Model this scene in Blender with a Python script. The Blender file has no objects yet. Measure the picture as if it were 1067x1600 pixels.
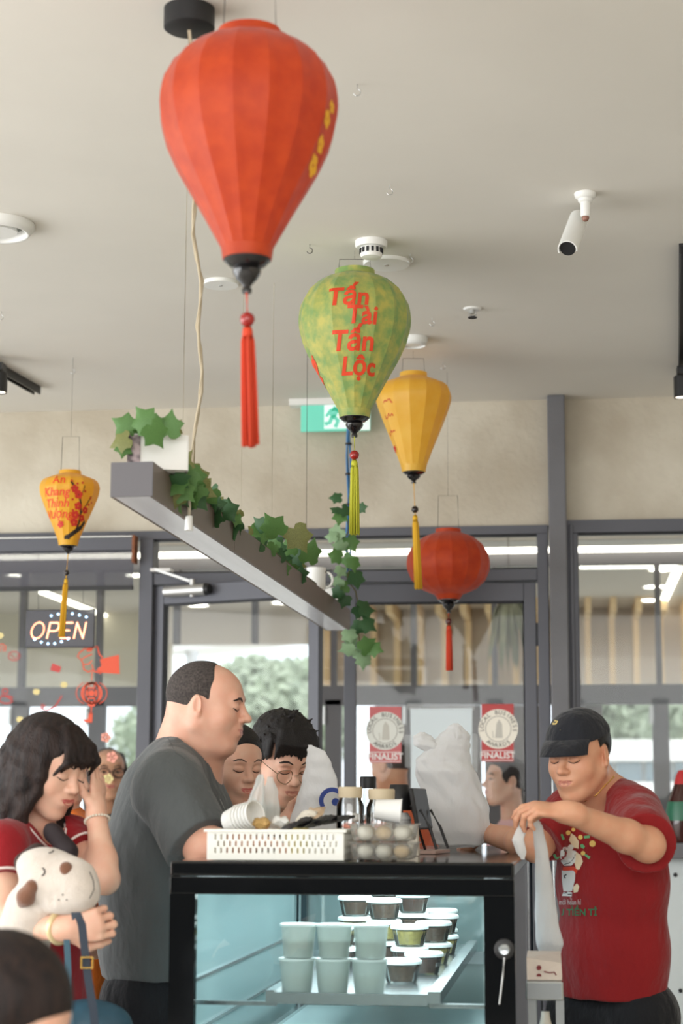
import bpy, bmesh, math, random
import numpy as np
from mathutils import Vector, Matrix
from mathutils.bvhtree import BVHTree
random.seed(7); np.random.seed(7)
sc = bpy.context.scene
COL = sc.collection
PI = math.pi
# ------------------------------------------------------------------ camera
FPX = 2900.0                      # focal length in pixels of the 1067x1600 frame
PITCH = math.radians(9.11); YAW = math.radians(7.0); CAMZ = 1.40
CAM = Vector((0, 0, CAMZ))
CR = Matrix.Rotation(YAW, 3, 'Z') @ Matrix.Rotation(PI/2 + PITCH, 3, 'X') @ Matrix.Rotation(0.003, 3, 'Z')
cd = bpy.data.cameras.new('camera'); cam = bpy.data.objects.new('camera', cd); COL.objects.link(cam)
cam.matrix_world = Matrix.Translation(CAM) @ CR.to_4x4()
cd.sensor_fit = 'VERTICAL'; cd.sensor_height = 36.0; cd.sensor_width = 24.0
cd.lens = FPX/1600*36.0
cd.clip_start = 0.05; cd.clip_end = 300
cd.dof.use_dof = True; cd.dof.focus_distance = 5.6; cd.dof.aperture_fstop = 3.0
sc.camera = cam
# ------------------------------------------------------------------ world, sun, daylight, exposure
wd = bpy.data.worlds.new('sky'); sc.world = wd; wd.use_nodes = True
bgn = wd.node_tree.nodes['Background']
bgn.inputs[0].default_value = (0.86, 0.93, 1.0, 1); bgn.inputs[1].default_value = 2.0
sd = bpy.data.lights.new('sun', 'SUN'); sd.energy = 2.2; sd.angle = math.radians(3); sd.color = (1, .96, .9)
so = bpy.data.objects.new('sun', sd); COL.objects.link(so); so.rotation_euler = (math.radians(28), 0, math.radians(20)); so.location = (0, 0, 20)
def area(name, loc, target, sx, sy, power, color):
    l = bpy.data.lights.new(name, 'AREA'); l.shape = 'RECTANGLE'; l.size = sx; l.size_y = sy; l.energy = power; l.color = color
    o = bpy.data.objects.new(name, l); COL.objects.link(o); o.location = loc
    o.rotation_euler = (Vector(target) - Vector(loc)).to_track_quat('-Z', 'Y').to_euler()
    return o
area('window_daylight_side', (-5.2, 2.6, 1.5), (0, 3.6, 1.7), 7.0, 2.6, 270, (1.0, .985, .96))
area('rear_fill_light', (-.5, -1.4, 2.7), (-.3, 3.2, .6), 6.0, 2.6, 280, (1.0, .98, .95))  # added fill from behind the camera; no lamp panel hangs there
sc.view_settings.view_transform = 'Standard'; sc.view_settings.look = 'None'
sc.view_settings.exposure = -0.13; sc.view_settings.gamma = 1.0; sc.view_settings.use_curve_mapping = False
try:
    sc.cycles.use_denoising = True
    sc.cycles.max_bounces = 10; sc.cycles.transparent_max_bounces = 24
    sc.cycles.sample_clamp_indirect = 4.0
except Exception: pass
# ------------------------------------------------------------------ pixel -> world
def ray(px, py): return CR @ Vector(((px-533.5)/FPX, (800-py)/FPX, -1.0))
def P(px, py, d): return CAM + ray(px, py)*d
def onY(px, py, Y): r = ray(px, py); return CAM + r*(Y/r.y)
def onZ(px, py, Z): r = ray(px, py); return CAM + r*((Z-CAMZ)/r.z)
# ------------------------------------------------------------------ materials
def C(r, g, b):
    f = lambda v: (v/255/12.92 if v/255 <= .04045 else ((v/255+.055)/1.055)**2.4)
    return (f(r), f(g), f(b), 1)
MATS = {}
def M(name, col=None, rough=.6, metal=0, var=0, vscale=12, vcol=None, bump=0, bscale=80, spec=.5, emit=0, ecol=None, transl=0, alpha=1, coat=0, stretch=None, sheen=0, detail=4, bdist=.01):
    if name in MATS: return MATS[name]
    m = bpy.data.materials.new(name); m.use_nodes = True; nt = m.node_tree; N = nt.nodes; L = nt.links
    b = N['Principled BSDF']; out = N['Material Output']
    col = col or (.5, .5, .5, 1)
    b.inputs['Base Color'].default_value = col; b.inputs['Roughness'].default_value = rough; b.inputs['Metallic'].default_value = metal
    b.inputs['Specular IOR Level'].default_value = spec
    if coat: b.inputs['Coat Weight'].default_value = coat
    if sheen: b.inputs['Sheen Weight'].default_value = sheen
    if var or bump:
        tc = N.new('ShaderNodeTexCoord'); src = tc.outputs['Object']
        if stretch:
            mp = N.new('ShaderNodeMapping'); mp.inputs['Scale'].default_value = stretch; L.new(src, mp.inputs['Vector']); src = mp.outputs['Vector']
    if var:
        n = N.new('ShaderNodeTexNoise'); n.inputs['Scale'].default_value = vscale; n.inputs['Detail'].default_value = detail; L.new(src, n.inputs['Vector'])
        r = N.new('ShaderNodeValToRGB'); r.color_ramp.elements[0].position = .35; r.color_ramp.elements[1].position = .68
        v2 = vcol or tuple(min(1, c*(1-var)) for c in col[:3]) + (1,)
        r.color_ramp.elements[0].color = v2; r.color_ramp.elements[1].color = col
        L.new(n.outputs['Fac'], r.inputs['Fac']); L.new(r.outputs['Color'], b.inputs['Base Color'])
    if bump:
        n2 = N.new('ShaderNodeTexNoise'); n2.inputs['Scale'].default_value = bscale; n2.inputs['Detail'].default_value = 5; L.new(src, n2.inputs['Vector'])
        bm = N.new('ShaderNodeBump'); bm.inputs['Strength'].default_value = bump; bm.inputs['Distance'].default_value = bdist
        L.new(n2.outputs['Fac'], bm.inputs['Height']); L.new(bm.outputs['Normal'], b.inputs['Normal'])
    if emit:
        b.inputs['Emission Color'].default_value = ecol or col; b.inputs['Emission Strength'].default_value = emit
    last = b.outputs['BSDF']
    if transl:
        t = N.new('ShaderNodeBsdfTranslucent'); t.inputs['Color'].default_value = col
        mx = N.new('ShaderNodeMixShader'); mx.inputs[0].default_value = transl
        if var: L.new(r.outputs['Color'], t.inputs['Color'])
        L.new(last, mx.inputs[1]); L.new(t.outputs[0], mx.inputs[2]); last = mx.outputs[0]
    if alpha < 1:
        t = N.new('ShaderNodeBsdfTransparent'); mx = N.new('ShaderNodeMixShader'); mx.inputs[0].default_value = alpha
        L.new(t.outputs[0], mx.inputs[1]); L.new(last, mx.inputs[2]); last = mx.outputs[0]
    L.new(last, out.inputs['Surface'])
    MATS[name] = m; return m
def glassmat(name, tint=(1, 1, 1, 1), refl=.06, rough=.01, frost=0, fcol=(.9, .95, .95, 1), ior=1.4):
    if name in MATS: return MATS[name]
    m = bpy.data.materials.new(name); m.use_nodes = True; nt = m.node_tree; N = nt.nodes; L = nt.links
    N.remove(N['Principled BSDF']); out = N['Material Output']
    t = N.new('ShaderNodeBsdfTransparent'); t.inputs[0].default_value = tint
    g = N.new('ShaderNodeBsdfGlossy'); g.inputs['Roughness'].default_value = rough
    fr = N.new('ShaderNodeFresnel'); fr.inputs[0].default_value = ior
    ad = N.new('ShaderNodeMath'); ad.operation = 'ADD'; ad.inputs[1].default_value = refl; L.new(fr.outputs[0], ad.inputs[0])
    mx = N.new('ShaderNodeMixShader'); L.new(ad.outputs[0], mx.inputs[0]); L.new(t.outputs[0], mx.inputs[1]); L.new(g.outputs[0], mx.inputs[2]); last = mx.outputs[0]
    if frost:
        d = N.new('ShaderNodeBsdfDiffuse'); d.inputs[0].default_value = fcol
        tl = N.new('ShaderNodeBsdfTranslucent'); tl.inputs[0].default_value = fcol
        m0 = N.new('ShaderNodeMixShader'); m0.inputs[0].default_value = .5; L.new(d.outputs[0], m0.inputs[1]); L.new(tl.outputs[0], m0.inputs[2])
        m2 = N.new('ShaderNodeMixShader'); m2.inputs[0].default_value = frost; L.new(last, m2.inputs[1]); L.new(m0.outputs[0], m2.inputs[2]); last = m2.outputs[0]
    L.new(last, out.inputs['Surface']); MATS[name] = m; return m
# ------------------------------------------------------------------ objects
ORG = {}
def tag(o, label=None, cat=None, group=None, kind=None):
    if label: o['label'] = label
    if cat: o['category'] = cat
    if group: o['group'] = group
    if kind: o['kind'] = kind
    return o
def thing(name, loc, label, cat, group=None):
    o = bpy.data.objects.new(name, None); COL.objects.link(o); o.location = Vector(loc); o.empty_display_size = .05
    ORG[o.name] = Vector(loc); return tag(o, label, cat, group)
def link_mesh(name, me, mat, parent, org):
    if mat is not None: me.materials.append(mat)
    o = bpy.data.objects.new(name, me); COL.objects.link(o)
    if parent is not None: o.parent = parent
    else: o.location = org
    ORG[o.name] = Vector(org); return o
def V(*a): return Vector(a)
def frame_of(d):
    d = Vector(d).normalized(); a = Vector((0, 0, 1)) if abs(d.z) < .95 else Vector((1, 0, 0))
    u = d.cross(a).normalized(); w = u.cross(d).normalized(); return d, u, w
class MB:
    def __init__(s): s.v = []; s.f = []
    def add(s, vs, fs):
        n = len(s.v); s.v += [Vector(x) for x in vs]; s.f += [tuple(n+i for i in f) for f in fs]; return s
    def box(s, a, b):
        x0, x1 = sorted((a[0], b[0])); y0, y1 = sorted((a[1], b[1])); z0, z1 = sorted((a[2], b[2]))
        return s.add([(x0,y0,z0),(x1,y0,z0),(x1,y1,z0),(x0,y1,z0),(x0,y0,z1),(x1,y0,z1),(x1,y1,z1),(x0,y1,z1)],
                     [(0,3,2,1),(4,5,6,7),(0,1,5,4),(1,2,6,5),(2,3,7,6),(3,0,4,7)])
    def obox(s, c, ax, ay, az):   # centre and three half-axis vectors
        c = Vector(c); ax = Vector(ax); ay = Vector(ay); az = Vector(az)
        vs = [c+ax*i+ay*j+az*k for k in (-1,1) for i, j in ((-1,-1),(1,-1),(1,1),(-1,1))]
        return s.add(vs, [(0,3,2,1),(4,5,6,7),(0,1,5,4),(1,2,6,5),(2,3,7,6),(3,0,4,7)])
    def cyl(s, a, b, r0, r1=None, n=16, cap=True):
        r1 = r0 if r1 is None else r1; a = Vector(a); b = Vector(b); d, u, w = frame_of(b-a)
        vs = [p+(u*math.cos(t)+w*math.sin(t))*r for p, r in ((a, r0), (b, r1)) for t in [2*PI*i/n for i in range(n)]]
        fs = [(i, (i+1) % n, n+(i+1) % n, n+i) for i in range(n)]
        if cap: fs += [tuple(range(n-1, -1, -1)), tuple(range(n, 2*n))]
        return s.add(vs, fs)
    def tube(s, pts, r, n=6):
        pts = [Vector(p) for p in pts]; rs = r if isinstance(r, (list, tuple)) else [r]*len(pts)
        vs = []; m = len(pts); u0 = None
        for i, p in enumerate(pts):
            d = (pts[min(i+1, m-1)]-pts[max(i-1, 0)])
            if d.length < 1e-9: d = Vector((0, 0, 1))
            d.normalize()
            if u0 is None: _, u, w = frame_of(d)
            else:
                u = (u0-d*u0.dot(d)); u = u.normalized() if u.length > 1e-6 else frame_of(d)[1]; w = d.cross(u)
            u0 = u
            vs += [p+(u*math.cos(2*PI*k/n)+w*math.sin(2*PI*k/n))*rs[i] for k in range(n)]
        fs = [(i*n+k, i*n+(k+1) % n, (i+1)*n+(k+1) % n, (i+1)*n+k) for i in range(m-1) for k in range(n)]
        fs += [tuple(range(n-1, -1, -1)), tuple(range((m-1)*n, m*n))]
        return s.add(vs, fs)
    def lathe(s, prof, c, n=24, axis=(0, 0, 1), caps=True):   # prof: (r, h) along axis
        d, u, w = frame_of(axis); c = Vector(c); m = len(prof)
        if abs(d.z) > .99: u = Vector((1, 0, 0)); w = d.cross(u)
        vs = [c+d*h+(u*math.cos(2*PI*k/n)+w*math.sin(2*PI*k/n))*r for r, h in prof for k in range(n)]
        fs = [(i*n+k, i*n+(k+1) % n, (i+1)*n+(k+1) % n, (i+1)*n+k) for i in range(m-1) for k in range(n)]
        if caps: fs += [tuple(range(n-1, -1, -1)), tuple(range((m-1)*n, m*n))]
        return s.add(vs, fs)
    def ball(s, c, r, nu=12, nv=8):
        rr = r if isinstance(r, (tuple, list)) else (r, r, r); c = Vector(c); vs = [c+V(0, 0, rr[2])]
        for i in range(1, nv):
            a = PI*i/nv
            vs += [c+V(rr[0]*math.sin(a)*math.cos(2*PI*k/nu), rr[1]*math.sin(a)*math.sin(2*PI*k/nu), rr[2]*math.cos(a)) for k in range(nu)]
        vs.append(c-V(0, 0, rr[2])); e = len(vs)-1
        fs = [(0, 1+k, 1+(k+1) % nu) for k in range(nu)]
        for i in range(nv-2): fs += [(1+i*nu+k, 1+(i+1)*nu+k, 1+(i+1)*nu+(k+1) % nu, 1+i*nu+(k+1) % nu) for k in range(nu)]
        fs += [(e, 1+(nv-2)*nu+(k+1) % nu, 1+(nv-2)*nu+k) for k in range(nu)]
        return s.add(vs, fs)
    def prism(s, poly, nrm):      # planar 3D polygon extruded by vector
        poly = [Vector(p) for p in poly]; nrm = Vector(nrm); n = len(poly)
        return s.add(poly+[p+nrm for p in poly], [tuple(range(n-1, -1, -1)), tuple(range(n, 2*n))]+[(i, (i+1) % n, n+(i+1) % n, n+i) for i in range(n)])
    def build(s, name, mat, parent=None, smooth=False, org=None, bevel=0, fixn=True):
        if parent is not None: o0 = ORG[parent.name]
        elif org is not None: o0 = Vector(org)
        else:
            xs = [v.x for v in s.v]; ys = [v.y for v in s.v]; o0 = V((min(xs)+max(xs))/2, (min(ys)+max(ys))/2, min(v.z for v in s.v))
        me = bpy.data.meshes.new(name); me.from_pydata([tuple(v-o0) for v in s.v], [], s.f)
        if fixn:
            bm = bmesh.new(); bm.from_mesh(me); bmesh.ops.recalc_face_normals(bm, faces=bm.faces); bm.to_mesh(me); bm.free()
        if smooth: me.polygons.foreach_set('use_smooth', [True]*len(me.polygons))
        me.update()
        ob = link_mesh(name, me, mat, parent, o0)
        if bevel:
            md = ob.modifiers.new('bevel', 'BEVEL'); md.width = bevel; md.segments = 2; md.limit_method = 'ANGLE'
        if smooth == 'auto':
            me.polygons.foreach_set('use_smooth', [True]*len(me.polygons)); me.set_sharp_from_angle(angle=math.radians(40))
        return ob
def struct(ob): ob['kind'] = 'structure'; return ob
# ------------------------------------------------------------------ text and flat marks
_tc = {}
def text2d(body, size=1.0, shear=0, offset=0, align='CENTER', spacing=1.0, lines=1.0):
    key = (body, size, shear, offset, align, spacing, lines)
    if key in _tc: return _tc[key]
    cu = bpy.data.curves.new('txt', 'FONT'); cu.body = body; cu.size = size; cu.shear = shear; cu.offset = offset; cu.align_x = align; cu.align_y = 'CENTER'
    cu.space_character = spacing; cu.space_line = lines; cu.resolution_u = 3
    ob = bpy.data.objects.new('txt', cu); COL.objects.link(ob)
    dg = bpy.context.evaluated_depsgraph_get(); me = bpy.data.meshes.new_from_object(ob.evaluated_get(dg))
    vs = [(v.co.x, v.co.y) for v in me.vertices]; fs = [tuple(p.vertices) for p in me.polygons]
    bpy.data.objects.remove(ob); bpy.data.curves.remove(cu); bpy.data.meshes.remove(me)
    _tc[key] = (vs, fs); return vs, fs
def flat(mb, vsfs, org, u, v, n=(0, 0, 0)):   # 2D mesh onto a plane
    vs, fs = vsfs; org = Vector(org)+Vector(n); u = Vector(u); v = Vector(v)
    mb.add([org+u*a+v*b for a, b in vs], fs); return mb
def disc2(cx, cy, r, n=24, r2=None):
    if r2 is None: return ([(cx+r*math.cos(2*PI*k/n), cy+r*math.sin(2*PI*k/n)) for k in range(n)], [tuple(range(n))])
    a = [(cx+r*math.cos(2*PI*k/n), cy+r*math.sin(2*PI*k/n)) for k in range(n)]; b = [(cx+r2*math.cos(2*PI*k/n), cy+r2*math.sin(2*PI*k/n)) for k in range(n)]
    return (a+b, [(k, (k+1) % n, n+(k+1) % n, n+k) for k in range(n)])
def poly2(pts): return (list(pts), [tuple(range(len(pts)))])
def line2(pts, w):
    vs = []; fs = []; m = len(pts)
    for i, (x, y) in enumerate(pts):
        x0, y0 = pts[max(i-1, 0)]; x1, y1 = pts[min(i+1, m-1)]; l = math.hypot(x1-x0, y1-y0) or 1; nx, ny = -(y1-y0)/l*w/2, (x1-x0)/l*w/2
        vs += [(x+nx, y+ny), (x-nx, y-ny)]
    fs = [(2*i, 2*i+1, 2*i+3, 2*i+2) for i in range(m-1)]; return vs, fs
def arc2(cx, cy, r, a0, a1, n=12, ry=None):
    ry = ry or r; return [(cx+r*math.cos(math.radians(a0+(a1-a0)*k/n)), cy+ry*math.sin(math.radians(a0+(a1-a0)*k/n))) for k in range(n+1)]
# ------------------------------------------------------------------ signed-distance bodies
def _n(v): return np.array(v, np.float32)
class SDF:
    """smooth union of round cones / ellipsoids / boxes, meshed with surface nets"""
    def __init__(s, lo, hi, h):
        s.h = h; s.lo = _n(lo); s.n = np.maximum(np.ceil((_n(hi)-s.lo)/h).astype(int)+1, 4)
        s.F = np.full(s.n, .06, np.float32)
        s.ax = [s.lo[i]+h*np.arange(s.n[i], dtype=np.float32) for i in range(3)]
    def _win(s, lo, hi):
        i0 = np.clip(np.floor((lo-s.lo)/s.h).astype(int), 0, s.n); i1 = np.clip(np.ceil((hi-s.lo)/s.h).astype(int)+1, 0, s.n)
        if np.any(i1 <= i0): return None
        sl = tuple(slice(a, b) for a, b in zip(i0, i1))
        X = s.ax[0][sl[0]][:, None, None]; Y = s.ax[1][sl[1]][None, :, None]; Z = s.ax[2][sl[2]][None, None, :]
        return sl, X, Y, Z
    def _mix(s, sl, d, k, sub):
        A = s.F[sl]
        if sub:
            d = -d; h = np.maximum(k-np.abs(A-d), 0)/max(k, 1e-6); s.F[sl] = np.maximum(A, d)+h*h*k*.25
        else:
            h = np.maximum(k-np.abs(A-d), 0)/max(k, 1e-6); s.F[sl] = np.minimum(A, d)-h*h*k*.25
    def cone(s, a, b, ra, rb=None, k=.02, sub=False):
        rb = ra if rb is None else rb; a = _n(a); b = _n(b); m = max(ra, rb)+k+2*s.h
        w = s._win(np.minimum(a, b)-m, np.maximum(a, b)+m)
        if w is None: return s
        sl, X, Y, Z = w; d = b-a; l2 = max(float(d@d), 1e-9)
        t = np.clip(((X-a[0])*d[0]+(Y-a[1])*d[1]+(Z-a[2])*d[2])/l2, 0, 1)
        D = np.sqrt((X-a[0]-t*d[0])**2+(Y-a[1]-t*d[1])**2+(Z-a[2]-t*d[2])**2)-(ra+(rb-ra)*t)
        s._mix(sl, D, k, sub); return s
    def chain(s, pts, rs, k=.01):
        for i in range(len(pts)-1): s.cone(pts[i], pts[i+1], rs[i], rs[i+1], k)
        return s
    def ell(s, c, r, R=None, k=.02, sub=False):
        c = _n(c); r = _n(r); m = float(r.max())+k+2*s.h; w = s._win(c-m, c+m)
        if w is None: return s
        sl, X, Y, Z = w; X = X-c[0]; Y = Y-c[1]; Z = Z-c[2]
        if R is None: a, b, e = X, Y, Z
        else:
            R = np.array(R, np.float32); a, b, e = (R[0, i]*X+R[1, i]*Y+R[2, i]*Z for i in range(3))
        q = np.sqrt((a/r[0])**2+(b/r[1])**2+(e/r[2])**2); g = np.sqrt((a/r[0]**2)**2+(b/r[1]**2)**2+(e/r[2]**2)**2)
        s._mix(sl, q*(q-1)/np.maximum(g, 1e-6), k, sub); return s
    def loft(s, a, b, ra, rb, R, k=.03):
        """elliptic cone from a to b; ra, rb = (rx, ry) in the frame R's first two columns, about the line a-b"""
        a = _n(a); b = _n(b); m = max(*ra, *rb)+k+2*s.h; w = s._win(np.minimum(a, b)-m, np.maximum(a, b)+m)
        if w is None: return s
        sl, X, Y, Z = w; R = np.array(R, np.float32); d = b-a; l2 = max(float(d@d), 1e-9)
        t = np.clip(((X-a[0])*d[0]+(Y-a[1])*d[1]+(Z-a[2])*d[2])/l2, 0, 1)
        X = X-a[0]-t*d[0]; Y = Y-a[1]-t*d[1]; Z = Z-a[2]-t*d[2]
        rx = ra[0]+(rb[0]-ra[0])*t; ry = ra[1]+(rb[1]-ra[1])*t
        p = R[0, 0]*X+R[1, 0]*Y+R[2, 0]*Z; q = R[0, 1]*X+R[1, 1]*Y+R[2, 1]*Z; e = R[0, 2]*X+R[1, 2]*Y+R[2, 2]*Z
        rz = np.minimum(rx, ry)
        Q = np.sqrt((p/rx)**2+(q/ry)**2+(e/rz)**2); g = np.sqrt((p/rx**2)**2+(q/ry**2)**2+(e/rz**2)**2)
        s._mix(sl, Q*(Q-1)/np.maximum(g, 1e-6), k, False); return s
    def plane(s, p, n):           # keep the side n points away from
        p = _n(p); n = _n(n); n = n/np.linalg.norm(n)
        D = (s.ax[0][:, None, None]-p[0])*n[0]+(s.ax[1][None, :, None]-p[1])*n[1]+(s.ax[2][None, None, :]-p[2])*n[2]
        s.F = np.maximum(s.F, D.astype(np.float32)); return s
    def warp(s, fn, band=.03):    # add fn(X,Y,Z) near the surface
        idx = np.nonzero(np.abs(s.F) < band)
        x, y, z = (s.ax[i][idx[i]] for i in range(3)); s.F[idx] += fn(x, y, z).astype(np.float32); return s
    def mesh(s):
        F = s.F; F[0] = F[-1] = .06; F[:, 0] = F[:, -1] = .06; F[:, :, 0] = F[:, :, -1] = .06
        S = F < 0; n = F.shape; cnt = np.zeros((n[0]-1, n[1]-1, n[2]-1), np.uint8)
        cs = [(i, j, k) for i in (0, 1) for j in (0, 1) for k in (0, 1)]
        for i, j, k in cs: cnt += S[i:n[0]-1+i, j:n[1]-1+j, k:n[2]-1+k]
        ci = np.nonzero((cnt > 0) & (cnt < 8)); N = len(ci[0])
        ids = np.full(cnt.shape, -1, np.int32); ids[ci] = np.arange(N)
        val = {c: F[ci[0]+c[0], ci[1]+c[1], ci[2]+c[2]] for c in cs}
        acc = np.zeros((N, 3), np.float32); num = np.zeros(N, np.float32)
        for a in cs:
            for ax in range(3):
                if a[ax]: continue
                b = list(a); b[ax] = 1; b = tuple(b); va, vb = val[a], val[b]; m = (va < 0) != (vb < 0)
                t = np.where(m, va/np.where(m, va-vb, 1), 0)
                for q in range(3): acc[:, q] += np.where(m, a[q]+(t if q == ax else 0), 0)
                num += m
        co = (np.stack(ci, 1)+acc/np.maximum(num, 1)[:, None])*s.h+s.lo
        Q = []
        for ax in range(3):
            sl0 = [slice(1, -1)]*3; sl1 = [slice(1, -1)]*3; sl0[ax] = slice(0, -1); sl1[ax] = slice(1, None)
            A = S[tuple(sl0)]; B = S[tuple(sl1)]; m = np.nonzero(A != B); e = [m[q]+(0 if q == ax else 1) for q in range(3)]
            u, w = (ax+1) % 3, (ax+2) % 3; quad = []
            for du, dw in ((-1, -1), (0, -1), (0, 0), (-1, 0)):
                c = [e[0], e[1], e[2]]; c[u] = c[u]+du; c[w] = c[w]+dw; quad.append(ids[c[0], c[1], c[2]])
            q = np.stack(quad, 1); fl = ~A[m]; q[fl] = q[fl][:, ::-1]; Q.append(q)
        Q = np.concatenate(Q); Q = Q[(Q >= 0).all(1)]
        return co.astype(np.float32), Q
def np_mesh(name, co, Q, mat, parent=None, org=None, colors=None):
    o0 = ORG[parent.name] if parent is not None else (Vector(org) if org is not None else Vector((float(co[:, 0].mean()), float(co[:, 1].mean()), float(co[:, 2].min()))))
    me = bpy.data.meshes.new(name); me.vertices.add(len(co)); me.vertices.foreach_set('co', (co-_n(o0)).astype(np.float32).ravel())
    k = Q.shape[1]; me.loops.add(Q.size); me.loops.foreach_set('vertex_index', Q.astype(np.int32).ravel())
    me.polygons.add(len(Q)); me.polygons.foreach_set('loop_start', np.arange(0, Q.size, k, dtype=np.int32))
    me.polygons.foreach_set('use_smooth', np.ones(len(Q), bool)); me.update(calc_edges=True)
    if colors is not None:
        at = me.color_attributes.new('Col', 'FLOAT_COLOR', 'POINT'); at.data.foreach_set('color', np.concatenate([colors, np.ones((len(co), 1))], 1).astype(np.float32).ravel())
    return link_mesh(name, me, mat, parent, o0)
def fbm(seed, freq):
    """cheap smooth 3D noise from a few random waves"""
    r = np.random.RandomState(seed); K = r.normal(size=(7, 3))*freq; ph = r.uniform(0, 6.28, 7)
    return lambda x, y, z: sum(np.sin(K[i, 0]*x+K[i, 1]*y+K[i, 2]*z+ph[i]) for i in range(7))/4.0
# ------------------------------------------------------------------ the room
W = 8.11; ZC = 3.20                      # shopfront plane, ceiling height
RX0, RX1, RY0 = -6.0, 3.0, -4.0
m_ceil = M('ceiling_paint', C(226, 222, 213), .85, var=.05, vscale=1.5, bump=.03, bscale=25)
m_plaster = M('rough_plaster', C(212, 205, 189), .9, var=.2, vscale=2.6, vcol=C(184, 174, 156), bump=.35, bscale=45, detail=8)
m_frame = M('grey_aluminium', C(88, 89, 96), .45, metal=.25, var=.08, vscale=3)
m_frame2 = M('grey_post', C(112, 112, 116), .55, var=.12, vscale=6, bump=.08)
m_dark = M('black_rubber', C(25, 26, 30), .6)
m_floor = M('grey_floor_tile', C(192, 188, 180), .35, var=.12, vscale=1.2)
m_pane = glassmat('window_glass', (.985, .995, .99, 1), 0.004, ior=1.2)
m_white = M('white_paint', C(232, 232, 228), .5)
m_black = M('matt_black', C(22, 22, 24), .5)
m_silver = M('brushed_silver', C(190, 190, 188), .35, metal=.8)
struct(MB().box((RX0, RY0, -.1), (RX1, W+.2, 0)).build('floor', m_floor))
struct(MB().box((RX0-.3, RY0-.3, ZC), (RX1+.3, W+.2, ZC+.2)).build('ceiling', m_ceil))
struct(MB().box((RX1, RY0, 0), (RX1+.15, W+.2, ZC)).build('wall_right', m_plaster))
zH = onY(600, 825, W).z; zH2 = onY(980, 812.5, W).z
xcol0, xcol1 = onY(857, 800, W-.1).x, onY(885, 800, W-.1).x
mb = MB().box((RX0, W, zH), (xcol0+.02, W+.2, ZC)); struct(mb.build('wall_front', m_plaster))
struct(MB().box((xcol1-.02, W, zH2), (RX1, W+.2, ZC)).build('wall_front_right', m_plaster))
struct(MB().box((xcol0, W-.1, 0), (xcol1, W+.12, ZC)).build('trim_1', m_frame2, bevel=.006))
struct(MB().box((RX0, RY0-.15, 0), (RX1, RY0, 1.9)).build('wall_back', M('dark_wainscot', C(62, 56, 52), .7, var=.2, vscale=2)))
# side glazing posts on the left of the room (out of frame) and the rear
for i in range(4): struct(MB().box((RX0, RY0+i*4.0, 0), (RX0+.1, RY0+.12+i*4.0, ZC)).build('trim_2' if i == 0 else 'trim_2', m_frame))
Y0, Y1 = W-.02, W+.09
def fx(px, py=900): return onY(px, py, W).x
def fz(py, px=600): return onY(px, py, W).z
xA0, xA1 = fx(220), fx(241); xD1 = fx(839.5); xJ1 = fx(857)
zT0, zT1, zHb = fz(908, 800), fz(889.5, 800), fz(838)
# window_1: left of the doors
w1 = struct(MB().box((RX0, Y0, zH-.03), (xA0, Y1, zH)).build('window_1', m_frame)); ORG[w1.name] = ORG[w1.name]
MB().box((RX0, W+.02, .1), (xA0, W+.03, zH-.03)).build('pane', m_pane, w1)
MB().box((RX0, Y0, 0), (xA0, Y1, .1)).build('window_sill', m_frame, w1)
# door set: posts, head, transom bar, transom light
ds = struct(MB().box((xA0, Y0, zHb), (xJ1, Y1, zH)).build('window_2', m_frame))
MB().box((xA0, Y0-.01, 0), (xA1, Y1, zHb)).build('window_post', m_frame, ds, bevel=.003)
MB().box((xD1, Y0-.01, 0), (xJ1, Y1, zHb)).build('window_post', m_frame, ds, bevel=.003)
MB().box((xA1, Y0, zT0), (xD1, Y1, zT1)).build('transom_bar', m_frame, ds, bevel=.003)
MB().box((xA1, W+.02, zT1), (xD1, W+.028, zHb)).build('pane', m_pane, ds)
MB().box((xA1, Y0+.012, zHb-.008), (xD1, Y0+.02, zHb)).box((xA1, Y0+.012, zT1), (xD1, Y0+.02, zT1+.006)).build('gasket', m_dark, ds)
# doors
LW = (xD1-xA1)/2
def door(name, hx, sgn, ang, label):
    """hx hinge x, sgn +1 leaf runs to +x; ang opening angle inward"""
    H = V(hx, W+.02, 0); u = V(sgn*math.cos(ang), -math.sin(ang), 0); n = V(sgn*-math.sin(ang), -math.cos(ang), 0)*sgn
    if n.y > 0: n = -n
    zt = zT0-.006; st = .052; top = .082; t = .02
    def bar(a0, a1, z0, z1, th=t): return MB().obox(H+u*(a0+a1)/2+V(0, 0, (z0+z1)/2), u*(a1-a0)/2, n*th, V(0, 0, (z1-z0)/2))
    d = bar(.008, .008+st, .01, zt).build(name, m_frame, bevel=.003); struct(d)
    bar(LW-st-.004, LW-.004, .01, zt).build('door_stile', m_frame, d, bevel=.003)
    bar(.008+st, LW-st-.004, zt-top, zt).build('door_rail', m_frame, d, bevel=.003)
    bar(.008+st, LW-st-.004, .01, .16).build('door_rail', m_frame, d, bevel=.003)
    bar(.008+st, LW-st-.004, .16, zt-top, .005).build('pane', m_pane, d)
    bar(.008+st, LW-st-.004, zt-top-.008, zt-top, .012).build('gasket', m_dark, d)
    bar(.008+st, .008+st+.007, .16, zt-top, .012).build('gasket', m_dark, d)
    for z in (.3, 1.2, zt-.28): MB().cyl(H+u*.0+n*.03+V(0, 0, z), H+n*.03+V(0, 0, z+.1), .009).build('hinge', m_dark, d)
    hb = MB().cyl(H+u*(LW-.03)+n*.06+V(0, 0, .9), H+u*(LW-.03)+n*.06+V(0, 0, 1.2), .012)
    for z in (.93, 1.17): hb.cyl(H+u*(LW-.03)+V(0, 0, z), H+u*(LW-.03)+n*.06+V(0, 0, z), .008)
    hb.build('door_handle', m_silver, d, smooth='auto')
    return d, H, u, n, zt
d1, dH, dU, dN, dzt = door('door_1', xA1, 1, math.radians(21), '')
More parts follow.
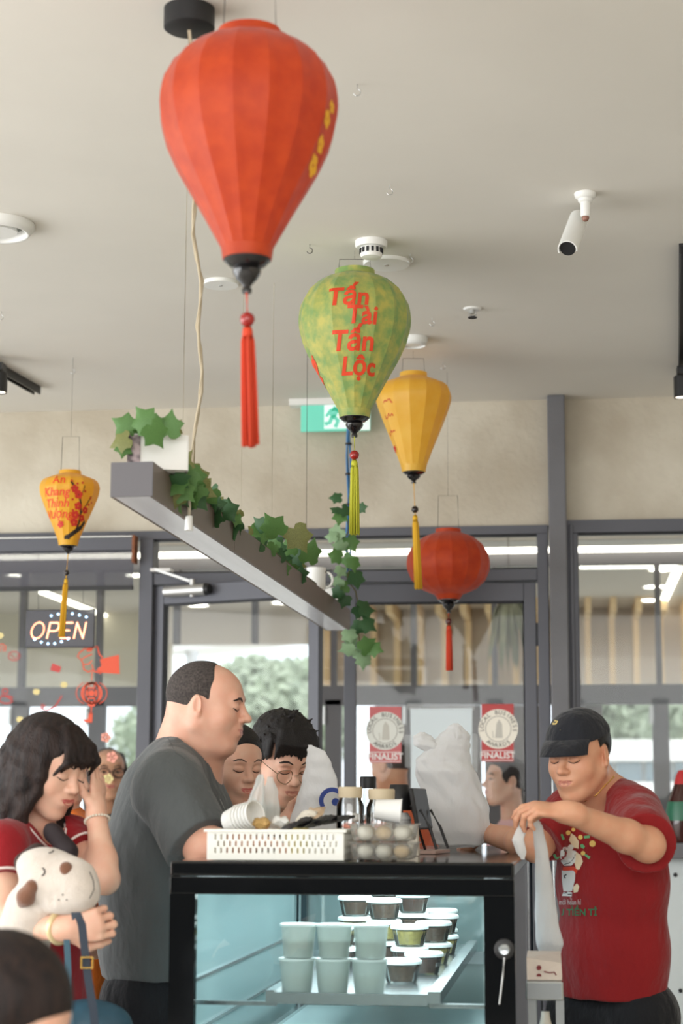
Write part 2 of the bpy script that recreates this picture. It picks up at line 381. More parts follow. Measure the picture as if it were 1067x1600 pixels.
d2, *_ = door('door_2', xD1, -1, 0, '')
# door closer on door_1
ca = dH+dU*.09+dN*.05+V(0, 0, dzt-.03); cb = dH+dU*.30+dN*.05+V(0, 0, dzt-.03)
dc = thing('door_closer', ca+V(0, 0, -.03), 'silver cylindrical door closer with folding arm on the left glass door', 'door closer')
MB().cyl(ca, cb, .026, n=20).build('cylinder', m_silver, dc, smooth='auto')
MB().cyl(cb, cb+dU*.02, .027, .022, n=20).build('end_cap', m_black, dc, smooth='auto')
k1 = ca+dU*.14+V(0, 0, .035); kk = V(fx(248), W-.08, fz(893, 260))
MB().cyl(ca+dU*.14, k1+V(0, 0, .012), .014).cyl(ca+dU*.14-V(0, 0, .03), ca+dU*.14-V(0, 0, .02), .012).build('spindle', m_silver, dc, smooth='auto')
MB().obox((k1+kk)/2, (kk-k1)/2, V(0, .01, 0), V(0, 0, .006)).build('arm', m_silver, dc)
MB().box(kk-V(.02, .01, .01), kk+V(.07, .06, .004)).build('bracket', m_silver, dc)
# window_3: right of the column
xR0 = fx(886); xR1 = fx(904); zRh = onY(980, 832, W).z; zs0 = onY(1050, 1340, W).z; zs1 = onY(1050, 1316, W).z
w3 = struct(MB().box((xR0, Y0, zRh), (RX1, Y1, zH2)).build('window_3', m_frame))
MB().box((xR0, Y0, zs1), (xR1, Y1, zRh)).build('window_post', m_frame, w3, bevel=.004)
MB().box((xR0+.012, Y0-.012, zs1), (xR0+.03, Y0, zH2-.02)).build('window_post', m_frame, w3, bevel=.003)
MB().box((xR1, W+.02, zs1), (RX1, W+.028, zRh)).build('pane', m_pane, w3)
MB().box((xR1, Y0+.012, zRh-.01), (RX1, Y0+.02, zRh)).build('gasket', m_dark, w3)
MB().box((xR0, W-.18, zs0), (RX1, Y1, zs1)).build('window_sill', m_frame2, w3, bevel=.004)
wl = struct(MB().box((xR0, W-.06, 0), (RX1, W+.1, zs0)).build('wall_low_panel', M('white_panel', C(214, 222, 224), .4, var=.05, vscale=3)))
for px, py in ((1055, 1367), (1063, 1548)):
    c = onY(px, py, W-.06); MB().cyl(c-V(0, .004, 0), c+V(0, .004, 0), .009, n=12).build('screw', m_dark, wl)
# roller blind on window_1
bx0, bx1 = RX0+.4, fx(213); zb = onY(110, 846, W).z; zb1 = onY(110, 865, W).z; zb2 = onY(110, 919, W).z
rb = thing('roller_blind', (bx1-1, W-.06, zb2), 'dark sheer roller blind half lowered at the top of the left window', 'roller blind')
MB().box((bx0, W-.10, zb1), (bx1, W-.03, zb)).build('headbox', m_frame, rb)
MB().box((bx0, W-.062, zb2), (bx1, W-.059, zb1)).build('fabric', M('sheer_fabric', C(96, 96, 104), .9, alpha=.62), rb)
MB().box((bx0, W-.072, zb2-.018), (bx1, W-.05, zb2)).build('bottom_bar', m_black, rb)
MB().box((bx0, W-.103, zb+.002), (bx1, W-.03, zb+.007)).build('rail', m_white, rb)
MB().box((bx1, W-.10, zb2+.1), (bx1+.012, W-.03, zb+.01)).build('bracket', M('rusty_bracket', C(150, 90, 55), .7, var=.5, vscale=60), rb)
# ------------------------------------------------------------------ outside: arcade and the shop opposite
ZA = 2.9; F = 10.5; YB = 14.0
m_arc = M('arcade_ceiling', C(214, 206, 194), .8, var=.05, vscale=1)  # arcade ceiling and far wall colours lightened to suggest veiling glare
m_taupe = M('taupe_wall', C(206, 194, 178), .85, var=.06, vscale=2)
m_beige = M('beige_wall', C(200, 192, 172), .85, var=.06, vscale=2)
m_pave = M('pavement', C(190, 186, 178), .8, var=.1, vscale=1)
m_ff = M('far_frame', C(98, 96, 98), .5, metal=.1)
m_timber = M('pale_timber', C(236, 204, 156), .6, var=.15, vscale=9, stretch=(6, 6, .6))
m_trunk0 = M('dry_stem', C(120, 104, 84), .9)
m_lamp = M('lamp_glow', C(255, 250, 238), emit=14, ecol=(1, .95, .85, 1))
m_strip = M('strip_glow', C(255, 248, 232), emit=5, ecol=(1, .95, .84, 1))
struct(MB().box((-30, W+.2, -.1), (30, 60, 0)).build('ground', m_pave))
struct(MB().box((-9, W+.2, ZA), (5, YB+.3, ZA+.15)).build('ceiling_arcade', m_arc))
def Fx(px, Y=F): return onY(px, 1000, Y).x
def Fz(py, px=600, Y=F): return onY(px, py, Y).z
zf_head, zf_t1, zf_t0 = Fz(870), Fz(1071), Fz(1093)
fr = struct(MB().box((Fx(-300), F, zf_head-.06), (Fx(1500), F+.08, ZA)).build('wall_opposite_frame', m_ff))
pitch = Fx(153)-Fx(33); xs0 = Fx(33)
for i in range(-2, 13):
    x = xs0+i*pitch; pxl = 33+i*120
    inner = 250 < pxl < 490
    zlow = Fz(1003) if inner else zf_t1
    MB().box((x-.016, F, zlow), (x+.016, F+.07, zf_head-.06)).build('mullion', m_ff, fr)
    if not inner:
        MB().box((x-.045, F, 0), (x+.045, F+.07, zf_t0)).build('door_stile', m_ff, fr)
        MB().cyl((x-.05, F-.01, zf_t0-.14), (x-.05, F-.01, zf_t0-.04), .012).build('hinge', m_silver, fr)
for a, b in ((-300, 262), (497, 1500)):
    MB().box((Fx(a), F, zf_t0-.03), (Fx(b), F+.08, zf_t1)).build('transom_bar', m_ff, fr)
    MB().box((Fx(a), F+.03, zf_t1), (Fx(b), F+.036, zf_head-.06)).build('pane', m_pane, fr)
    MB().box((Fx(a), F+.01, 0), (Fx(b), F+.06, .12)).build('door_rail', m_ff, fr)
for px0, px1 in ((580, 640), (640, 752), (752, 846), (905, 942)):
    MB().box((Fx(px0)+.01, F+.10, .1), (Fx(px1)-.01, F+.13, zf_t0-.03)).build('door_panel', M('far_dark_panel', C(128, 122, 118), .6, var=.2, vscale=2), fr)
st = thing('strip_light', (0, F-.08, Fz(870)), 'long thin linear light running across the shop front opposite', 'strip light')
MB().box((Fx(-300), F-.09, Fz(868)), (Fx(1500), F-.02, Fz(862))).build('diffuser', m_strip, st)
MB().box((Fx(-300), F-.10, Fz(862)), (Fx(1500), F, ZA-.001)).build('housing', m_white, st)
def Bx(px): return onY(px, 1000, YB).x
def Bz(py, px=600): return onY(px, py, YB).z
zB0 = Bz(1074)
lw = struct(MB().box((Bx(-400), YB, zB0), (Bx(262), YB+.2, ZA)).build('wall_far_left', m_beige))
struct(MB().box((Bx(262), YB, Bz(1003)), (Bx(497), YB+.2, ZA)).build('wall_far_lintel', m_arc))
bw = struct(MB().box((Bx(497), YB, zB0), (Bx(1400), YB+.2, ZA)).build('wall_far_right', m_taupe))
fin_me = None
for i in range(26):
    x = Bx(513)+i*.178
    if fin_me is None:
        b0 = MB().box((-.022, -.10, zB0), (.022, 0, ZA)).box((-.022, -.75, ZA-.10), (.022, -.10, ZA))
        o = b0.build('timber_fin', m_timber, None, org=(0, 0, 0)); fin_me = o.data; o.parent = bw
        o.location = V(x, YB, 0)-ORG[bw.name]
    else:
        o = bpy.data.objects.new('timber_fin', fin_me); COL.objects.link(o); o.parent = bw; o.location = V(x, YB, 0)-ORG[bw.name]
dl0 = None
def downlight(px, py, z, r, label):
    c = onZ(px, py, z); t = thing('downlight', c-V(0, 0, .012), label, 'downlight', 'round recessed lights in the arcade ceiling')
    MB().lathe([(r*1.18, 0), (r*1.18, .012), (r, .012)], c-V(0, 0, .012), 20, caps=False).build('trim_ring', m_white, t)
    MB().cyl(c-V(0, 0, .006), c-V(0, 0, .002), r, n=20).build('lamp', m_lamp, t)
for px, py, lb in ((28, 897, 'glowing round downlight beyond the left window, left of the blind cord'), (213, 897, 'glowing round downlight beyond the left window, beside the door post'),
                   (310, 944, 'glowing round downlight seen through the left door, near the door closer'), (346, 961, 'glowing round downlight seen through the left door, above the bald man'),
                   (397, 963, 'glowing round downlight seen through the left door, lowest of them'), (441, 940, 'glowing round downlight seen through the left door, just under the plank'),
                   (1033, 888, 'topmost glowing downlight beyond the right window'), (1023, 915, 'second glowing downlight from the top beyond the right window'),
                   (1017, 936, 'third glowing downlight from the top beyond the right window'), (917, 953, 'glowing downlight beyond the right window beside its left frame'), (1052, 952, 'glowing downlight beyond the right window at the right edge of the picture')):
    downlight(px, py, ZA, .07, lb)
def strip(p0, p1, w, label):
    a, b = onZ(*p0, ZA-.02), onZ(*p1, ZA-.02); d = (b-a); n = V(-d.y, d.x, 0).normalized()*w
    s_ = thing('linear_light', (a+b)/2, label, 'linear light')
    MB().obox((a+b)/2, d/2, n, V(0, 0, .008)).build('diffuser', m_strip, s_)
    MB().obox((a+b)/2+V(0, 0, .013), d/2, n*1.2, V(0, 0, .006)).build('housing', m_white, s_)
strip((1060, 887), (1023, 970), .025, 'slanting linear ceiling light beyond the right window')
strip((906, 886), (1058, 885), .02, 'level linear ceiling light beyond the right window')
strip((66, 925), (192, 973), .025, 'slanting linear ceiling light beyond the OPEN sign')
# hanging fern beyond the right door
hp = onY(795, 948, F-.35); fern = thing('hanging_fern', hp, 'large drooping grey-green fern hanging beyond the right door', 'fern')
rgf = random.Random(4); m_fern = M('dusty_fern', C(168, 168, 138), .7, var=.35, vscale=9, vcol=C(120, 128, 98))
for i in range(46):
    a = rgf.uniform(0, 2*PI); sp_ = rgf.uniform(.03, .15); ln = rgf.uniform(.16, .36); w = rgf.uniform(.012, .02); d = V(math.cos(a), math.sin(a)*.6, 0); pts = [hp+d*sp_*t_**.6+V(0, 0, .05*math.sin(PI*min(1, t_*1.6))-ln*t_**1.5) for t_ in (0, .2, .4, .6, .8, 1)]
    s_ = V(-d.y, d.x, 0).normalized() if rgf.random() < .5 else V(1, 0, 0); mb = MB(); vs = []
    for k, p in enumerate(pts): q = w*(.3, .8, 1, .9, .55, .05)[k]; vs += [p-s_*q, p+V(0, .004, 0), p+s_*q]
    mb.add(vs, [(3*k+j, 3*k+j+1, 3*k+j+4, 3*k+j+3) for k in range(5) for j in range(2)]).build('leaf', m_fern, fern, smooth=True, fixn=False)
MB().tube([hp, V(hp.x, hp.y, ZA)], .003, 5).build('stem', m_trunk0, fern)
# outdoors: canopy roof, low white building, trees
m_offw = M('white_render', C(238, 238, 234), .8)
m_bld = M('grey_glazing', C(150, 165, 172), .3)
cn = thing('canopy_roof', onY(300, 1100, 21), 'white sloping canopy roof outdoors seen through the left door', 'canopy')
a, b = onY(215, 1022, 20), onY(420, 1000, 26)
MB().prism([a, V(b.x, b.y, b.z), b+V(0, 0, .22), a+V(0, 0, .3)], (0, 4, .3)).build('roof', m_offw, cn)
MB().cyl(V(a.x+.2, a.y+2, 0), V(a.x+.2, a.y+2, a.z+.2), .08).build('post', m_silver, cn)
lb = thing('low_building', onY(1000, 1260, 27), 'low white building with a grey glazed band outdoors beyond the right window', 'building')
x0, x1 = onY(860, 1200, 27).x, onY(1300, 1200, 27).x
z = lambda py: onY(1000, py, 27).z
MB().box((x0, 27, z(1188)), (x1, 31, z(1156))).build('fascia', m_offw, lb)
MB().box((x0, 27.4, z(1222)), (x1, 30, z(1188))).build('wall', m_offw, lb)
for i in range(12): MB().box((x0+.1+i*.42, 27.32, z(1220)), (x0+.46+i*.42, 27.42, z(1190))).build('window', m_bld, lb)
MB().box((x0, 27.1, 0), (x1, 30, z(1222))).build('base_wall', m_offw, lb)
m_leaf1 = M('tree_leaf', C(196, 208, 184), .7, var=.3, vscale=3, transl=.3)  # leaf colour paled to carry the washed-out haze outdoors
m_trunk = M('trunk', C(96, 80, 64), .9)
def tree(base, r, hz, n, label, seed, mat=m_leaf1, ls=.14):
    rg = random.Random(seed); t = thing('tree', base, label, 'tree', 'trees outdoors'); mb = MB(); c = base+V(0, 0, hz)
    for _ in range(n):
        d = V(rg.gauss(0, 1), rg.gauss(0, 1), rg.gauss(0, 1)).normalized()*(rg.random()**.4); p = c+V(d.x*r[0], d.y*r[1], d.z*r[2])
        a = V(rg.gauss(0, 1), rg.gauss(0, 1), rg.gauss(0, 1)).normalized()*ls*rg.uniform(.6, 1.4); b = a.orthogonal().normalized()*ls*.5
        mb.add([p-a, p+b, p+a, p-b], [(0, 1, 2, 3)])
    mb.build('crown', mat, t, fixn=False)
    MB().tube([base, base+V(.05, 0, hz*.5), c], [.14, .1, .05], 8).build('trunk', m_trunk, t)
for px, pyb, Y, r, hz, lb_, sd_ in ((395, 1080, 30, (.9, .8, 1.0), 2.9, 'pale leafy tree outdoors seen through the left door, left of the plank end', 1), (468, 1080, 34, (1.0, .9, 1.1), 3.1, 'pale leafy tree outdoors seen through the left door, by the door stile', 2),
                               (962, 1100, 40, (1.15, 1.0, 1.1), 3.6, 'green leafy tree beyond the right window, behind the cap', 3), (1085, 1100, 34, (1.1, 1.1, 1.1), 3.3, 'green leafy tree beyond the right window at the picture edge', 4), (285, 1080, 40, (1.6, 1.3, 1.2), 2.8, 'pale tree outdoors behind the bald man', 5)):
    p = onY(px, pyb, Y); tree(V(p.x, p.y, 0), r, hz, 2600, lb_, sd_)
# ------------------------------------------------------------------ lanterns
def axis_z(px, py, X, Y):
    r = ray(px, py); t = (X*r.x+Y*r.y)/(r.x*r.x+r.y*r.y); return CAMZ+t*r.z
BALLOON = [(0, .265), (.035, .27), (.05, .285), (.2, .50), (.4, .80), (.5, .915), (.6, .985), (.67, 1.0), (.76, .965), (.85, .84), (.915, .65), (.95, .49), (.962, .36), (1.0, .35)]
ROUND = [(0, .25), (.05, .25), (.07, .33), (.15, .66), (.27, .88), (.42, .985), (.52, 1.0), (.64, .97), (.77, .84), (.88, .62), (.935, .36), (.95, .30), (1.0, .30)]
SLIM = [(0, .30), (.05, .31), (.07, .34), (.25, .52), (.5, .79), (.64, .93), (.72, .99), (.78, 1.0), (.85, .93), (.91, .74), (.945, .52), (.955, .36), (1.0, .355)]
def interp(prof, h):
    for (h0, r0), (h1, r1) in zip(prof, prof[1:]):
        if h <= h1: return r0+(r1-r0)*(h-h0)/(h1-h0)
    return prof[-1][1]
m_lac = M('black_lacquer', C(18, 16, 18), .18, coat=.6)
m_wire = M('thin_wire', C(90, 88, 84), .5, metal=.6)
m_string = M('string', C(196, 188, 170), .9)
class Lantern:
    def __init__(s, name, label, px, yt, yb, wpx, d, prof, mat, nrib, mcol, mtas, tas, bead, hookz=True, swing=0, phase=0):
        mid = P(px, (yt+yb)/2, d); X, Y = mid.x, mid.y; s.X, s.Y = X, Y
        s.zt = axis_z(px, yt, X, Y); s.zb = axis_z(px, yb, X, Y); s.R = wpx*d/FPX/2; s.prof = prof; s.n = nrib; s.phase = phase
        s.cam = math.atan2(-Y, -X)
        y_base, y_bead, y_t0, y_t1, tw = tas
        t = s.t = thing(name, (X, Y, s.zb), label, 'lantern', 'hanging silk lanterns')
        H = s.zt-s.zb; rows = [i/26 for i in range(27)]; rows = [h for h in rows if prof[2][0] <= h <= prof[-2][0]]; rows = [prof[2][0]]+rows[1:-1]+[prof[-2][0]]
        for g in range(nrib):
            mb = MB(); vs = []; q = 5
            for h in rows:
                for k in range(q+1):
                    a = 2*PI*(g+k/q)/nrib+phase; r = s.rad(a, s.zb+h*H); vs.append((X+r*math.cos(a), Y+r*math.sin(a), s.zb+h*H))
            mb.add(vs, [(i*(q+1)+k, i*(q+1)+k+1, (i+1)*(q+1)+k+1, (i+1)*(q+1)+k) for i in range(len(rows)-1) for k in range(q)])
            mb.build('fabric_panel', mat, t, smooth=True, fixn=False)
        for a, b in ((prof[0], prof[2]), (prof[-2], prof[-1])):
            r0 = max(a[1], b[1]) if a is prof[0] else a[1]
            MB().lathe([(s.R*a[1]*.96, a[0]*H), (s.R*a[1]*1.01, a[0]*H), (s.R*(b[1])*1.01, b[0]*H), (s.R*b[1]*.95, b[0]*H)], (X, Y, s.zb), 32, caps=False).build('collar', mcol, t, smooth='auto')
        # turned base
        zb2 = axis_z(px, y_base, X, Y); hb = s.zb-zb2; r = s.R*prof[0][1]
        MB().lathe([(.004, -hb), (r*.20, -hb), (r*.22, -hb*.9), (r*.16, -hb*.82), (r*.2, -hb*.76), (r*.42, -hb*.6), (r*.56, -hb*.45), (r*.6, -hb*.34), (r*.5, -hb*.24), (r*.72, -hb*.2), (r*.97, -hb*.04), (r*.97, hb*.08)], (X, Y, s.zb), 24).build('turned_base', m_lac, t, smooth='auto')
        zbe = axis_z(px, y_bead, X, Y); z0 = axis_z(px, y_t0, X, Y); z1 = axis_z(px, y_t1, X, Y)
        sw = V(math.cos(YAW), math.sin(YAW), 0)*swing
        f = lambda z: V(X, Y, z)+sw*((zb2-z)/(zb2-z1))
        MB().tube([f(zb2), f(zbe), f(z0)], .0022, 5).build('cord', mtas, t)
        MB().ball(f(zbe), bead[0], 14, 10).build('bead', bead[1], t, smooth=True)
        rt = tw*d/FPX/2; rg = random.Random(int(px)); mb = MB()
        for k in range(34):
            a = rg.uniform(0, 2*PI); q = math.sqrt(rg.random()); e = V(math.cos(a), math.sin(a), 0)*rt*q
            zz = z1+rg.uniform(0, .06)*(z0-z1)*.3
            mb.tube([f(z0)+e*.35, f(z0+(z1-z0)*.12)+e*.75, f((z0+z1)/2)+e*.9, f(zz)+e], rt*.17, 4)
        mb.lathe([(rt*.2, .0), (rt*.62, -.004), (rt*.7, -.014), (rt*.6, -.02)], f(z0), 12)
        mb.build('tassel', mtas, t, smooth=True)
        # wires
        rc = s.R*prof[-1][1]*.85; wt = s.zt+ (.14 if s.zt+.14 < ZC-.02 else (ZC-.03-s.zt)); e = V(math.cos(YAW), math.sin(YAW), 0)*rc
        wb = MB(); c = V(X, Y, s.zt)
        wb.tube([c+e-V(0, 0, .02), c+e*.9+V(0, 0, wt-s.zt), c-e*.9+V(0, 0, wt-s.zt), c-e-V(0, 0, .02)], .0011, 4)
        wb.tube([V(X, Y, wt), V(X, Y, ZC)], .0006, 4)
        wb.build('hanging_wire', m_wire, t)
    def rad(s, a, z):
        h = (z-s.zb)/(s.zt-s.zb); r = s.R*interp(s.prof, h); dl = 2*PI/s.n; q = ((a-s.phase) % dl)-dl/2
        return r*math.cos(dl/2)/math.cos(q)*(.25)+r*.75*(1-.032*math.cos(q/dl*PI))
    def zf(s, px, py):           # height of a pixel row on the side turned to the camera
        r = ray(px, py); z = axis_z(px, py, s.X, s.Y); D = math.hypot(s.X, s.Y)
        for _ in range(6):
            q = s.rad(s.cam, min(max(z, s.zb), s.zt)); z = CAMZ+(D-q)/math.hypot(r.x, r.y)*r.z
        return z
    def decal(s, parts, name, mat, u0, z0, off=.002):
        """2D meshes wrapped on the lantern: u metres to the viewer's right of the axis seen from the camera"""
        bm = bmesh.new()
        for vs, fs in parts:
            bv = [bm.verts.new((a, b, 0)) for a, b in vs]
            for f in fs:
                try: bm.faces.new([bv[i] for i in f])
                except Exception: pass
        xs = [v.co.x for v in bm.verts]
        x = min(xs)
        while x < max(xs):
            x += .012; bmesh.ops.bisect_plane(bm, geom=bm.verts[:]+bm.edges[:]+bm.faces[:], plane_co=(x, 0, 0), plane_no=(1, 0, 0))
        bmesh.ops.triangulate(bm, faces=bm.faces[:])
        mb = MB(); vs = []
        for v in bm.verts:
            z = z0+v.co.y; a = s.cam+(u0+v.co.x)/max(s.rad(s.cam, z), .02); r = s.rad(a, z)+off; vs.append((s.X+r*math.cos(a), s.Y+r*math.sin(a), z))
        bm.verts.index_update(); mb.add(vs, [tuple(v.index for v in f.verts) for f in bm.faces]); bm.free()
        return mb.build(name, mat, s.t, fixn=False)
def flower2(cx, cy, r, rot=0):
    return [disc2(cx+r*.58*math.cos(rot+2*PI*k/5), cy+r*.58*math.sin(rot+2*PI*k/5), r*.46, 8) for k in range(5)]
def silk(n, c, c2, tr=.35, sc_=24, rough=.55): return M(n, c, rough, var=1, vcol=c2, vscale=sc_, transl=tr, bump=.06, bscale=120, sheen=.2)
m_red = silk('red_silk', C(214, 80, 26), C(198, 66, 20), .4)
m_yel = silk('yellow_silk', C(250, 206, 84), C(246, 196, 66), .4, 14, .35)
m_yel2 = silk('golden_silk', C(248, 196, 58), C(242, 184, 48), .4, 14, .4)
m_grn = silk('green_silk', C(208, 200, 104), C(138, 172, 100), .3, 26)
m_rt = M('red_thread', C(226, 74, 42), .7, transl=.2); m_yt = M('yellow_thread', C(236, 184, 44), .7, transl=.2); m_gt = M('lime_thread', C(206, 206, 62), .7, transl=.2)
m_bead = M('red_bead', C(150, 26, 22), .2, coat=.5); m_bead2 = M('dark_bead', C(34, 22, 18), .2, coat=.5); m_bead3 = M('brown_bead', C(84, 22, 18), .2, coat=.5)
m_ink = M('red_paint', C(222, 66, 28), .6); m_ink2 = M('yellow_paint', C(240, 176, 30), .6); m_ink3 = M('black_paint', C(40, 28, 20), .6); m_ink4 = M('dark_red_paint', C(196, 44, 24), .6)
L1 = Lantern('silk_lantern', 'large red balloon shaped silk lantern hanging in the foreground with red tassel', 388, 50, 406, 284, 3.85, BALLOON, m_red, 16, m_red, m_rt, (458, 499, 511, 698, 24), (.0155, m_bead), swing=.012)
L1.decal(flower2(0, 0, .018)+flower2(-.012, -.05, .017, .4)+flower2(-.026, -.09, .02, .9)+flower2(.02, .03, .014, .5), 'painted_blossom', m_ink2, .195, L1.zb+.56*(L1.zt-L1.zb))
L2 = Lantern('silk_lantern', 'green mottled silk lantern with red lettering and lime tassel', 554, 423, 653, 177, 6.0, BALLOON, m_grn, 16, m_grn, m_gt, (683, 711, 719, 836, 15), (.0155, m_bead), phase=.1)
Hh = L2.zt-L2.zb
for i, (wd_, u, yy, sz) in enumerate((('Tấn', -.022, 463, .082), ('Tài', .022, 492, .080), ('Tấn', -.008, 533, .084), ('Lộc', .012, 573, .074))):
    L2.decal([text2d(wd_, sz, .12, .0022)], 'lettering', m_ink, u, L2.zf(554, yy))
L2.decal(flower2(-.185, 0, .03)+flower2(-.165, -.05, .02, .5), 'painted_blossom', m_ink, 0, L2.zf(554, 560))
L3 = Lantern('silk_lantern', 'plain yellow silk lantern hanging behind the green one', 646, 583, 738, 120, 7.33, SLIM, m_yel, 14, m_yel, m_yt, (755, 796, 805, 921, 12), (.014, m_bead2), swing=.018, phase=.2)
rg = random.Random(3)
def scrib(u, v, w, n=6, a=.012): return line2([(u+w*k/n, v+rg.uniform(-a, a)) for k in range(n+1)], .004)
L3.decal([scrib(-.135, .12, .05), scrib(-.135, .06, .05), scrib(-.125, .0, .045)]+flower2(-.1, -.06, .014), 'painted_marks', m_ink4, 0, axis_z(646, 680, L3.X, L3.Y))
L4 = Lantern('silk_lantern', 'round red silk lantern hanging in front of the right door', 700.5, 827, 937, 131, 7.6, ROUND, m_red, 16, m_red, m_rt, (958, 971, 977, 1048, 11), (.0135, m_bead3), phase=.15)
L5 = Lantern('silk_lantern', 'small yellow lantern painted with a blossom branch, hanging at the left', 108, 736, 853, 96, 7.4, SLIM, m_yel2, 14, m_yel2, m_yt, (866, 895, 904, 996, 9), (.012, m_bead2), swing=-.016, phase=.05)
z5 = lambda y: L5.zf(108, y)
for wd_, yy, u in (('An', 749, -.045), ('Khang', 768, -.058), ('Thịnh', 786, -.055), ('Vượng', 803, -.05)):
    L5.decal([text2d(wd_, .046, .15, .0006)], 'lettering', m_ink, u, z5(yy))
k5 = 7.4/FPX
br = [[(-2, 840), (8, 832), (22, 822), (30, 812)], [(10, 832), (17, 815), (19, 800), (18, 785), (15, 772), (8, 760), (2, 752)], [(19, 802), (27, 790), (33, 780), (38, 772)], [(16, 775), (22, 765), (24, 757)]]
dz = lambda L: [(a*k5, z5(b)-z5(800)) for a, b in L]
L5.decal([line2(dz(br[0]), .016)]+[line2(dz(b), w) for b, w in zip(br[1:], (.008, .004, .003))]+[disc2(*p, .012, 8) for p in dz([(-2, 840)])], 'painted_branch', m_ink3, 0, z5(800))
fl = []
for a, b, r in ((8, 763, .016), (14, 772, .017), (14, 790, .016), (10, 804, .016), (8, 816, .016), (27, 795, .014), (21, 808, .014), (-13, 819, .014)):
    p = dz([(a, b)])[0]; fl += flower2(p[0], p[1], r, a)
for a, b in ((3, 751), (12, 755), (20, 753), (25, 766), (36, 775), (40, 782), (33, 786), (5, 780), (6, 797)):
    p = dz([(a, b)])[0]; fl.append(disc2(p[0], p[1], .005, 7))
L5.decal(fl, 'painted_blossom', m_ink4, 0, z5(800), .003)
# ------------------------------------------------------------------ ceiling fittings
def on_ceiling(px, py): return onZ(px, py, ZC)
c = onZ(296, 14, ZC); rose = thing('ceiling_rose', c-V(0, 0, .05), 'round black ceiling rose above the big red lantern', 'ceiling rose')
MB().lathe([(.052, -.05), (.058, -.046), (.058, 0)], c, 32).build('body', m_black, rose, smooth='auto')
def ring_vent(px, py, r, label, boss=.55):
    c = on_ceiling(px, py); t = thing('ceiling_vent', c-V(0, 0, .03), label, 'air vent')
    MB().lathe([(r*.74, -.004), (r*.78, -.03), (r*.86, -.034), (r, -.012), (r, 0)], c, 40, caps=False).build('ring', m_white, t, smooth=True)
    MB().lathe([(r*boss*.98, -.028), (r*boss, -.022), (r*boss*.9, -.004), (.02, 0)], c, 32).build('disc', m_white, t, smooth='auto')
    MB().cyl(c-V(0, 0, .003), c-V(0, 0, .001), r*.76, n=32).build('throat', M('vent_grey', C(120, 122, 116), .7), t)
ring_vent(-4, 350, .115, 'round white ceiling air vent at the left edge of the picture')
ring_vent(646, 528, .055, 'small round white ceiling vent behind the green lantern')
def plate(px, py, r, label):
    c = on_ceiling(px, py); t = thing('ceiling_plate', c-V(0, 0, .012), label, 'ceiling plate')
    MB().lathe([(r*.96, -.012), (r, -.008), (r, 0)], c, 36).build('disc', m_white, t, smooth='auto')
    MB().cyl(c-V(0, 0, .014), c-V(0, 0, .01), r*.1, n=12).build('screw', m_silver, t)
plate(345, 441, .063, 'flat round white ceiling plate left of the green lantern')
plate(604, 409, .078, 'flat round white cover plate beside the smoke detector')
c = on_ceiling(580, 377); sm = thing('smoke_detector', c-V(0, 0, .055), 'white slotted smoke detector on the ceiling above the green lantern', 'smoke detector')
MB().lathe([(.048, -.022), (.052, -.016), (.052, 0)], c, 28).build('base', m_white, sm, smooth='auto')
MB().lathe([(.018, -.056), (.032, -.054), (.036, -.046), (.034, -.022)], c, 28).build('chamber', m_white, sm, smooth='auto')
for k in range(14):
    a = 2*PI*k/14; MB().obox(c+V(.036*math.cos(a), .036*math.sin(a), -.034), V(-math.sin(a), math.cos(a), 0)*.004, V(math.cos(a), math.sin(a), 0)*.002, V(0, 0, .008)).build('slot', m_dark, sm)
c = on_ceiling(738, 482); sp = thing('sprinkler_head', c-V(0, 0, .035), 'small metal fire sprinkler head on the ceiling right of the lanterns', 'sprinkler')
MB().lathe([(.03, -.006), (.034, 0)], c, 24).build('flange', m_white, sp)
MB().cyl(c-V(0, 0, .02), c, .009).tube([c-V(.012, 0, .012), c-V(.014, 0, .024), c-V(0, 0, .03), c-V(-.014, 0, .024), c-V(-.012, 0, .012)], .0025, 6).build('frame', m_silver, sp)
MB().lathe([(.016, -.036), (.017, -.033)], c, 16).build('deflector', m_dark, sp)
def hook(px, py, label, dark=False):
    c = on_ceiling(px, py); h = thing('ceiling_hook', c-V(0, 0, .035), label, 'hook', 'small cup hooks screwed into the ceiling')
    pts = [c, c-V(0, 0, .012)]+[c+V(.009*math.sin(a), 0, -.021+.009*math.cos(a)) for a in [math.radians(20+30*i) for i in range(9)]]
    MB().tube(pts, .0016, 6).build('hook_wire', m_wire if dark else m_silver, h)
for px, py, lb in ((558, 132, 'small white ceiling hook right of the big red lantern'), (609, 289, 'small ceiling hook above the smoke detector'), (484, 382, 'dark ceiling hook left of the green lantern carrying a thin cord'), (641, 397, 'small ceiling hook right of the smoke detector'),
                   (675, 497, 'small ceiling hook between the vent and the sprinkler'), (114, 573, 'small ceiling hook near the left track light'), (692, 566, 'tiny ceiling hook above the plain yellow lantern'), (2, 487, 'ceiling hook at the left picture edge')):
    hook(px, py, lb, px == 484)
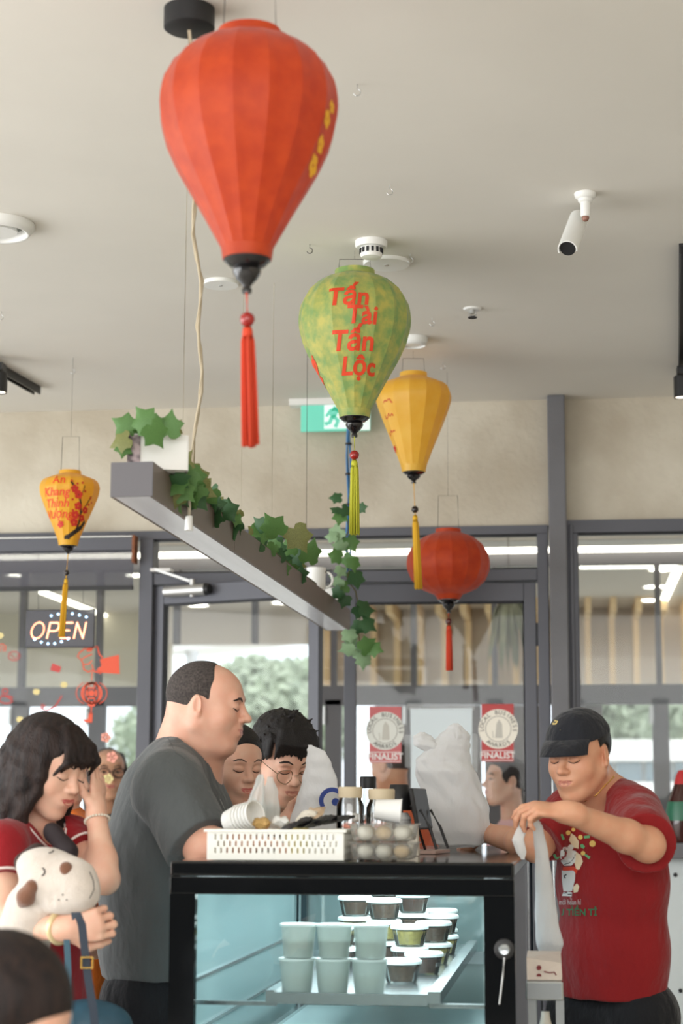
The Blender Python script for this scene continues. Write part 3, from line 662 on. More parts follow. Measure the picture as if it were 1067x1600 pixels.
# security camera
c = onZ(914, 302, ZC); sv = thing('security_camera', c-V(0, 0, .2), 'white bullet security camera pointing down from the ceiling at the right', 'security camera')
MB().lathe([(.022, -.018), (.03, -.012), (.032, -.004), (.032, 0)], c, 28).build('mount_base', m_white, sv, smooth='auto')
MB().lathe([(.0135, -.072), (.0145, -.066), (.015, -.03), (.021, -.026), (.022, -.012)], c, 24).build('stem', m_white, sv, smooth='auto')
pj = c-V(0, 0, .076); MB().ball(pj, .011).build('joint', M('copper_joint', C(150, 110, 96), .5, metal=.4), sv, smooth=True)
h0 = P(905, 340, 5.58); h1 = P(887, 388, 5.42); dv = (h1-h0).normalized()
_, u_, w_ = frame_of(dv)
if w_.y > 0: w_ = -w_
MB().cyl(h0, h1-dv*.004, .0245, n=28).build('housing', m_white, sv, smooth='auto')
mb = MB(); n = 15; vs = []
for q in (h0+dv*.006, h1+dv*.008):
    for r in (.0255, .029):
        vs += [q+(u_*math.cos(a)+w_*math.sin(a))*r for a in [PI*(-.1+1.2*i/n) for i in range(n+1)]]
k = n+1
fs = [(k+i, k+i+1, 3*k+i+1, 3*k+i) for i in range(n)]+[(i, 2*k+i, 2*k+i+1, i+1) for i in range(n)]+[(2*k+i, 3*k+i, 3*k+i+1, 2*k+i+1) for i in range(n)]
mb.add(vs, fs).build('sun_shield', m_white, sv, smooth='auto')
MB().cyl(h1-dv*.004, h1, .0235, n=24).build('lens_glass', m_black, sv)
# track lights
m_trk = M('track_black', C(34, 34, 34), .4); m_spot = M('spot_glow', C(255, 238, 214), emit=6, ecol=(1, .88, .7, 1))
def track(pa, pb, lamps, label, lab2):
    a, b = on_ceiling(*pa), on_ceiling(*pb); d = (b-a).normalized(); n = V(-d.y, d.x, 0)*.017
    t = thing('light_track', (a+b)/2-V(0, 0, .035), label, 'light track')
    for s_ in (-1, 1): MB().obox((a+b)/2+n*s_*.82-V(0, 0, .0175), (b-a)/2, n*.18, V(0, 0, .0175)).build('track_side', m_trk, t)
    MB().obox((a+b)/2-V(0, 0, .006), (b-a)/2, n*.8, V(0, 0, .006)).build('track_channel', m_black, t)
    for px, py0, py1 in lamps:
        q = onZ(px, py0, ZC-.04); r = ray(px, py1); tt = (q.x*r.x+q.y*r.y)/(r.x**2+r.y**2); z1 = CAMZ+tt*r.z
        s2 = thing('track_spotlight', V(q.x, q.y, z1), lab2, 'spotlight')
        MB().box(q+V(-.02, -.03, -.02), q+V(.02, .03, .01)).cyl(q, q-V(0, 0, .03), .008).build('adapter', m_trk, s2)
        MB().lathe([(.031, z1-q.z), (.034, z1-q.z), (.034, -.03), (.028, -.024)], q, 24, caps=False).build('barrel', m_trk, s2, smooth='auto')
        MB().cyl(V(q.x, q.y, z1+.006), V(q.x, q.y, z1+.01), .031, n=24).build('lamp', m_spot, s2)
track((-60, 537), (58, 604), [(-1, 572, 614)], 'black ceiling light track at the left edge of the picture', 'black cylinder spotlight on the left track')
track((1069, 380), (1066, 585), [(1065, 578, 622)], 'black ceiling light track at the right edge of the picture', 'lit black cylinder spotlight on the right track')
# ------------------------------------------------------------------ exit sign
ey = W-.12; e0 = onY(470, 621, ey); e1 = onY(578, 672, ey)
ex = thing('exit_sign', V((e0.x+e1.x)/2, ey, e1.z), 'green and white running man exit sign under the ceiling', 'exit sign')
m_eg = M('exit_green', C(112, 205, 182), .4, emit=.35, ecol=C(100, 205, 178)); m_ew = M('exit_white', C(230, 245, 240), .4, emit=.4, ecol=C(225, 245, 240))
MB().box((e0.x, ey, e1.z), (e1.x, ey+.02, e0.z)).build('panel', m_eg, ex, bevel=.002)
MB().box((e0.x-.05, ey-.02, ZC-.028), (e1.x, ey+.05, ZC)).build('housing', m_white, ex)
sw_ = e1.x-e0.x; sh = e0.z-e1.z; eo = V(e0.x, ey-.002, e1.z)
MB().box((e0.x+sw_*.34, ey-.0012, e1.z+sh*.06), (e0.x+sw_*.70, ey-.0004, e0.z-sh*.06)).box((e0.x+sw_*.72, ey-.0012, e1.z), (e1.x, ey-.0004, e0.z)).build('white_field', m_ew, ex)
mb = MB()
S = lambda p: [(a*sw_, b*sh) for a, b in p]
flat(mb, disc2(.53*sw_, .80*sh, .085*sh, 16), eo, (1, 0, 0), (0, 0, 1))
for pts, w in (([(.52, .68), (.46, .42)], .2), ([(.52, .66), (.43, .6), (.37, .42)], .09), ([(.5, .64), (.58, .52), (.65, .56)], .09), ([(.46, .44), (.54, .3), (.5, .1)], .12), ([(.46, .44), (.42, .24), (.35, .2)], .12)):
    flat(mb, line2(S(pts), w*sh), eo, (1, 0, 0), (0, 0, 1))
mb.build('running_man', m_eg, ex, fixn=False)
# ------------------------------------------------------------------ hanging plank with ivy
nb = P(238, 775, 4.45); zb_ = nb.z
fb = onZ(547, 984.5, zb_); nl = onZ(167.5, 773.5, zb_)
D = (fb-nb); BL = D.length; Du = D.normalized(); Wv = nl-nb; Wv = Wv-Du*Wv.dot(Du)
Hv = V(0, 0, axis_z(239, 721, nb.x, nb.y)-zb_)
bm_ = thing('hanging_plank', (nb+fb+Wv)/2, 'long grey boxed plank hung level from the ceiling on cords', 'hanging shelf')
m_side = M('plank_brown', C(112, 100, 90), .5, var=.06, vscale=4); m_end = M('plank_end', C(98, 96, 100), .55); m_under = M('plank_underside', C(232, 233, 238), .25, var=.1, vscale=3, stretch=(6, .6, 1), spec=.8)  # underside colour whitened in place of the bright windows it reflects
def pan(a0, a1, w0, w1, h0, h1): return MB().obox(nb+Du*(a0+a1)/2+Wv*(w0+w1)/2+Hv*(h0+h1)/2, Du*(a1-a0)/2, Wv*(w1-w0)/2, Hv*(h1-h0)/2)
seams = [.006, BL*.29, BL*.80, BL]
for a, b in zip(seams, seams[1:]):
    for w0, w1 in ((0, .08), (.92, 1)): pan(a, b-.002, w0, w1, .0, 1).build('side_board', m_side, bm_)
    pan(a, b-.002, .08, .92, 0, .1).build('underside_board', m_under, bm_)
    pan(a, b-.002, .08, .92, .8, .92).build('top_board', m_side, bm_)
pan(0, .006, 0, 1, 0, 1).build('end_board', m_end, bm_)
pan(BL, BL+.006, 0, 1, 0, 1).build('end_board', m_end, bm_)
def top(t, w=.5, h=1.0): return nb+Du*(BL*t)+Wv*w+Hv*h
# cords and rope that carry the plank
m_rope = M('jute_rope', C(192, 178, 152), .95, bump=.4, bscale=300)
ct = ORG['ceiling_rose']+V(0, 0, .0)
rp = thing('hanging_rope', top(.06, .3), 'twisted jute rope from the black ceiling rose to the plank', 'rope')
q0 = V(ct.x, ct.y, ct.z)
lo, hi = 0, .5
for _ in range(40):
    m_ = (lo+hi)/2; q1 = top(m_, .3); q = CR.transposed() @ (q1-CAM); lo, hi = (m_, hi) if 533.5-q.x/q.z*FPX < 291 else (lo, m_)
pts = [q0.lerp(q1, k/20)+V(math.cos(YAW), math.sin(YAW), 0)*(.055*math.sin(PI*(k/20)**1.2)*(k/20)+.006*math.sin(k*1.4)*(0 < k < 20)) for k in range(21)]
MB().tube(pts, .0042, 7).build('strand', m_rope, rp, smooth=True)
MB().tube([p+V(.006*math.sin(i*2), .004*math.cos(i*2), 0) for i, p in enumerate(pts)], .003, 6).build('strand', m_rope, rp, smooth=True)
for px, t, lb in ((284, .045, 'thin straight cord from the ceiling to the plank near its planter'), (424, .42, 'thin cord from the ceiling to the middle of the plank'), (478, .62, 'thin dark cord from the ceiling hook to the plank'), (376, .32, 'faint dark cord from the ceiling to the plank behind the red tassel')):
    b = top(t, .5); r = ray(px, 800); lo, hi = 0, 1
    for _ in range(40):               # the point of the plank that lies under this cord
        m_ = (lo+hi)/2; b = top(m_, .5); q = CR.transposed() @ (b-CAM); x = 533.5-q.x/q.z*FPX
        lo, hi = (m_, hi) if x < px else (lo, m_)
    MB().tube([b, V(b.x, b.y, ZC)], .0013, 5).build('hanging_cord', m_string if px != 478 else m_wire, bm_)
tp = P(318, 805, 4.62); tl = thing('rope_tail', tp-V(0, 0, .08), 'frayed white rope tail hanging over the side of the plank', 'rope')
sd_ = -Wv.normalized()*.012
def tail(px, py): 
    p = P(px, py, 4.8); s0 = (p-nb); return p
e_ = top(.10, 0)+sd_
for i, o in enumerate((-.004, .006)): MB().tube([top(.115, .2)+V(0, 0, .004), top(.11, 0)+sd_, e_+Du*o+V(0, 0, -.05), e_+V(0, 0, -.085)], .0042, 6).build('strand', m_string, tl, smooth=True)
MB().cyl(e_+V(0, 0, -.08), e_+V(0, 0, -.118), .009, .011, n=10).build('knot', m_white, tl, smooth='auto')
# ivy
def leaf_mesh(name, s, mat):
    o = [(0, 0), (.16, -.14), (.36, -.10), (.52, .06), (.44, .22), (.48, .38), (.58, .56), (.40, .64), (.27, .68), (.12, .86), (0, 1.08)]
    pts = o+[(-x, y) for x, y in reversed(o[1:-1])]
    vs = [(x*s, y*s, (-.22*abs(x)-.12*y*y)*s+.04*s*math.sin(9*x)) for x, y in pts]+[(0, .1*s, .03*s), (0, .5*s, .02*s)]
    n = len(pts); c1, c2 = n, n+1; fs = []
    for i in range(n):
        j = (i+1) % n; c = c1 if (i < 5 or i >= n-5) else c2
        fs.append((i, j, c))
    fs += [(4+1, c2, c1), (c1, c2, n-5)]
    me = bpy.data.meshes.new(name); me.from_pydata(vs, [], fs); me.materials.append(mat); me.polygons.foreach_set('use_smooth', [True]*len(me.polygons)); me.update(); return me
m_lf = [M('ivy_green', C(98, 142, 76), .55, var=.35, vscale=40, transl=.25), M('ivy_dark', C(62, 104, 62), .55, var=.3, vscale=40, transl=.2), M('ivy_pale', C(176, 198, 164), .6, var=1, vcol=C(104, 146, 98), vscale=70, transl=.25), M('ivy_olive', C(136, 140, 84), .6, var=.3, vscale=30, transl=.25)]
LMS = [leaf_mesh('leaf', 1.0, m) for m in m_lf]
m_stem = M('ivy_stem', C(96, 92, 56), .8)
rgi = random.Random(11)
def put_leaf(par, p, size, kind, roll=None, tilt=.55):
    o = bpy.data.objects.new('leaf', LMS[kind]); COL.objects.link(o); o.parent = par
    n = (CAM-p).normalized()+V(rgi.gauss(0, tilt), rgi.gauss(0, tilt*.5), rgi.gauss(0, tilt)); n.normalize()
    a = roll if roll is not None else rgi.uniform(0, 2*PI)
    up = V(math.sin(a), 0, math.cos(a)); y = (up-n*up.dot(n)).normalized(); x = y.cross(n)
    R_ = Matrix((x, y, n)).transposed().to_4x4(); o.matrix_local = Matrix.Translation(p-ORG[par.name]-y*size*.45) @ R_ @ Matrix.Diagonal((size, size, size, 1))
    return o
def ivy(label, stem, leaves, group='trailing ivy on the plank'):
    t = thing('ivy_vine', stem[0], label, 'ivy', group)
    if len(stem) > 1: MB().tube(stem, .0025, 5).build('stem', m_stem, t)
    for l in leaves: put_leaf(t, *l)
    return t
# planter
pc = P(247, 728, 4.62); pu = (V(.95, .25, 0)).normalized(); pv = V(-pu.y, pu.x, 0); pc = V(pc.x, pc.y, zb_+Hv.z+.002)
pt = thing('planter_box', pc, 'white box planter with a printed end standing on the near end of the plank', 'planter')
hx, hy, hz = .070, .038, .044
for c_, ax_, ay_, az_ in ((V(0, -hy, hz), hx, .003, hz), (V(0, hy, hz), hx, .003, hz)): MB().obox(pc+pu*c_.x+pv*c_.y+V(0, 0, c_.z), pu*ax_, pv*ay_, V(0, 0, az_)).build('side', m_white, pt)
for s_ in (-1, 1): MB().obox(pc+pu*(hx*s_)+V(0, 0, hz), pu*.003, pv*hy, V(0, 0, hz)).build('end', m_white, pt)
MB().obox(pc+V(0, 0, .004), pu*hx, pv*hy, V(0, 0, .004)).build('bottom', m_white, pt)
MB().obox(pc+V(0, 0, hz*1.6), pu*(hx-.004), pv*(hy-.004), V(0, 0, .004)).build('soil', M('soil', C(60, 46, 36), .95, bump=.5), pt)
MB().obox(pc-pu*(hx-.008)-pv*(hy+.008)+V(0, 0, hz*.98), pu*.016+pv*.004, pv*.002, V(0, 0, hz*.95)).build('printed_card', M('printed_card', C(40, 38, 44), .4, var=1, vcol=C(196, 178, 184), vscale=45, detail=1), pt)
pl = [(P(x, y, 4.55+dd), s, k, math.radians(r), .35) for x, y, s, k, r, dd in ((187, 690, .052, 3, 250, 0), (193, 664, .058, 0, 300, .02), (208, 672, .05, 0, 330, .05), (222, 654, .066, 0, 325, 0), (246, 680, .066, 0, 135, -.06), (240, 664, .05, 0, 300, 0), (264, 662, .062, 0, 10, 0), (272, 668, .045, 3, 45, .03), (193, 702, .04, 0, 190, 0))]
ivy('bright green ivy sprouting from the white planter box', [pc+V(0, 0, .06), pc+V(.01, 0, .09)], pl)
def edge_pt(t, w, h): return top(t, w, h)
st_ = [top(.05+.006*i, -.02, 1.05-.05*i) for i in range(12)]
lv = []
for i in range(22):
    t_ = rgi.uniform(.05, .115); p = top(t_, rgi.uniform(-.28, .05), rgi.uniform(.25, 1.3)); lv.append((p, rgi.uniform(.045, .075), rgi.choice((0, 0, 1, 1, 3)), rgi.uniform(2.2, 4.1), .5))
lv += [(top(.085, -.05, 1.65), .06, 3, .7, .3), (top(.125, -.05, 1.45), .055, 3, .6, .3)]
ivy('bushy clump of dark ivy over the plank side below the planter', st_, lv)
st_ = [top(.12+i*.03, .05+.04*math.sin(i), 1.03) for i in range(9)]
lv = []
for i in range(20):
    t_ = .14+.24*i/26+rgi.uniform(-.01, .01); lv.append((top(t_, rgi.uniform(-.15, .3), rgi.uniform(.75, 1.35)), rgi.uniform(.045, .07), rgi.choice((1, 1, 0, 3, 1)), rgi.uniform(0, 6.28), .6))
ivy('dark ivy trailing along the plank behind the rope tail', st_, lv)
st_ = [top(.38+i*.04, .05+.04*math.sin(i*1.3), 1.05) for i in range(10)]
lv = []
for i in range(26):
    t_ = .40+.34*i/34+rgi.uniform(-.01, .01); lv.append((top(t_, rgi.uniform(-.1, .4), rgi.uniform(.8, 1.75)), rgi.uniform(.045, .07), rgi.choice((0, 1, 1, 3, 0)), rgi.uniform(0, 6.28), .5))
lv += [(P(468, 842, 6.0), .085, 3, 2.6, .3), (P(487, 862, 6.4), .08, 0, .2, .3), (P(425, 822, 5.6), .075, 0, 5.9, .3)]
ivy('leafy ivy trailing along the middle of the plank', st_, lv)
zz = [(546, 775), (538, 800), (546, 825), (535, 850), (548, 880), (542, 905), (556, 925), (562, 960), (560, 990), (565, 1020), (570, 1035)]
st_ = [P(x, y, 7.35) for x, y in zz]
lv = [(P(x, y, 7.3+rgi.uniform(-.05, .05)), s*.8, k, math.radians(r), .4) for x, y, s, k, r in
      ((524, 777, .06, 1, 270), (525, 795, .06, 1, 300), (531, 808, .075, 0, 190), (541, 799, .06, 1, 120), (566, 793, .05, 1, 80), (523, 835, .085, 2, 230), (517, 838, .06, 2, 270), (531, 856, .075, 2, 200), (549, 850, .08, 0, 150), (524, 868, .075, 0, 280), (545, 878, .075, 0, 130), (553, 882, .07, 0, 170), (532, 893, .06, 2, 200),
       (556, 905, .09, 1, 170), (524, 910, .075, 2, 320), (533, 918, .07, 0, 250), (525, 928, .07, 1, 230), (538, 940, .065, 1, 200), (574, 950, .09, 1, 80), (565, 955, .08, 1, 130), (577, 976, .085, 1, 120), (560, 982, .07, 1, 200), (546, 993, .075, 2, 170), (549, 1004, .065, 2, 200), (575, 1008, .09, 0, 60), (586, 1014, .075, 0, 110), (542, 1018, .085, 2, 250), (566, 1025, .085, 2, 190), (569, 1034, .08, 2, 180))]
ivy('long ivy strand hanging down past the far end of the plank', st_, lv)
# mug and cube on the plank
def mug(c, r, h, label):
    t = thing('mug', c, label, 'mug')
    MB().lathe([(r*.2, 0), (r*.88, 0), (r*.92, .004), (r, h), (r*.92, h), (r*.86, .01), (r*.1, .008)], c, 28, caps=False).build('cup_body', m_white, t, smooth='auto')
    e = V(math.cos(YAW), math.sin(YAW)*-.6, 0).normalized()
    MB().tube([c+e*(r*.95+.30*h*math.sin(a))+V(0, 0, h*(.5+.32*math.cos(a))) for a in [PI*i/10 for i in range(11)]], .005, 8).build('handle', m_white, t, smooth=True)
m1 = top(.81, .4, 1.0)
mug(m1, .038, .095, 'white mug standing on the plank among the ivy')
cu = top(.93, .35, 1.0); cb_ = thing('cube_planter', cu, 'small white cube pot with a drawn face at the far end of the plank', 'pot')
s_ = .032
MB().obox(cu+V(0, 0, s_), Du*s_, Wv.normalized()*s_, V(0, 0, s_)).build('pot_body', m_white, cb_, bevel=.006)
nn = -Wv.normalized(); mb = MB(); fo = cu+V(0, 0, s_)+nn*(s_+.0012)
for a, b in ((-.009, .008), (.009, .008)): flat(mb, disc2(a, b, .003, 10), fo, Du, (0, 0, 1))
flat(mb, line2(arc2(0, -.002, .009, 200, 340, 8), .002), fo, Du, (0, 0, 1)); mb.build('drawn_face', m_black, cb_, fixn=False)
# blue cable bundle
ca_ = P(544, 912, 7.5); cbd = thing('cable_bundle', ca_, 'bundle of blue cables tied with black ties hanging behind the green lantern', 'cable')
m_blue = M('blue_cable', C(62, 118, 168), .5)
for i in range(3):
    o = V(.006*math.cos(i*2.1), .006*math.sin(i*2.1), 0); MB().tube([ca_+o+V(0, 0, k/12*(ZC-ca_.z))+V(.004*math.sin(k*1.3+i), 0, 0) for k in range(13)], .0045, 6).build('cable', m_blue, cbd, smooth=True)
for k in (.12, .36, .50, .64, .78): MB().cyl(ca_+V(0, 0, k*(ZC-ca_.z)-.004), ca_+V(0, 0, k*(ZC-ca_.z)+.004), .0135, n=10).build('cable_tie', m_black, cbd)
# ------------------------------------------------------------------ OPEN sign
oy = W-.02
def pxm(parts, Y, mb=None):
    mb = mb or MB()
    for vs, fs in parts: mb.add([onY(a, b, Y) for a, b in vs], fs)
    return mb
os_ = thing('open_sign', onY(95, 1013, oy), 'lit LED sign reading OPEN hanging in the left window', 'sign')
p0, p1 = onY(42, 953, oy), onY(148, 1012, oy)
MB().box((p0.x, oy-.012, p1.z), (p1.x, oy, p0.z)).build('panel', M('smoked_acrylic', C(74, 74, 82), .3, alpha=.82), os_, bevel=.008)
for x_ in (60, 130): MB().tube([onY(x_, 953, oy-.006), onY(x_, 860, oy-.006)], .0012, 4).build('cord', m_wire, os_)
m_or = M('orange_led', C(255, 170, 130), emit=5, ecol=(1, .36, .20, 1)); m_bl = M('blue_led', C(190, 225, 255), emit=5, ecol=(.45, .72, 1, 1))
def along(pts, step):
    out = []; acc = 0
    for (x0, y0), (x1, y1) in zip(pts, pts[1:]):
        l = math.hypot(x1-x0, y1-y0); n = max(1, int(l/step)); out += [(x0+(x1-x0)*k/n, y0+(y1-y0)*k/n) for k in range(n)]
    return out+[pts[-1]]
sl = lambda x, y: (x+(985-y)*.22, y)
letters = {'letter_o': [[(59+9.5*math.cos(2*PI*k/26)+ (985-(985+12.5*math.sin(2*PI*k/26)))*.22, 985+12.5*math.sin(2*PI*k/26)) for k in range(27)]],
           'letter_p': [[sl(76, 997), sl(76, 973), sl(88, 973), sl(91, 978), sl(90, 984), sl(86, 986), sl(77, 986)]],
           'letter_e': [[sl(111, 973), sl(97, 973), sl(97, 997), sl(111, 997)], [sl(98, 985), sl(108, 985)]],
           'letter_n': [[sl(118, 997), sl(118, 973), sl(132, 997), sl(132, 973)]]}
for nm, ls in letters.items():
    mb = MB()
    for l in ls:
        for x, y in along(l, 1.9): mb.ball(onY(x, y, oy-.013), .0034, 6, 4)
    tag(mb.build(nm, m_or, os_, smooth=True), kind='stuff')
mb = MB()
for k in range(6): mb.ball(onY(80+11*k, 964-5.5*math.sin(PI*(k+.6)/5.6), oy-.013), .0052, 6, 4)
for k in range(6): mb.ball(onY(54+10.5*k, 997+9*math.sin(PI*(k+.4)/5.6), oy-.013), .0052, 6, 4)
tag(mb.build('border_lights', m_bl, os_, smooth=True), kind='stuff')
# ------------------------------------------------------------------ stickers on the window
gy = W+.0185
m_sr = M('red_vinyl', C(226, 84, 48), .5); m_sr2 = M('dull_red_vinyl', C(196, 62, 58), .5); m_sy = M('yellow_vinyl', C(222, 204, 140), .5); m_sp = M('pink_vinyl', C(238, 160, 140), .5)
def sticker(name, parts, mat, label, cat='sticker', grp='stickers on the left window glass'):
    mb = pxm(parts, gy); o = mb.build(name, mat, None, fixn=False); o['kind'] = 'thing'; return tag(o, label, cat, grp)
hand = [line2([(134, 1012), (124, 1020), (121, 1026), (127, 1031), (134, 1026), (144, 1022)], 2.2), line2([(127, 1031), (130, 1038), (138, 1038), (144, 1032)], 2.2), line2([(130, 1038), (131, 1046), (138, 1050), (146, 1046), (143, 1038)], 2.2), line2([(144, 1012), (152, 1010), (155, 1022), (160, 1028)], 2.6), line2([(144, 1048), (152, 1050), (158, 1052)], 2.4),
        poly2([(134, 1014), (140, 1010.5), (146, 1012), (143, 1018), (136, 1018)]), poly2([(156, 1030), (186, 1023), (187, 1053), (154, 1051), (151, 1046), (158, 1040)])]
sticker('hand_sticker', hand, m_sr, 'red sticker of a hand with patterned cuff on the left window')
lan = [line2([(144, 1050), (143, 1064)], 1.6), disc2(143, 1083, 17, 28, 13.5), disc2(143, 1083, 9.5, 20, 7), disc2(143, 1083, 5, 14)]+[line2(arc2(143, 1083, r, -90, 90, 12, 17), 1.6) for r in (6, 12)]+[line2(arc2(143, 1083, r, 90, 270, 12, 17), 1.6) for r in (6, 12)]+[line2(arc2(143, 1083, 24, 60, -60, 10, 19), 1.4), line2(arc2(143, 1083, 24, 120, 240, 10, 19), 1.4), poly2([(134, 1066), (152, 1066), (150, 1069), (136, 1069)]), poly2([(136, 1100), (150, 1100), (147, 1104), (139, 1104)]), line2([(143, 1104), (142, 1116)], 2), poly2([(139, 1114), (145, 1114), (144, 1129), (134, 1129), (128, 1124), (137, 1124)])]
sticker('lantern_sticker', lan, m_sr, 'red round lantern sticker hanging below the hand sticker')
sticker('envelope_sticker', [poly2([(82, 1036), (96, 1042), (93, 1051), (78, 1047)])], m_sr2, 'small red envelope sticker under the OPEN sign')
sticker('ribbon_sticker', [line2([(66, 1108), (70, 1102), (66, 1100), (64, 1107), (72, 1111), (86, 1104), (97, 1087)], 2.4)], m_sr2, 'curly red ribbon sticker above the dark haired woman')
sticker('fruit_sticker', [line2(arc2(22, 1025, 9, 0, 360, 20, 7), 1.4), line2([(14, 1020), (24, 1030), (30, 1022)], 1.2)], m_sr2, 'outlined red peach sticker near the left picture edge')
sticker('gate_sticker', [line2([(-4, 1018), (-4, 1008), (4, 1006), (9, 1010), (8, 1018)], 1.8), line2([(0, 1018), (0, 1011), (5, 1011), (5, 1018)], 1.4)], m_sr, 'small red gate shaped sticker at the left picture edge')
sticker('figure_sticker', [disc2(8, 1080, 5, 14, 3), line2(arc2(10, 1093, 11, 20, 340, 18, 6), 1.8), line2([(2, 1086), (14, 1090), (20, 1096)], 2.4)], m_sr2, 'red seated figure sticker at the left picture edge')
for i, (x, y, m, lb) in enumerate(((57, 1081, m_sy, 'pale yellow blob sticker above the ribbon sticker'), (100, 1070, m_sy, 'pale yellow blob sticker left of the lantern sticker'), (0, 993, m_sy, 'pale yellow blob sticker at the left edge, highest of them'), (31, 1124, m_sy, 'pale yellow blob sticker beside the dark hair'), (131, 1153, m_sy, 'pale yellow blob sticker right of the dark hair'))):
    sticker('gold_nugget_sticker', [poly2([(x-6, y), (x-3, y-5), (x+4, y-4), (x+6, y), (x+2, y+5), (x-4, y+4)])], m, lb)
for x, y, r, m, lb in ((165, 1152, 8, m_sp, 'pink five petal flower sticker above the woman with glasses'), (175, 1183, 9, m_sp, 'pink flower sticker over the forehead of the woman with glasses'), (169, 1217, 8, m_sy, 'cream flower sticker over the chin of the woman with glasses'), (140, 1198, 6, m_sy, 'cream petal sticker left of the woman with glasses')):
    sticker('flower_sticker', flower2(x, y, r), m, lb)
# award stickers and paper on the right door
ay = W+.013
def award(cx, y0, y1, dcx, dcy, r, col, silver, label, ftext):
    t = thing('award_sticker', onY(cx, y1, ay), label, 'sticker', 'award stickers on the glass door')
    o = lambda x, y: (x, y)
    pxm([poly2([(cx-25, y0), (cx+25, y0), (cx+25, y1), (cx-25, y1)])], ay).build('red_card', M('card_'+ftext, col, .5), t, fixn=False)
    pxm([poly2([(cx-25, y1-17.2), (cx+25, y1-17.2), (cx+25, y1-16.2), (cx-25, y1-16.2)]), poly2([(cx-25, y1-2.6), (cx+25, y1-2.6), (cx+25, y1-1.6), (cx-25, y1-1.6)])], ay-.0006).build('white_line', m_white, t, fixn=False)
    pxm([disc2(dcx, dcy, r, 40)], ay-.0012).build('silver_disc', silver, t, fixn=False)
    pxm([disc2(dcx, dcy, r*.66, 36, r*.62)], ay-.0018).build('inner_ring', m_sg, t, fixn=False)
    pxm([poly2([(dcx-5, dcy+14), (dcx-3, dcy-8), (dcx+1, dcy-15), (dcx+6, dcy-8), (dcx+7, dcy+14)]), line2([(dcx-9, dcy+3), (dcx-8, dcy+14)], 1.2)], ay-.0018).build('trophy_mark', m_sg2, t, fixn=False)
    mbt = MB()
    def arc_text(s, rad, a_mid, step, up):
        for k, ch in enumerate(s):
            if ch == ' ': continue
            a = math.radians(a_mid+(k-(len(s)-1)/2)*step*(-1 if up else 1)); vs, fs = text2d(ch, 9.0, 0, .1)
            ux, uy = (math.sin(a), math.cos(a)) if up else (-math.sin(a), -math.cos(a))   # px: right, baseline direction
            bx_, by_ = dcx+rad*math.cos(a), dcy-rad*math.sin(a)
            if up: U = (math.sin(a), math.cos(a)); N_ = (math.cos(a), -math.sin(a))
            else: U = (-math.sin(a), -math.cos(a)); N_ = (-math.cos(a), math.sin(a))
            mbt.add([onY(bx_+U[0]*p+N_[0]*q, by_+U[1]*p+N_[1]*q, ay-.0024) for p, q in vs], fs)
    arc_text('LOCAL BUSINESS', r*.83, 90, 14.5, True); arc_text('AWARDS', r*.83, 270, 15, False)
    mbt.build('lettering', m_sg3, t, fixn=False)
    vs, fs = text2d('FINALIST', 14.0, 0, .25); MB().add([onY(cx+p, y1-9.5-q, ay-.0008) for p, q in vs], fs).build('finalist_lettering', m_white, t, fixn=False)
m_sg = M('seal_ring', C(150, 146, 138), .4, metal=.3); m_sg2 = M('seal_mark', C(172, 168, 158), .4, metal=.3); m_sg3 = M('seal_text', C(92, 88, 84), .5)
award(777.5, 1100, 1190, 778.5, 1139, 31, C(186, 66, 66), M('seal_silver', C(214, 208, 194), .4, metal=.25), 'bright red and silver award sticker right of the white paper sheet', 'bright')
award(602, 1104, 1192, 601.5, 1142, 30, C(198, 102, 104), M('seal_pale', C(206, 206, 198), .45, metal=.2), 'faded red and silver award sticker left of the white paper sheet', 'faded')
ps = thing('paper_sheet', onY(690, 1245, ay), 'large blank white paper sheet taped to the right door', 'paper')
pxm([poly2([(641, 1107), (738, 1106), (737, 1244), (642, 1245)])], ay-.001).build('sheet', M('paper', C(216, 226, 230), .7), ps, fixn=False)
for x0_, y0_, x1_, y1_ in ((636, 1099, 742, 1110), (632, 1148, 644, 1200), (735, 1146, 747, 1206)):
    pxm([poly2([(x0_, y0_), (x1_, y0_+1), (x1_-1, y1_), (x0_+1, y1_-1)])], ay-.002).build('clear_tape', M('clear_tape', C(222, 226, 226), .25, alpha=.25), ps, fixn=False)
# ------------------------------------------------------------------ refrigerated display case, seen end-on
YC = 4.3; LEN = 2.0; YE = YC+LEN
cx0, cx1 = onY(266, 1400, YC).x, onY(804, 1400, YC).x; zt = onY(535, 1346.5, YC).z
wx0, wx1 = onY(305, 1450, YC).x, onY(756, 1450, YC).x; wz1 = onY(535, 1399, YC).z; wz0 = .46
m_bgl = M('black_glass', C(14, 16, 18), .08, spec=.4); m_bk = M('case_black', C(20, 21, 23), .25, var=.3, vscale=8)
m_steel = M('stainless', C(186, 192, 194), .22, metal=.9); m_teal = M('case_liner', C(190, 214, 216), .3, var=.08, vscale=5)
m_cgl = glassmat('case_glass', (.93, .985, .985, 1), .02); m_sgl = glassmat('side_glass', (.86, .9, .92, 1), .10)
m_led = M('case_led', C(235, 250, 255), emit=3, ecol=(.78, .95, 1, 1))
dc_ = thing('display_case', ((cx0+cx1)/2, YC, 0), 'black framed refrigerated glass display case seen from its end', 'display case')
MB().box((cx0, YC-.003, zt-.035), (cx1, YE, zt)).build('top_slab', m_bgl, dc_, bevel=.006)
MB().box((cx0, YC, 0), (cx1, YE, .40)).build('base_cabinet', m_bk, dc_, bevel=.004)
fp = MB().box((cx0, YC-.004, wz1), (cx1, YC+.03, zt-.0355)).build('front_frame', m_bgl, dc_, bevel=.003)
MB().box((cx0, YC-.004, .401), (wx0, YC+.022, wz1)).build('frame_stile', m_bgl, fp)
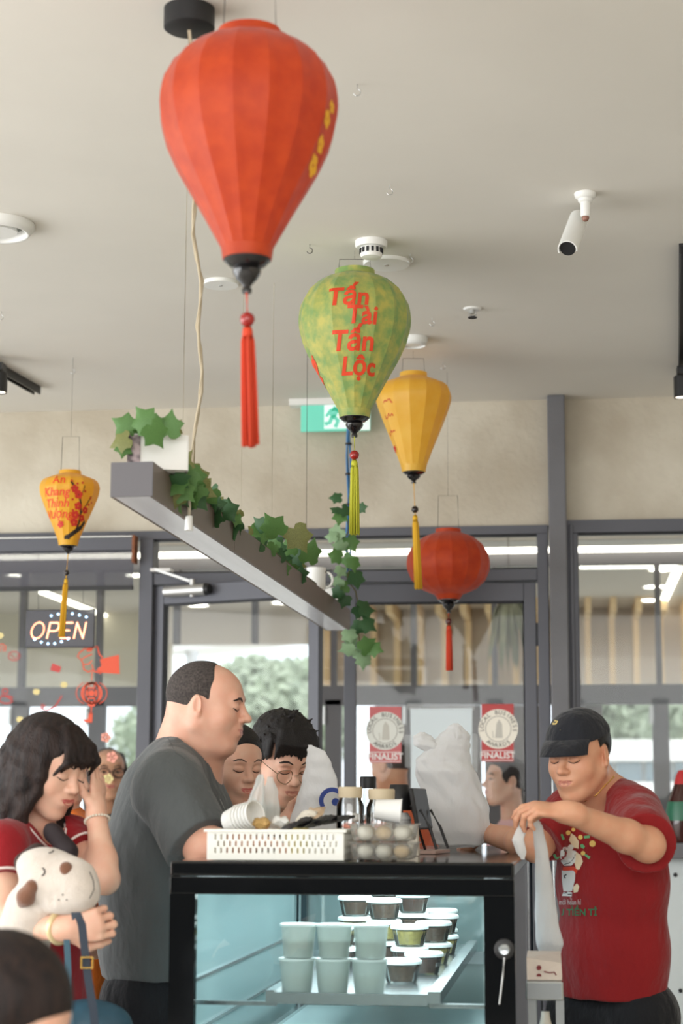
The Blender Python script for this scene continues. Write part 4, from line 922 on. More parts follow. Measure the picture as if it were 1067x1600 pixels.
MB().box((wx1, YC-.004, .401), (cx1, YC+.022, wz1)).build('frame_stile', m_bgl, fp)
MB().box((wx0, YC-.004, .401), (wx1, YC+.022, wz0)).build('frame_rail', m_bgl, fp)
MB().box((wx0, YC+.006, wz0), (wx1, YC+.012, wz1)).build('pane', m_cgl, dc_)
lk = onY(788, 1483, YC-.004)
MB().lathe([(.023, 0), (.023, .004), (.02, .006)], lk, 28, axis=(0, -1, 0)).build('lock_ring', m_black, dc_, smooth='auto')
MB().lathe([(.012, 0), (.0125, .012), (.0105, .0145), (.002, .0135)], lk, 24, axis=(0, -1, 0)).build('lock_knob', m_steel, dc_, smooth='auto')
MB().tube([lk+V(0, -.006, -.018), lk+V(-.004, -.012, -.06), lk+V(-.012, -.006, -.12)], .0016, 5).build('key_wire', m_silver, dc_)
# sides, posts
MB().box((cx1-.012, YC+.03, .401), (cx1-.004, YE-.05, zt-.036)).build('side_pane', m_sgl, dc_)
MB().box((cx1-.03, YE-.05, .401), (cx1, YE, zt-.036)).build('corner_post', M('blue_black', C(22, 34, 44), .2), dc_)
MB().box((cx0+.004, YC+.03, .401), (cx0+.012, YE-.05, zt-.036)).build('side_pane', glassmat('painted_reflection_glass', (.85, .93, .94, 1), .18, .06, .55, C(186, 212, 214)), dc_)  # pale frost colour stands in for reflections along this clear side
MB().box((cx0, YE-.06, .401), (cx0+.045, YE, zt-.036)).build('corner_post', M('post_dark', C(40, 54, 60), .25), dc_)
MB().box((cx0+.02, YE-.07, .401), (cx0+.028, YE-.061, zt-.036)).build('post_trim', m_steel, dc_)
MB().box((cx0+.045, YE-.02, .401), (cx1-.03, YE-.012, zt-.036)).build('rear_pane', glassmat('rear_glass', (.9, .96, .96, 1), .08, .05, .35, C(186, 212, 214)), dc_)
MB().box((cx0+.045, YE-.03, .9), (cx1-.03, YE, .93)).build('rear_rail', m_steel, dc_)
for xx in (cx0+.06, cx1-.06): MB().box((xx-.012, YC+.06, zt-.05), (xx+.012, YE-.08, zt-.037)).build('light_strip', m_led, dc_)
ll = bpy.data.lights.new('case_lamp', 'AREA'); ll.shape = 'RECTANGLE'; ll.size = .5; ll.size_y = 1.7; ll.energy = 20; ll.color = (.88, .98, 1)
lo_ = bpy.data.objects.new('case_lamp', ll); COL.objects.link(lo_); lo_.location = ((cx0+cx1)/2, (YC+YE)/2, zt-.052); lo_.parent = dc_; lo_.location -= ORG[dc_.name]
# shelves
sY0 = YC+.14
sx0, sx1 = onY(428, 1558, sY0).x, onY(668, 1552, sY0).x; sz = onY(560, 1556, sY0).z
def shelf(z, y0, x0, x1, nm):
    s_ = MB().box((x0, y0, z-.012), (x1, YE-.12, z)).build('shelf', m_steel if nm else m_teal, dc_)
    MB().box((x0, y0-.006, z-.02), (x1, y0, z+.006)).build('shelf_lip', m_steel, s_)
    MB().box((x1, y0, z-.016), (x1+.03, YE-.12, z+.012)).build('price_rail', m_steel, s_)
    MB().box((x0-.02, y0, z-.016), (x0, YE-.12, z+.01)).build('price_rail', m_steel, s_)
    for y in (y0+.05, YE-.16):
        MB().box((cx0+.012, y-.008, z-.03), (x0, y+.008, z-.02)).build('bracket', m_steel, s_); MB().box((x1, y-.008, z-.03), (cx1-.012, y+.008, z-.02)).build('bracket', m_steel, s_)
shelf(sz, sY0, sx0, sx1, 1)
sz2 = sz-.20
shelf(sz2, sY0, cx0+.06, cx1-.10, 0)
MB().box((cx0+.014, YC+.05, .402), (cx1-.014, YE-.03, .44)).build('deck', m_teal, dc_)
for z in (sz+.02, sz-.10): MB().box((cx0+.013, YC+.1, z), (cx0+.02, YE-.07, z+.008)).build('side_rail', m_steel, dc_)
# tubs: two high, three across
m_tub = glassmat('frosted_plastic', (.95, .97, .96, 1), .04, .2, .72, C(230, 236, 234)); m_lid = M('white_plastic_lid', C(236, 242, 240), .35, transl=.15)
m_broth = M('pale_broth', C(206, 204, 176), .4)
def tub(c, r, h, label, grp):
    t = thing('soup_tub', c, label, 'tub', grp)
    MB().lathe([(r*.2, 0), (r*.80, 0), (r*.82, .003), (r*.97, h*.93), (r*.94, h*.93), (r*.78, .004), (r*.1, .004)], c, 28, caps=False).build('tub_body', m_tub, t, smooth='auto')
    MB().lathe([(r*.77, .005), (r*.86, h*.5)], c, 24).build('broth', m_broth, t)
    MB().lathe([(r*.98, h*.92), (r*1.03, h*.93), (r*1.03, h), (r*.96, h), (r*.94, h*.985), (r*.05, h*.985)], c, 28, caps=False).build('lid', m_lid, t, smooth='auto')
th = .079
names = ('left', 'middle', 'right')
for i, px in enumerate((464, 520, 577)):
    x = onY(px, 1520, sY0+.07).x
    for k, nm in enumerate(('lower', 'upper')):
        tub(V(x+.003*k, sY0+.07, sz+.001+k*(th+.001)), .043, th, f'{nm} frosted soup tub of the {names[i]} stack in the display case', 'stacked soup tubs at the front of the case')
# round bowls with lids
m_bowl = glassmat('clear_bowl', (.97, .98, .97, 1), 0, .05, .04, C(230, 232, 226), ior=1.25)
m_food = [M('brown_food', C(96, 58, 46), .6, var=.5, vscale=70), M('yellow_food', C(206, 186, 108), .6, var=.4, vscale=70), M('dark_food', C(122, 92, 76), .6, var=.5, vscale=70)]
def bowl(c, r, h, k, label, grp='lidded bowls on the case shelf'):
    t = thing('food_bowl', c, label, 'bowl', grp)
    MB().lathe([(r*.2, 0), (r*.74, 0), (r*.78, .003), (r*.97, h*.78), (r*.94, h*.78), (r*.74, .004), (r*.1, .004)], c, 26, caps=False).build('bowl_body', m_bowl, t, smooth='auto')
    MB().lathe([(r*.73, .005), (r*.92, h*.7)], c, 22).build('food', m_food[k], t, smooth='auto')
    MB().lathe([(r*.99, h*.79), (r*1.05, h*.80), (r*1.05, h*.92), (r*.95, h), (r*.05, h)], c, 26).build('lid', m_lid, t, smooth='auto')
pos = [(668, 1493, .60, 0, 1), (700, 1463, .95, 1, 2), (627, 1500, .35, 2, 1), (640, 1470, .78, 0, 2), (690, 1452, 1.3, 1, 2), (600, 1450, 1.0, 0, 3), (645, 1445, 1.35, 1, 3), (520, 1445, .75, 0, 2), (600, 1440, 1.5, 1, 3), (555, 1440, 1.15, 0, 3), (690, 1445, 1.62, 0, 2)]
cnt = 0
word = ['nearest bowl with brown food', 'yellow food bowl at the right rail', 'brown bowl beside the right tub', 'dark food bowl in the second row', 'yellow bowl far along the right rail', 'brown bowl behind the middle tubs', 'yellow bowl behind the dark ones', 'brown bowl behind the left tubs', 'yellow bowl near the far end', 'brown bowl in the centre far row', 'brown bowl last along the right rail']
for i, (px, py, dy, k, n) in enumerate(pos):
    y = sY0+dy; x = min(max(onY(px, py, y).x, sx0+.06), sx1-.055)
    for q in range(n):
        bowl(V(x, y, sz+.001+q*.0595), .05, .058, (k+q) % 3, 'lidded '+word[i]+', '+('bottom', 'second', 'top')[q]+' of its stack')
p = onY(530, 1592, sY0+.06); bowl(V(p.x, sY0+.06, sz2+.001), .055, .06, 2, 'white lidded bowl alone on the lower case shelf')
p = onY(330, 1560, sY0+.3); bowl(V(cx0+.14, sY0+.35, sz2+.001), .06, .07, 0, 'white lidded bowl at the left of the lower case shelf')
# ------------------------------------------------------------------ things on top of the case
m_plw = M('basket_plastic', C(232, 232, 224), .45); m_cream = M('cream_paper', C(228, 222, 208), .8)
ZT = zt+.0015
def onTop(px, py): return onZ(px, py, ZT)
# basket
b0 = onY(318, 1330, YC+.05); b1 = onY(541, 1330, YC+.05); bz = onY(420, 1296, YC+.05).z
by0, by1 = YC+.05, YC+.33; bxa, bxb = b0.x, b1.x; bh = bz-ZT
bk = thing('plastic_basket', ((bxa+bxb)/2, (by0+by1)/2, ZT), 'white plastic basket with slotted sides on the front of the case', 'basket')
def slot_wall(o, u, n, L, h):
    mb = MB(); ncol = 46; cw = L/ncol; rows = [(0, .22, 0), (.22, .40, 1), (.40, .44, 0), (.44, .62, 2), (.62, .66, 0), (.66, .84, 1), (.84, 1, 0)]
    for z0, z1, kd in rows:
        if kd == 0: mb.obox(o+u*L/2+V(0, 0, h*(z0+z1)/2), u*L/2, n*.0016, V(0, 0, h*(z1-z0)/2)); continue
        for c in range(ncol):
            if 2 <= c < ncol-2 and (c+(kd == 2)) % 2 == 0: 
                a0, a1 = c*cw, c*cw+cw*.35
            else: a0, a1 = c*cw, (c+1)*cw
            mb.obox(o+u*(a0+a1)/2+V(0, 0, h*(z0+z1)/2), u*(a1-a0)/2, n*.0016, V(0, 0, h*(z1-z0)/2))
    return mb
ins = .008
slot_wall(V(bxa+ins, by0+ins, ZT), V(1, 0, 0), V(0, 1, 0), bxb-bxa-2*ins, bh).build('front_wall', m_plw, bk)
slot_wall(V(bxa+ins, by1-ins, ZT), V(1, 0, 0), V(0, 1, 0), bxb-bxa-2*ins, bh).build('back_wall', m_plw, bk)
slot_wall(V(bxa+ins, by0+ins, ZT), V(0, 1, 0), V(1, 0, 0), by1-by0-2*ins, bh).build('side_wall', m_plw, bk)
slot_wall(V(bxb-ins, by0+ins, ZT), V(0, 1, 0), V(1, 0, 0), by1-by0-2*ins, bh).build('side_wall', m_plw, bk)
MB().box((bxa+ins, by0+ins, ZT), (bxb-ins, by1-ins, ZT+.004)).build('basket_floor', m_plw, bk)
MB().box((bxa, by0, ZT+bh-.006), (bxb, by0+.012, ZT+bh)).box((bxa, by1-.012, ZT+bh-.006), (bxb, by1, ZT+bh)).box((bxa, by0+.012, ZT+bh-.006), (bxa+.012, by1-.012, ZT+bh)).box((bxb-.012, by0+.012, ZT+bh-.006), (bxb, by1-.012, ZT+bh)).build('rim', m_plw, bk)
# bags: lofted crumpled sheets
def bag(mb, rings, seed, amp=.10, n=64, sub=7, folds=7):
    """rings: (centre, rx, ry); crumpled closed loft"""
    rg_ = np.random.RandomState(seed); fr = [(rg_.randint(2, folds+3), rg_.uniform(0, 6.28), rg_.normal()*.5, rg_.uniform(-9, 9)) for _ in range(9)]
    vs = []; m = (len(rings)-1)*sub+1
    for i in range(m):
        t = i/sub; a = min(int(t), len(rings)-2); f = t-a; f2 = f*f*(3-2*f)
        (c0, x0_, y0_), (c1, x1_, y1_) = rings[a], rings[a+1]; c = Vector(c0).lerp(Vector(c1), f); rx = x0_+(x1_-x0_)*f2; ry = y0_+(y1_-y0_)*f2
        for k in range(n):
            th_ = 2*PI*k/n; w = sum(q*math.sin(fq*th_+ph+sl_*t*.35) for fq, ph, q, sl_ in fr)/4+.35*abs(math.sin(3.1*th_+t*2.2+seed))
            s_ = 1+amp*w
            vs.append(c+V(math.cos(YAW)*rx*s_*math.cos(th_)-math.sin(YAW)*ry*s_*math.sin(th_), math.sin(YAW)*rx*s_*math.cos(th_)+math.cos(YAW)*ry*s_*math.sin(th_), amp*.25*min(rx, .05)*math.sin(5*th_+t*3)))
    fs = [(i*n+k, i*n+(k+1) % n, (i+1)*n+(k+1) % n, (i+1)*n+k) for i in range(m-1) for k in range(n)]+[tuple(range(n-1, -1, -1)), tuple(range((m-1)*n, m*n))]
    return mb.add(vs, fs)
m_bag = M('white_carrier_bag', C(242, 243, 243), .34, transl=.35, alpha=.9, bump=.9, bscale=26, stretch=(1, 1, .5))
m_bagt = M('clear_bag', C(226, 232, 230), .2, transl=.3, alpha=.5)
def pr(x0_, x1_, y, d, flat_=.6): c = P((x0_+x1_)/2, y, d); w = (x1_-x0_)/2*d/FPX; return (c, w, w*flat_)
# big knotted bag on the counter
dB = 5.75; c0 = onTop(716, 1328.5)
bg1 = thing('carrier_bag', V(c0.x, c0.y, ZT), 'big knotted white plastic bag standing on the black counter top', 'plastic bag', 'white plastic carrier bags')
dB = (CR.transposed() @ (c0-CAM)).z*-1
rings = [pr(700, 740, 1324, dB), pr(682, 754, 1319, dB), pr(671, 765, 1296, dB), pr(664, 762, 1262, dB), pr(658, 750, 1232, dB), pr(650, 744, 1208, dB), pr(650, 734, 1188, dB, .5), pr(668, 734, 1168, dB, .45), pr(686, 730, 1150, dB, .4), pr(700, 722, 1136, dB, .3), pr(708, 715, 1130, dB, .3)]
bag(MB(), rings, 4, .11, 88, 8, 9).build('bag_body', m_bag, bg1, smooth=True)
bag(MB(), [pr(688, 706, 1187, dB), pr(668, 700, 1176, dB), pr(648, 690, 1165, dB), pr(646, 676, 1152, dB, .4), pr(655, 664, 1144, dB, .3)], 6, .16, 40).build('bag_ear', m_bag, bg1, smooth=True)
bag(MB(), [pr(690, 708, 1187, dB), pr(690, 728, 1170, dB), pr(694, 734, 1150, dB, .4), pr(700, 722, 1136, dB, .3), pr(708, 716, 1130, dB, .3)], 8, .16, 40).build('bag_ear', m_bag, bg1, smooth=True)
# bag with blue ring mark
c0 = onTop(490, 1326.8); dB2 = (CR.transposed() @ (c0-CAM)).z*-1-.25
dB2 = 5.1; c0 = P(490, 1334, dB2)
bg2 = thing('carrier_bag', V(c0.x, c0.y, ZT), 'white plastic bag with a blue ring mark in front of the young man', 'plastic bag', 'white plastic carrier bags')
bag(MB(), [pr(452, 530, 1334, dB2, .4), pr(446, 536, 1318, dB2, .4), pr(453, 532, 1285, dB2, .38), pr(463, 530, 1250, dB2, .34), pr(472, 527, 1220, dB2, .28), pr(478, 518, 1193, dB2, .2), pr(480, 508, 1174, dB2, .12), pr(481, 487, 1164, dB2, .1)], 14, .035, 64).build('bag_body', m_bag, bg2, smooth=True)
m_bring = M('blue_print', C(36, 58, 130), .5)
o = P(519, 1247, dB2-.075); uu = CR @ V(1, 0, 0); vv = CR @ V(0, 1, 0); k_ = dB2/FPX
mb = MB(); flat(mb, (lambda a: (a[0], a[1]))(line2([(x*k_, y*k_) for x, y in arc2(0, -4, 17, 20, 215, 18)], 7*k_)), o, uu, vv); flat(mb, disc2(5*k_, -6*k_, 6*k_, 14), o, uu, vv)
mb.build('printed_ring', m_bring, bg2, fixn=False)
# clear bags in the basket
dB3 = YC+.42
for i, (rs, lb) in enumerate((([pr(380, 412, 1300, 4.62, .5), pr(382, 414, 1270, 4.62, .45), pr(392, 412, 1242, 4.62, .35), pr(400, 412, 1218, 4.62, .2), pr(404, 411, 1210, 4.62, .2)], 'crumpled clear plastic bag, left of the two, standing in the basket'), ([pr(404, 438, 1300, 4.64, .5), pr(406, 436, 1270, 4.64, .45), pr(412, 434, 1240, 4.64, .35), pr(418, 426, 1214, 4.64, .2)], 'crumpled clear plastic bag, right of the two, standing in the basket'))):
    b_ = rs[0][0]; t = thing('clear_bag', b_, lb, 'plastic bag', 'clear bags in the basket'); bag(MB(), rs, 20+i, .2, 40).build('bag_body', m_bagt, t, smooth=True)
# leaning stack of paper cups in the basket
ca1 = P(363, 1296, 4.56); cdir = (P(398, 1262, 4.52)-P(352, 1280, 4.56)).normalized()
base = P(357, 1283, 4.56); axis = (P(402, 1271, 4.5)-base).normalized()
for i in range(6):
    c = base+axis*(.011*i); t = thing('paper_cup', c, f'white paper cup, {("first", "second", "third", "fourth", "fifth", "last")[i]} of the tipped stack in the basket', 'cup', 'stack of white cups lying in the basket')
    MB().lathe([(.026, 0), (.032, .034), (.034, .036), (.033, .038), (.03, .036), (.024, .004), (.004, .003)], c, 24, axis=axis).build('cup_wall', m_white, t, smooth='auto')
# foil snack, black packets, white bowl etc. in the basket
pk = M('black_packet', C(28, 28, 30), .35); pkc = M('kraft_packet', C(206, 180, 150), .6, var=.3, vscale=40); pky = M('yellow_tub', C(226, 214, 150), .5); foil = M('gold_foil', C(236, 196, 130), .2, metal=.7, bump=.4, bscale=120)
def packet(px, py, d, L, w, h, ang, mat, nm, label, tilt=0):
    c = P(px, py, d); a = math.radians(ang); u = V(math.cos(a), math.sin(a), math.sin(math.radians(tilt))).normalized(); v = V(-math.sin(a), math.cos(a), 0)
    t = thing(nm, c-V(0, 0, h), label, 'packet', 'packets heaped in the basket'); mb = MB(); nx, ny = 7, 5; vs = []
    for s_ in (-1, 1):
        for i in range(nx+1):
            for j in range(ny+1):
                x, y = 2*i/nx-1, 2*j/ny-1; b_ = max(0, (1-x**4)*(1-y**4)); vs.append(c+u*x*L+v*y*w+V(0, 0, s_*h*b_+.004*math.sin(5*x+3*y+px)))
    K = (nx+1)*(ny+1); fs = [(q*K+i*(ny+1)+j, q*K+i*(ny+1)+j+1, q*K+(i+1)*(ny+1)+j+1, q*K+(i+1)*(ny+1)+j) for q in (0, 1) for i in range(nx) for j in range(ny)]
    mb.add(vs, fs).build('wrapper', mat, t, smooth=True)
packet(408, 1287, 4.50, .022, .02, .014, 10, foil, 'foil_packet', 'crumpled gold foil packet in the basket')
packet(462, 1288, 4.48, .04, .022, .006, 25, pk, 'sauce_packet', 'black packet lying slanted in the middle of the basket', 25)
packet(495, 1284, 4.50, .05, .022, .008, 10, pk, 'sauce_packet', 'long black packet sticking out at the right of the basket', 14)
packet(522, 1281, 4.50, .05, .018, .005, 15, pk, 'sauce_packet', 'flat black packet over the basket rim beside the clear tubs', 10)
packet(476, 1278, 4.55, .028, .022, .01, 60, m_cream, 'paper_packet', 'cream paper packet among the black packets', 35)
packet(490, 1274, 4.57, .03, .022, .009, 75, pkc, 'paper_packet', 'tan paper packet standing among the black packets', 40)
packet(438, 1284, 4.52, .022, .02, .012, 0, m_white, 'paper_packet', 'small white crumpled napkin packet in the basket')
c = P(462, 1292, 4.60); t = thing('yellow_tub', V(c.x, c.y, ZT+.005), 'small pale yellow tub in the basket', 'tub'); MB().lathe([(.028, 0), (.032, .075), (.033, .077), (.030, .078), (.026, .004), (.004, .003)], V(c.x, c.y, ZT+.005), 24).build('tub_wall', pky, t, smooth='auto')
# two clear clamshell boxes of buns
m_clam = glassmat('clamshell', (.96, .97, .96, 1), .06, .06, .18, C(236, 236, 230)); m_bun = M('bun', C(226, 196, 152), .6, var=.25, vscale=20); m_bunw = M('white_bun', C(236, 232, 220), .6)
kx0, kx1 = onY(546, 1320, YC+.06).x, onY(646, 1320, YC+.06).x
for k in range(2):
    z0_ = ZT+.043*k; c = V((kx0+kx1)/2, YC+.14, z0_)
    t = thing('clear_food_box', c, ('lower' if k == 0 else 'upper')+' clear plastic box of pale buns beside the basket', 'food box', 'stacked clear boxes of buns')
    hx_, hy_ = (kx1-kx0)/2, .08
    MB().add([c+V(x*hx_*s_, y*hy_*s_, z_) for s_, z_ in ((.9, .001), (1, .038)) for x, y in ((-1, -1), (1, -1), (1, 1), (-1, 1))], [(0, 3, 2, 1), (0, 1, 5, 4), (1, 2, 6, 5), (2, 3, 7, 6), (3, 0, 4, 7)]).build('tray', m_clam, t, bevel=.006)
    MB().box(c+V(-hx_-.004, -hy_-.004, .038), c+V(hx_+.004, hy_+.004, .0415)).build('lid', m_clam, t)
    for i in range(3):
        for j in range(2): MB().ball(c+V((i-1)*hx_*.58, (j-.5)*hy_*.85, .02), (hx_*.26, hy_*.36, .017), 14, 9).build('bun', m_bun if (i+j+k) % 3 == 2 else m_bunw, t, smooth=True)
# things farther along the top
def jar(px, d, r, h, label, lidm, k=0):
    q = onTop(px, 1340); c = P(px, 1300, d); c = V(c.x, c.y, ZT); t = thing('glass_jar', c, label, 'jar', 'glass jars on the counter')
    MB().lathe([(r*.2, .001), (r*.92, .001), (r, .008), (r, h*.72), (r*.8, h*.82), (r*.8, h*.86), (r*.76, h*.86), (r*.93, h*.7), (r*.93, .01), (r*.1, .008)], c, 28, caps=False).build('jar_wall', glassmat('jar_glass', (.97, .98, .98, 1), .08), t, smooth='auto')
    MB().lathe([(r*.86, h*.84), (r*.88, h*.98), (r*.82, h), (r*.05, h)], c, 26).build('lid', lidm, t, smooth='auto')
    for i in range(7):
        a = i*2.4; MB().ball(c+V(r*.5*math.cos(a), r*.5*math.sin(a), .03+.022*(i % 4)), (.022, .022, .012), 8, 6).build('sweet', (m_white, foil, m_sp)[i % 3], t, smooth=True)
m_gl = M('pale_wood_lid', C(206, 190, 160), .6); 
jar(547, 4.80, .036, .175, 'clear glass jar with pale lid behind the food boxes, left one', m_gl)
jar(596, 4.80, .040, .170, 'clear glass jar of wrapped sweets, right of the two', m_gl)
jar(575, 5.55, .028, .215, 'tall glass jar with black lid behind the other jars', m_black)
m_kr = M('kraft_inside', C(150, 104, 70), .7)
base = P(586, 1274, 4.55); base.z = ZT+.0865+.031; axis = V(.9, .05, -.08).normalized()
t = thing('paper_bowl', base-V(0, 0, .02), 'white paper cup lying on its side on the food boxes', 'cup'); MB().lathe([(.012, 0), (.024, .0), (.030, .06), (.032, .064), (.029, .064), (.022, .004), (.004, .003)], base, 24, axis=axis).build('cup_wall', m_white, t, smooth='auto')
def cups(px, d, r, h, n, z0_, mat, label, grp):
    c = P(px, 1300, d); 
    for i in range(n):
        cc = V(c.x, c.y, z0_+i*.0085); t = thing('paper_cup', cc, f'{("lowest", "second lowest", "middle", "second highest", "topmost")[i]} {label}', 'cup', grp)
        MB().lathe([(r, 0), (r*1.03, .004), (r*.98, .006), (r*.72, h), (r*.05, h)], cc, 24, caps=False).build('cup_wall', mat, t, smooth='auto')
cups(623, 5.05, .034, .02, 5, ZT+.055, m_white, 'white cup lid under the upturned black cups', 'stack of lids under the black cups')
c = P(623, 1300, 5.05); t = thing('lid_box', V(c.x, c.y, ZT), 'small pale box under the stack of cup lids', 'box'); MB().box((c.x-.045, c.y-.035, ZT), (c.x+.045, c.y+.035, ZT+.054)).build('box_body', m_cream, t, bevel=.003); MB().box((c.x-.046, c.y-.036, ZT+.045), (c.x+.046, c.y+.036, ZT+.0548)).build('box_lid', m_kr, t)
for px, d, lb, zz_ in ((624, 5.05, 'upturned black paper cup on the lid stack', ZT+.115), (612, 5.18, 'second black paper cup behind the upturned one', ZT+.09)):
    c = P(px, 1300, d); cc = V(c.x, c.y, zz_); t = thing('black_cup', cc, lb, 'cup'); MB().lathe([(.033, 0), (.034, .004), (.026, .068), (.024, .07), (.002, .07)], cc, 26).build('cup_wall', m_black, t, smooth='auto')
c = P(612, 1300, 5.18); t = thing('lid_box', V(c.x, c.y, ZT), 'small dark box under the second black cup', 'box'); MB().box((c.x-.032, c.y-.03, ZT), (c.x+.032, c.y+.03, ZT+.089)).build('box_body', M('brown_box', C(120, 96, 78), .7), t)
# tablet on a stand
tb0, tb1 = P(652, 1232, 5.05), P(663, 1296, 5.0); tbx = thing('tablet_stand', V(P(664, 1316, 5.1).x, P(664, 1316, 5.1).y, ZT), 'black tablet on a wire stand seen edge-on on the counter', 'tablet')
tc_ = (tb0+tb1)/2; up = (tb0-tb1)/2; wv_ = V(.12, .95, 0).normalized(); nv_ = up.cross(wv_).normalized()
MB().obox(tc_, wv_*.09, up, nv_*.006).build('tablet', m_black, tbx, bevel=.004)
fb_ = V(P(674, 1300, 5.2).x, P(674, 1300, 5.2).y, ZT+.003)
for s_ in (-1, 1):
    MB().tube([tc_+up*.2+wv_*.07*s_+nv_*.01, fb_+wv_*.08*s_], .004, 6).build('stand_leg', m_black, tbx)
    MB().tube([tc_+up*-.1+wv_*.07*s_-nv_*.012, tc_+up*-1.0+wv_*.07*s_-nv_*.03, V((tc_-up).x, (tc_-up).y, ZT+.003)+wv_*.08*s_-nv_*.05], .004, 6).build('stand_leg', m_black, tbx)
MB().obox(V(P(664, 1300, 5.1).x, P(664, 1300, 5.1).y, ZT+.004), wv_*.10, wv_.cross(V(0, 0, 1))*.05, V(0, 0, .004)).build('stand_foot', M('pink_grey', C(190, 160, 148), .5), tbx)
# small white menu card holder
c = P(645, 1300, 4.85); t = thing('white_card_block', V(c.x, c.y, ZT), 'small white upright card block right of the food boxes', 'card holder'); MB().add([V(c.x+a, c.y+b, ZT+h_) for a, b, h_ in ((-.016, -.03, 0), (.016, -.03, 0), (.016, .03, 0), (-.016, .03, 0), (-.008, -.03, .075), (.012, -.03, .08), (.012, .03, .08), (-.008, .03, .075))], [(0, 3, 2, 1), (4, 5, 6, 7), (0, 1, 5, 4), (1, 2, 6, 5), (2, 3, 7, 6), (3, 0, 4, 7)]).build('block', m_cream, t)
# ------------------------------------------------------------------ right of the case: steel table with bags
tx0, tx1 = onY(838, 1540, 4.75).x, onY(880, 1540, 4.75).x; tz = onY(860, 1531, 4.75).z
tt_ = thing('steel_table', ((tx0+tx1)/2, 4.78, 0), 'small stainless steel side table right of the display case', 'table')
tx0 = cx1+.012
MB().box((tx0, 4.70, tz-.045), (tx1, 4.87, tz)).build('table_top', m_steel, tt_, bevel=.004)
for x in (tx0+.006, tx1-.018):
    for y in (4.72, 4.84): MB().box((x-.001, y, 0), (x+.019, y+.022, tz-.0455)).build('leg', m_steel, tt_)
pb = thing('paper_bag', ((tx0+tx1)/2, 4.8, tz), 'brown paper carry bag with dark red print on the steel table', 'paper bag')
m_pap = M('kraft_white', C(214, 198, 184), .8, var=.08, vscale=20); xm = (tx0+tx1)/2; zz1 = onY(850, 1492, 4.85).z
MB().add([V(tx0+.003, 4.73, tz+.001), V(tx1-.003, 4.73, tz+.001), V(tx1-.003, 4.86, tz+.001), V(tx0+.003, 4.86, tz+.001), V(tx0+.002, 4.75, zz1), V(tx1-.004, 4.75, zz1-.012), V(tx1-.006, 4.85, zz1+.01), V(tx0+.002, 4.85, zz1+.01)], [(0, 3, 2, 1), (0, 1, 5, 4), (1, 2, 6, 5), (2, 3, 7, 6), (3, 0, 4, 7), (4, 5, 6, 7)]).build('bag_body', m_pap, pb)
mb = MB()
for x, y, r in ((842, 1512, 4), (842, 1525, 4)): mb.add(*[(lambda vs, fs: ([onY(a, b, 4.734) for a, b in vs], fs))(*disc2(x, y, r, 10))][0])
vs, fs = line2([(850, 1518), (858, 1520), (866, 1519), (869, 1524)], 2); mb.add([onY(a, b, 4.734) for a, b in vs], fs)
mb.build('printed_marks', M('maroon_print', C(122, 40, 44), .7), pb, fixn=False)
xs_ = (tx0+tx1)/2; sk = thing('white_sack', V(xs_, 4.785, 0), 'off-white sack under the steel table', 'sack'); bag(MB(), [(V(xs_, 4.785, .004), .028, .03), (V(xs_, 4.785, .2), .03, .034), (V(xs_, 4.785, .5), .03, .034), (V(xs_, 4.785, tz-.16), .026, .03), (V(xs_, 4.785, tz-.08), .01, .012)], 33, .06).build('sack_body', m_cream, sk, smooth=True)
# bottle on the window sill at the right edge
bc = V(onY(1069, 1250, W-.06).x, W-.09, zs1+.001); bt = thing('glass_bottle', bc, 'large dark cola bottle with red cap and green label on the right window sill', 'bottle')
hb_ = onY(1062, 1203, W-.06).z-bc.z; rb_ = .078
MB().lathe([(rb_*.9, 0), (rb_, .01), (rb_, hb_*.42), (rb_*.9, hb_*.58), (rb_*.62, hb_*.76), (rb_*.42, hb_*.88), (rb_*.4, hb_*.9)], bc, 28).build('bottle_body', M('dark_cola', C(66, 38, 34), .12, coat=.6), bt, smooth='auto')
MB().lathe([(rb_*1.01, hb_*.30), (rb_*1.01, hb_*.43), (rb_*.92, hb_*.56)], bc, 28, caps=False).build('label', M('green_label', C(38, 104, 76), .4), bt, smooth=True)
MB().lathe([(rb_*.56, hb_*.80), (rb_*.44, hb_*.92), (rb_*.30, hb_*.99), (rb_*.05, hb_)], bc, 24).build('cap', M('red_cap', C(188, 48, 50), .4), bt, smooth='auto')
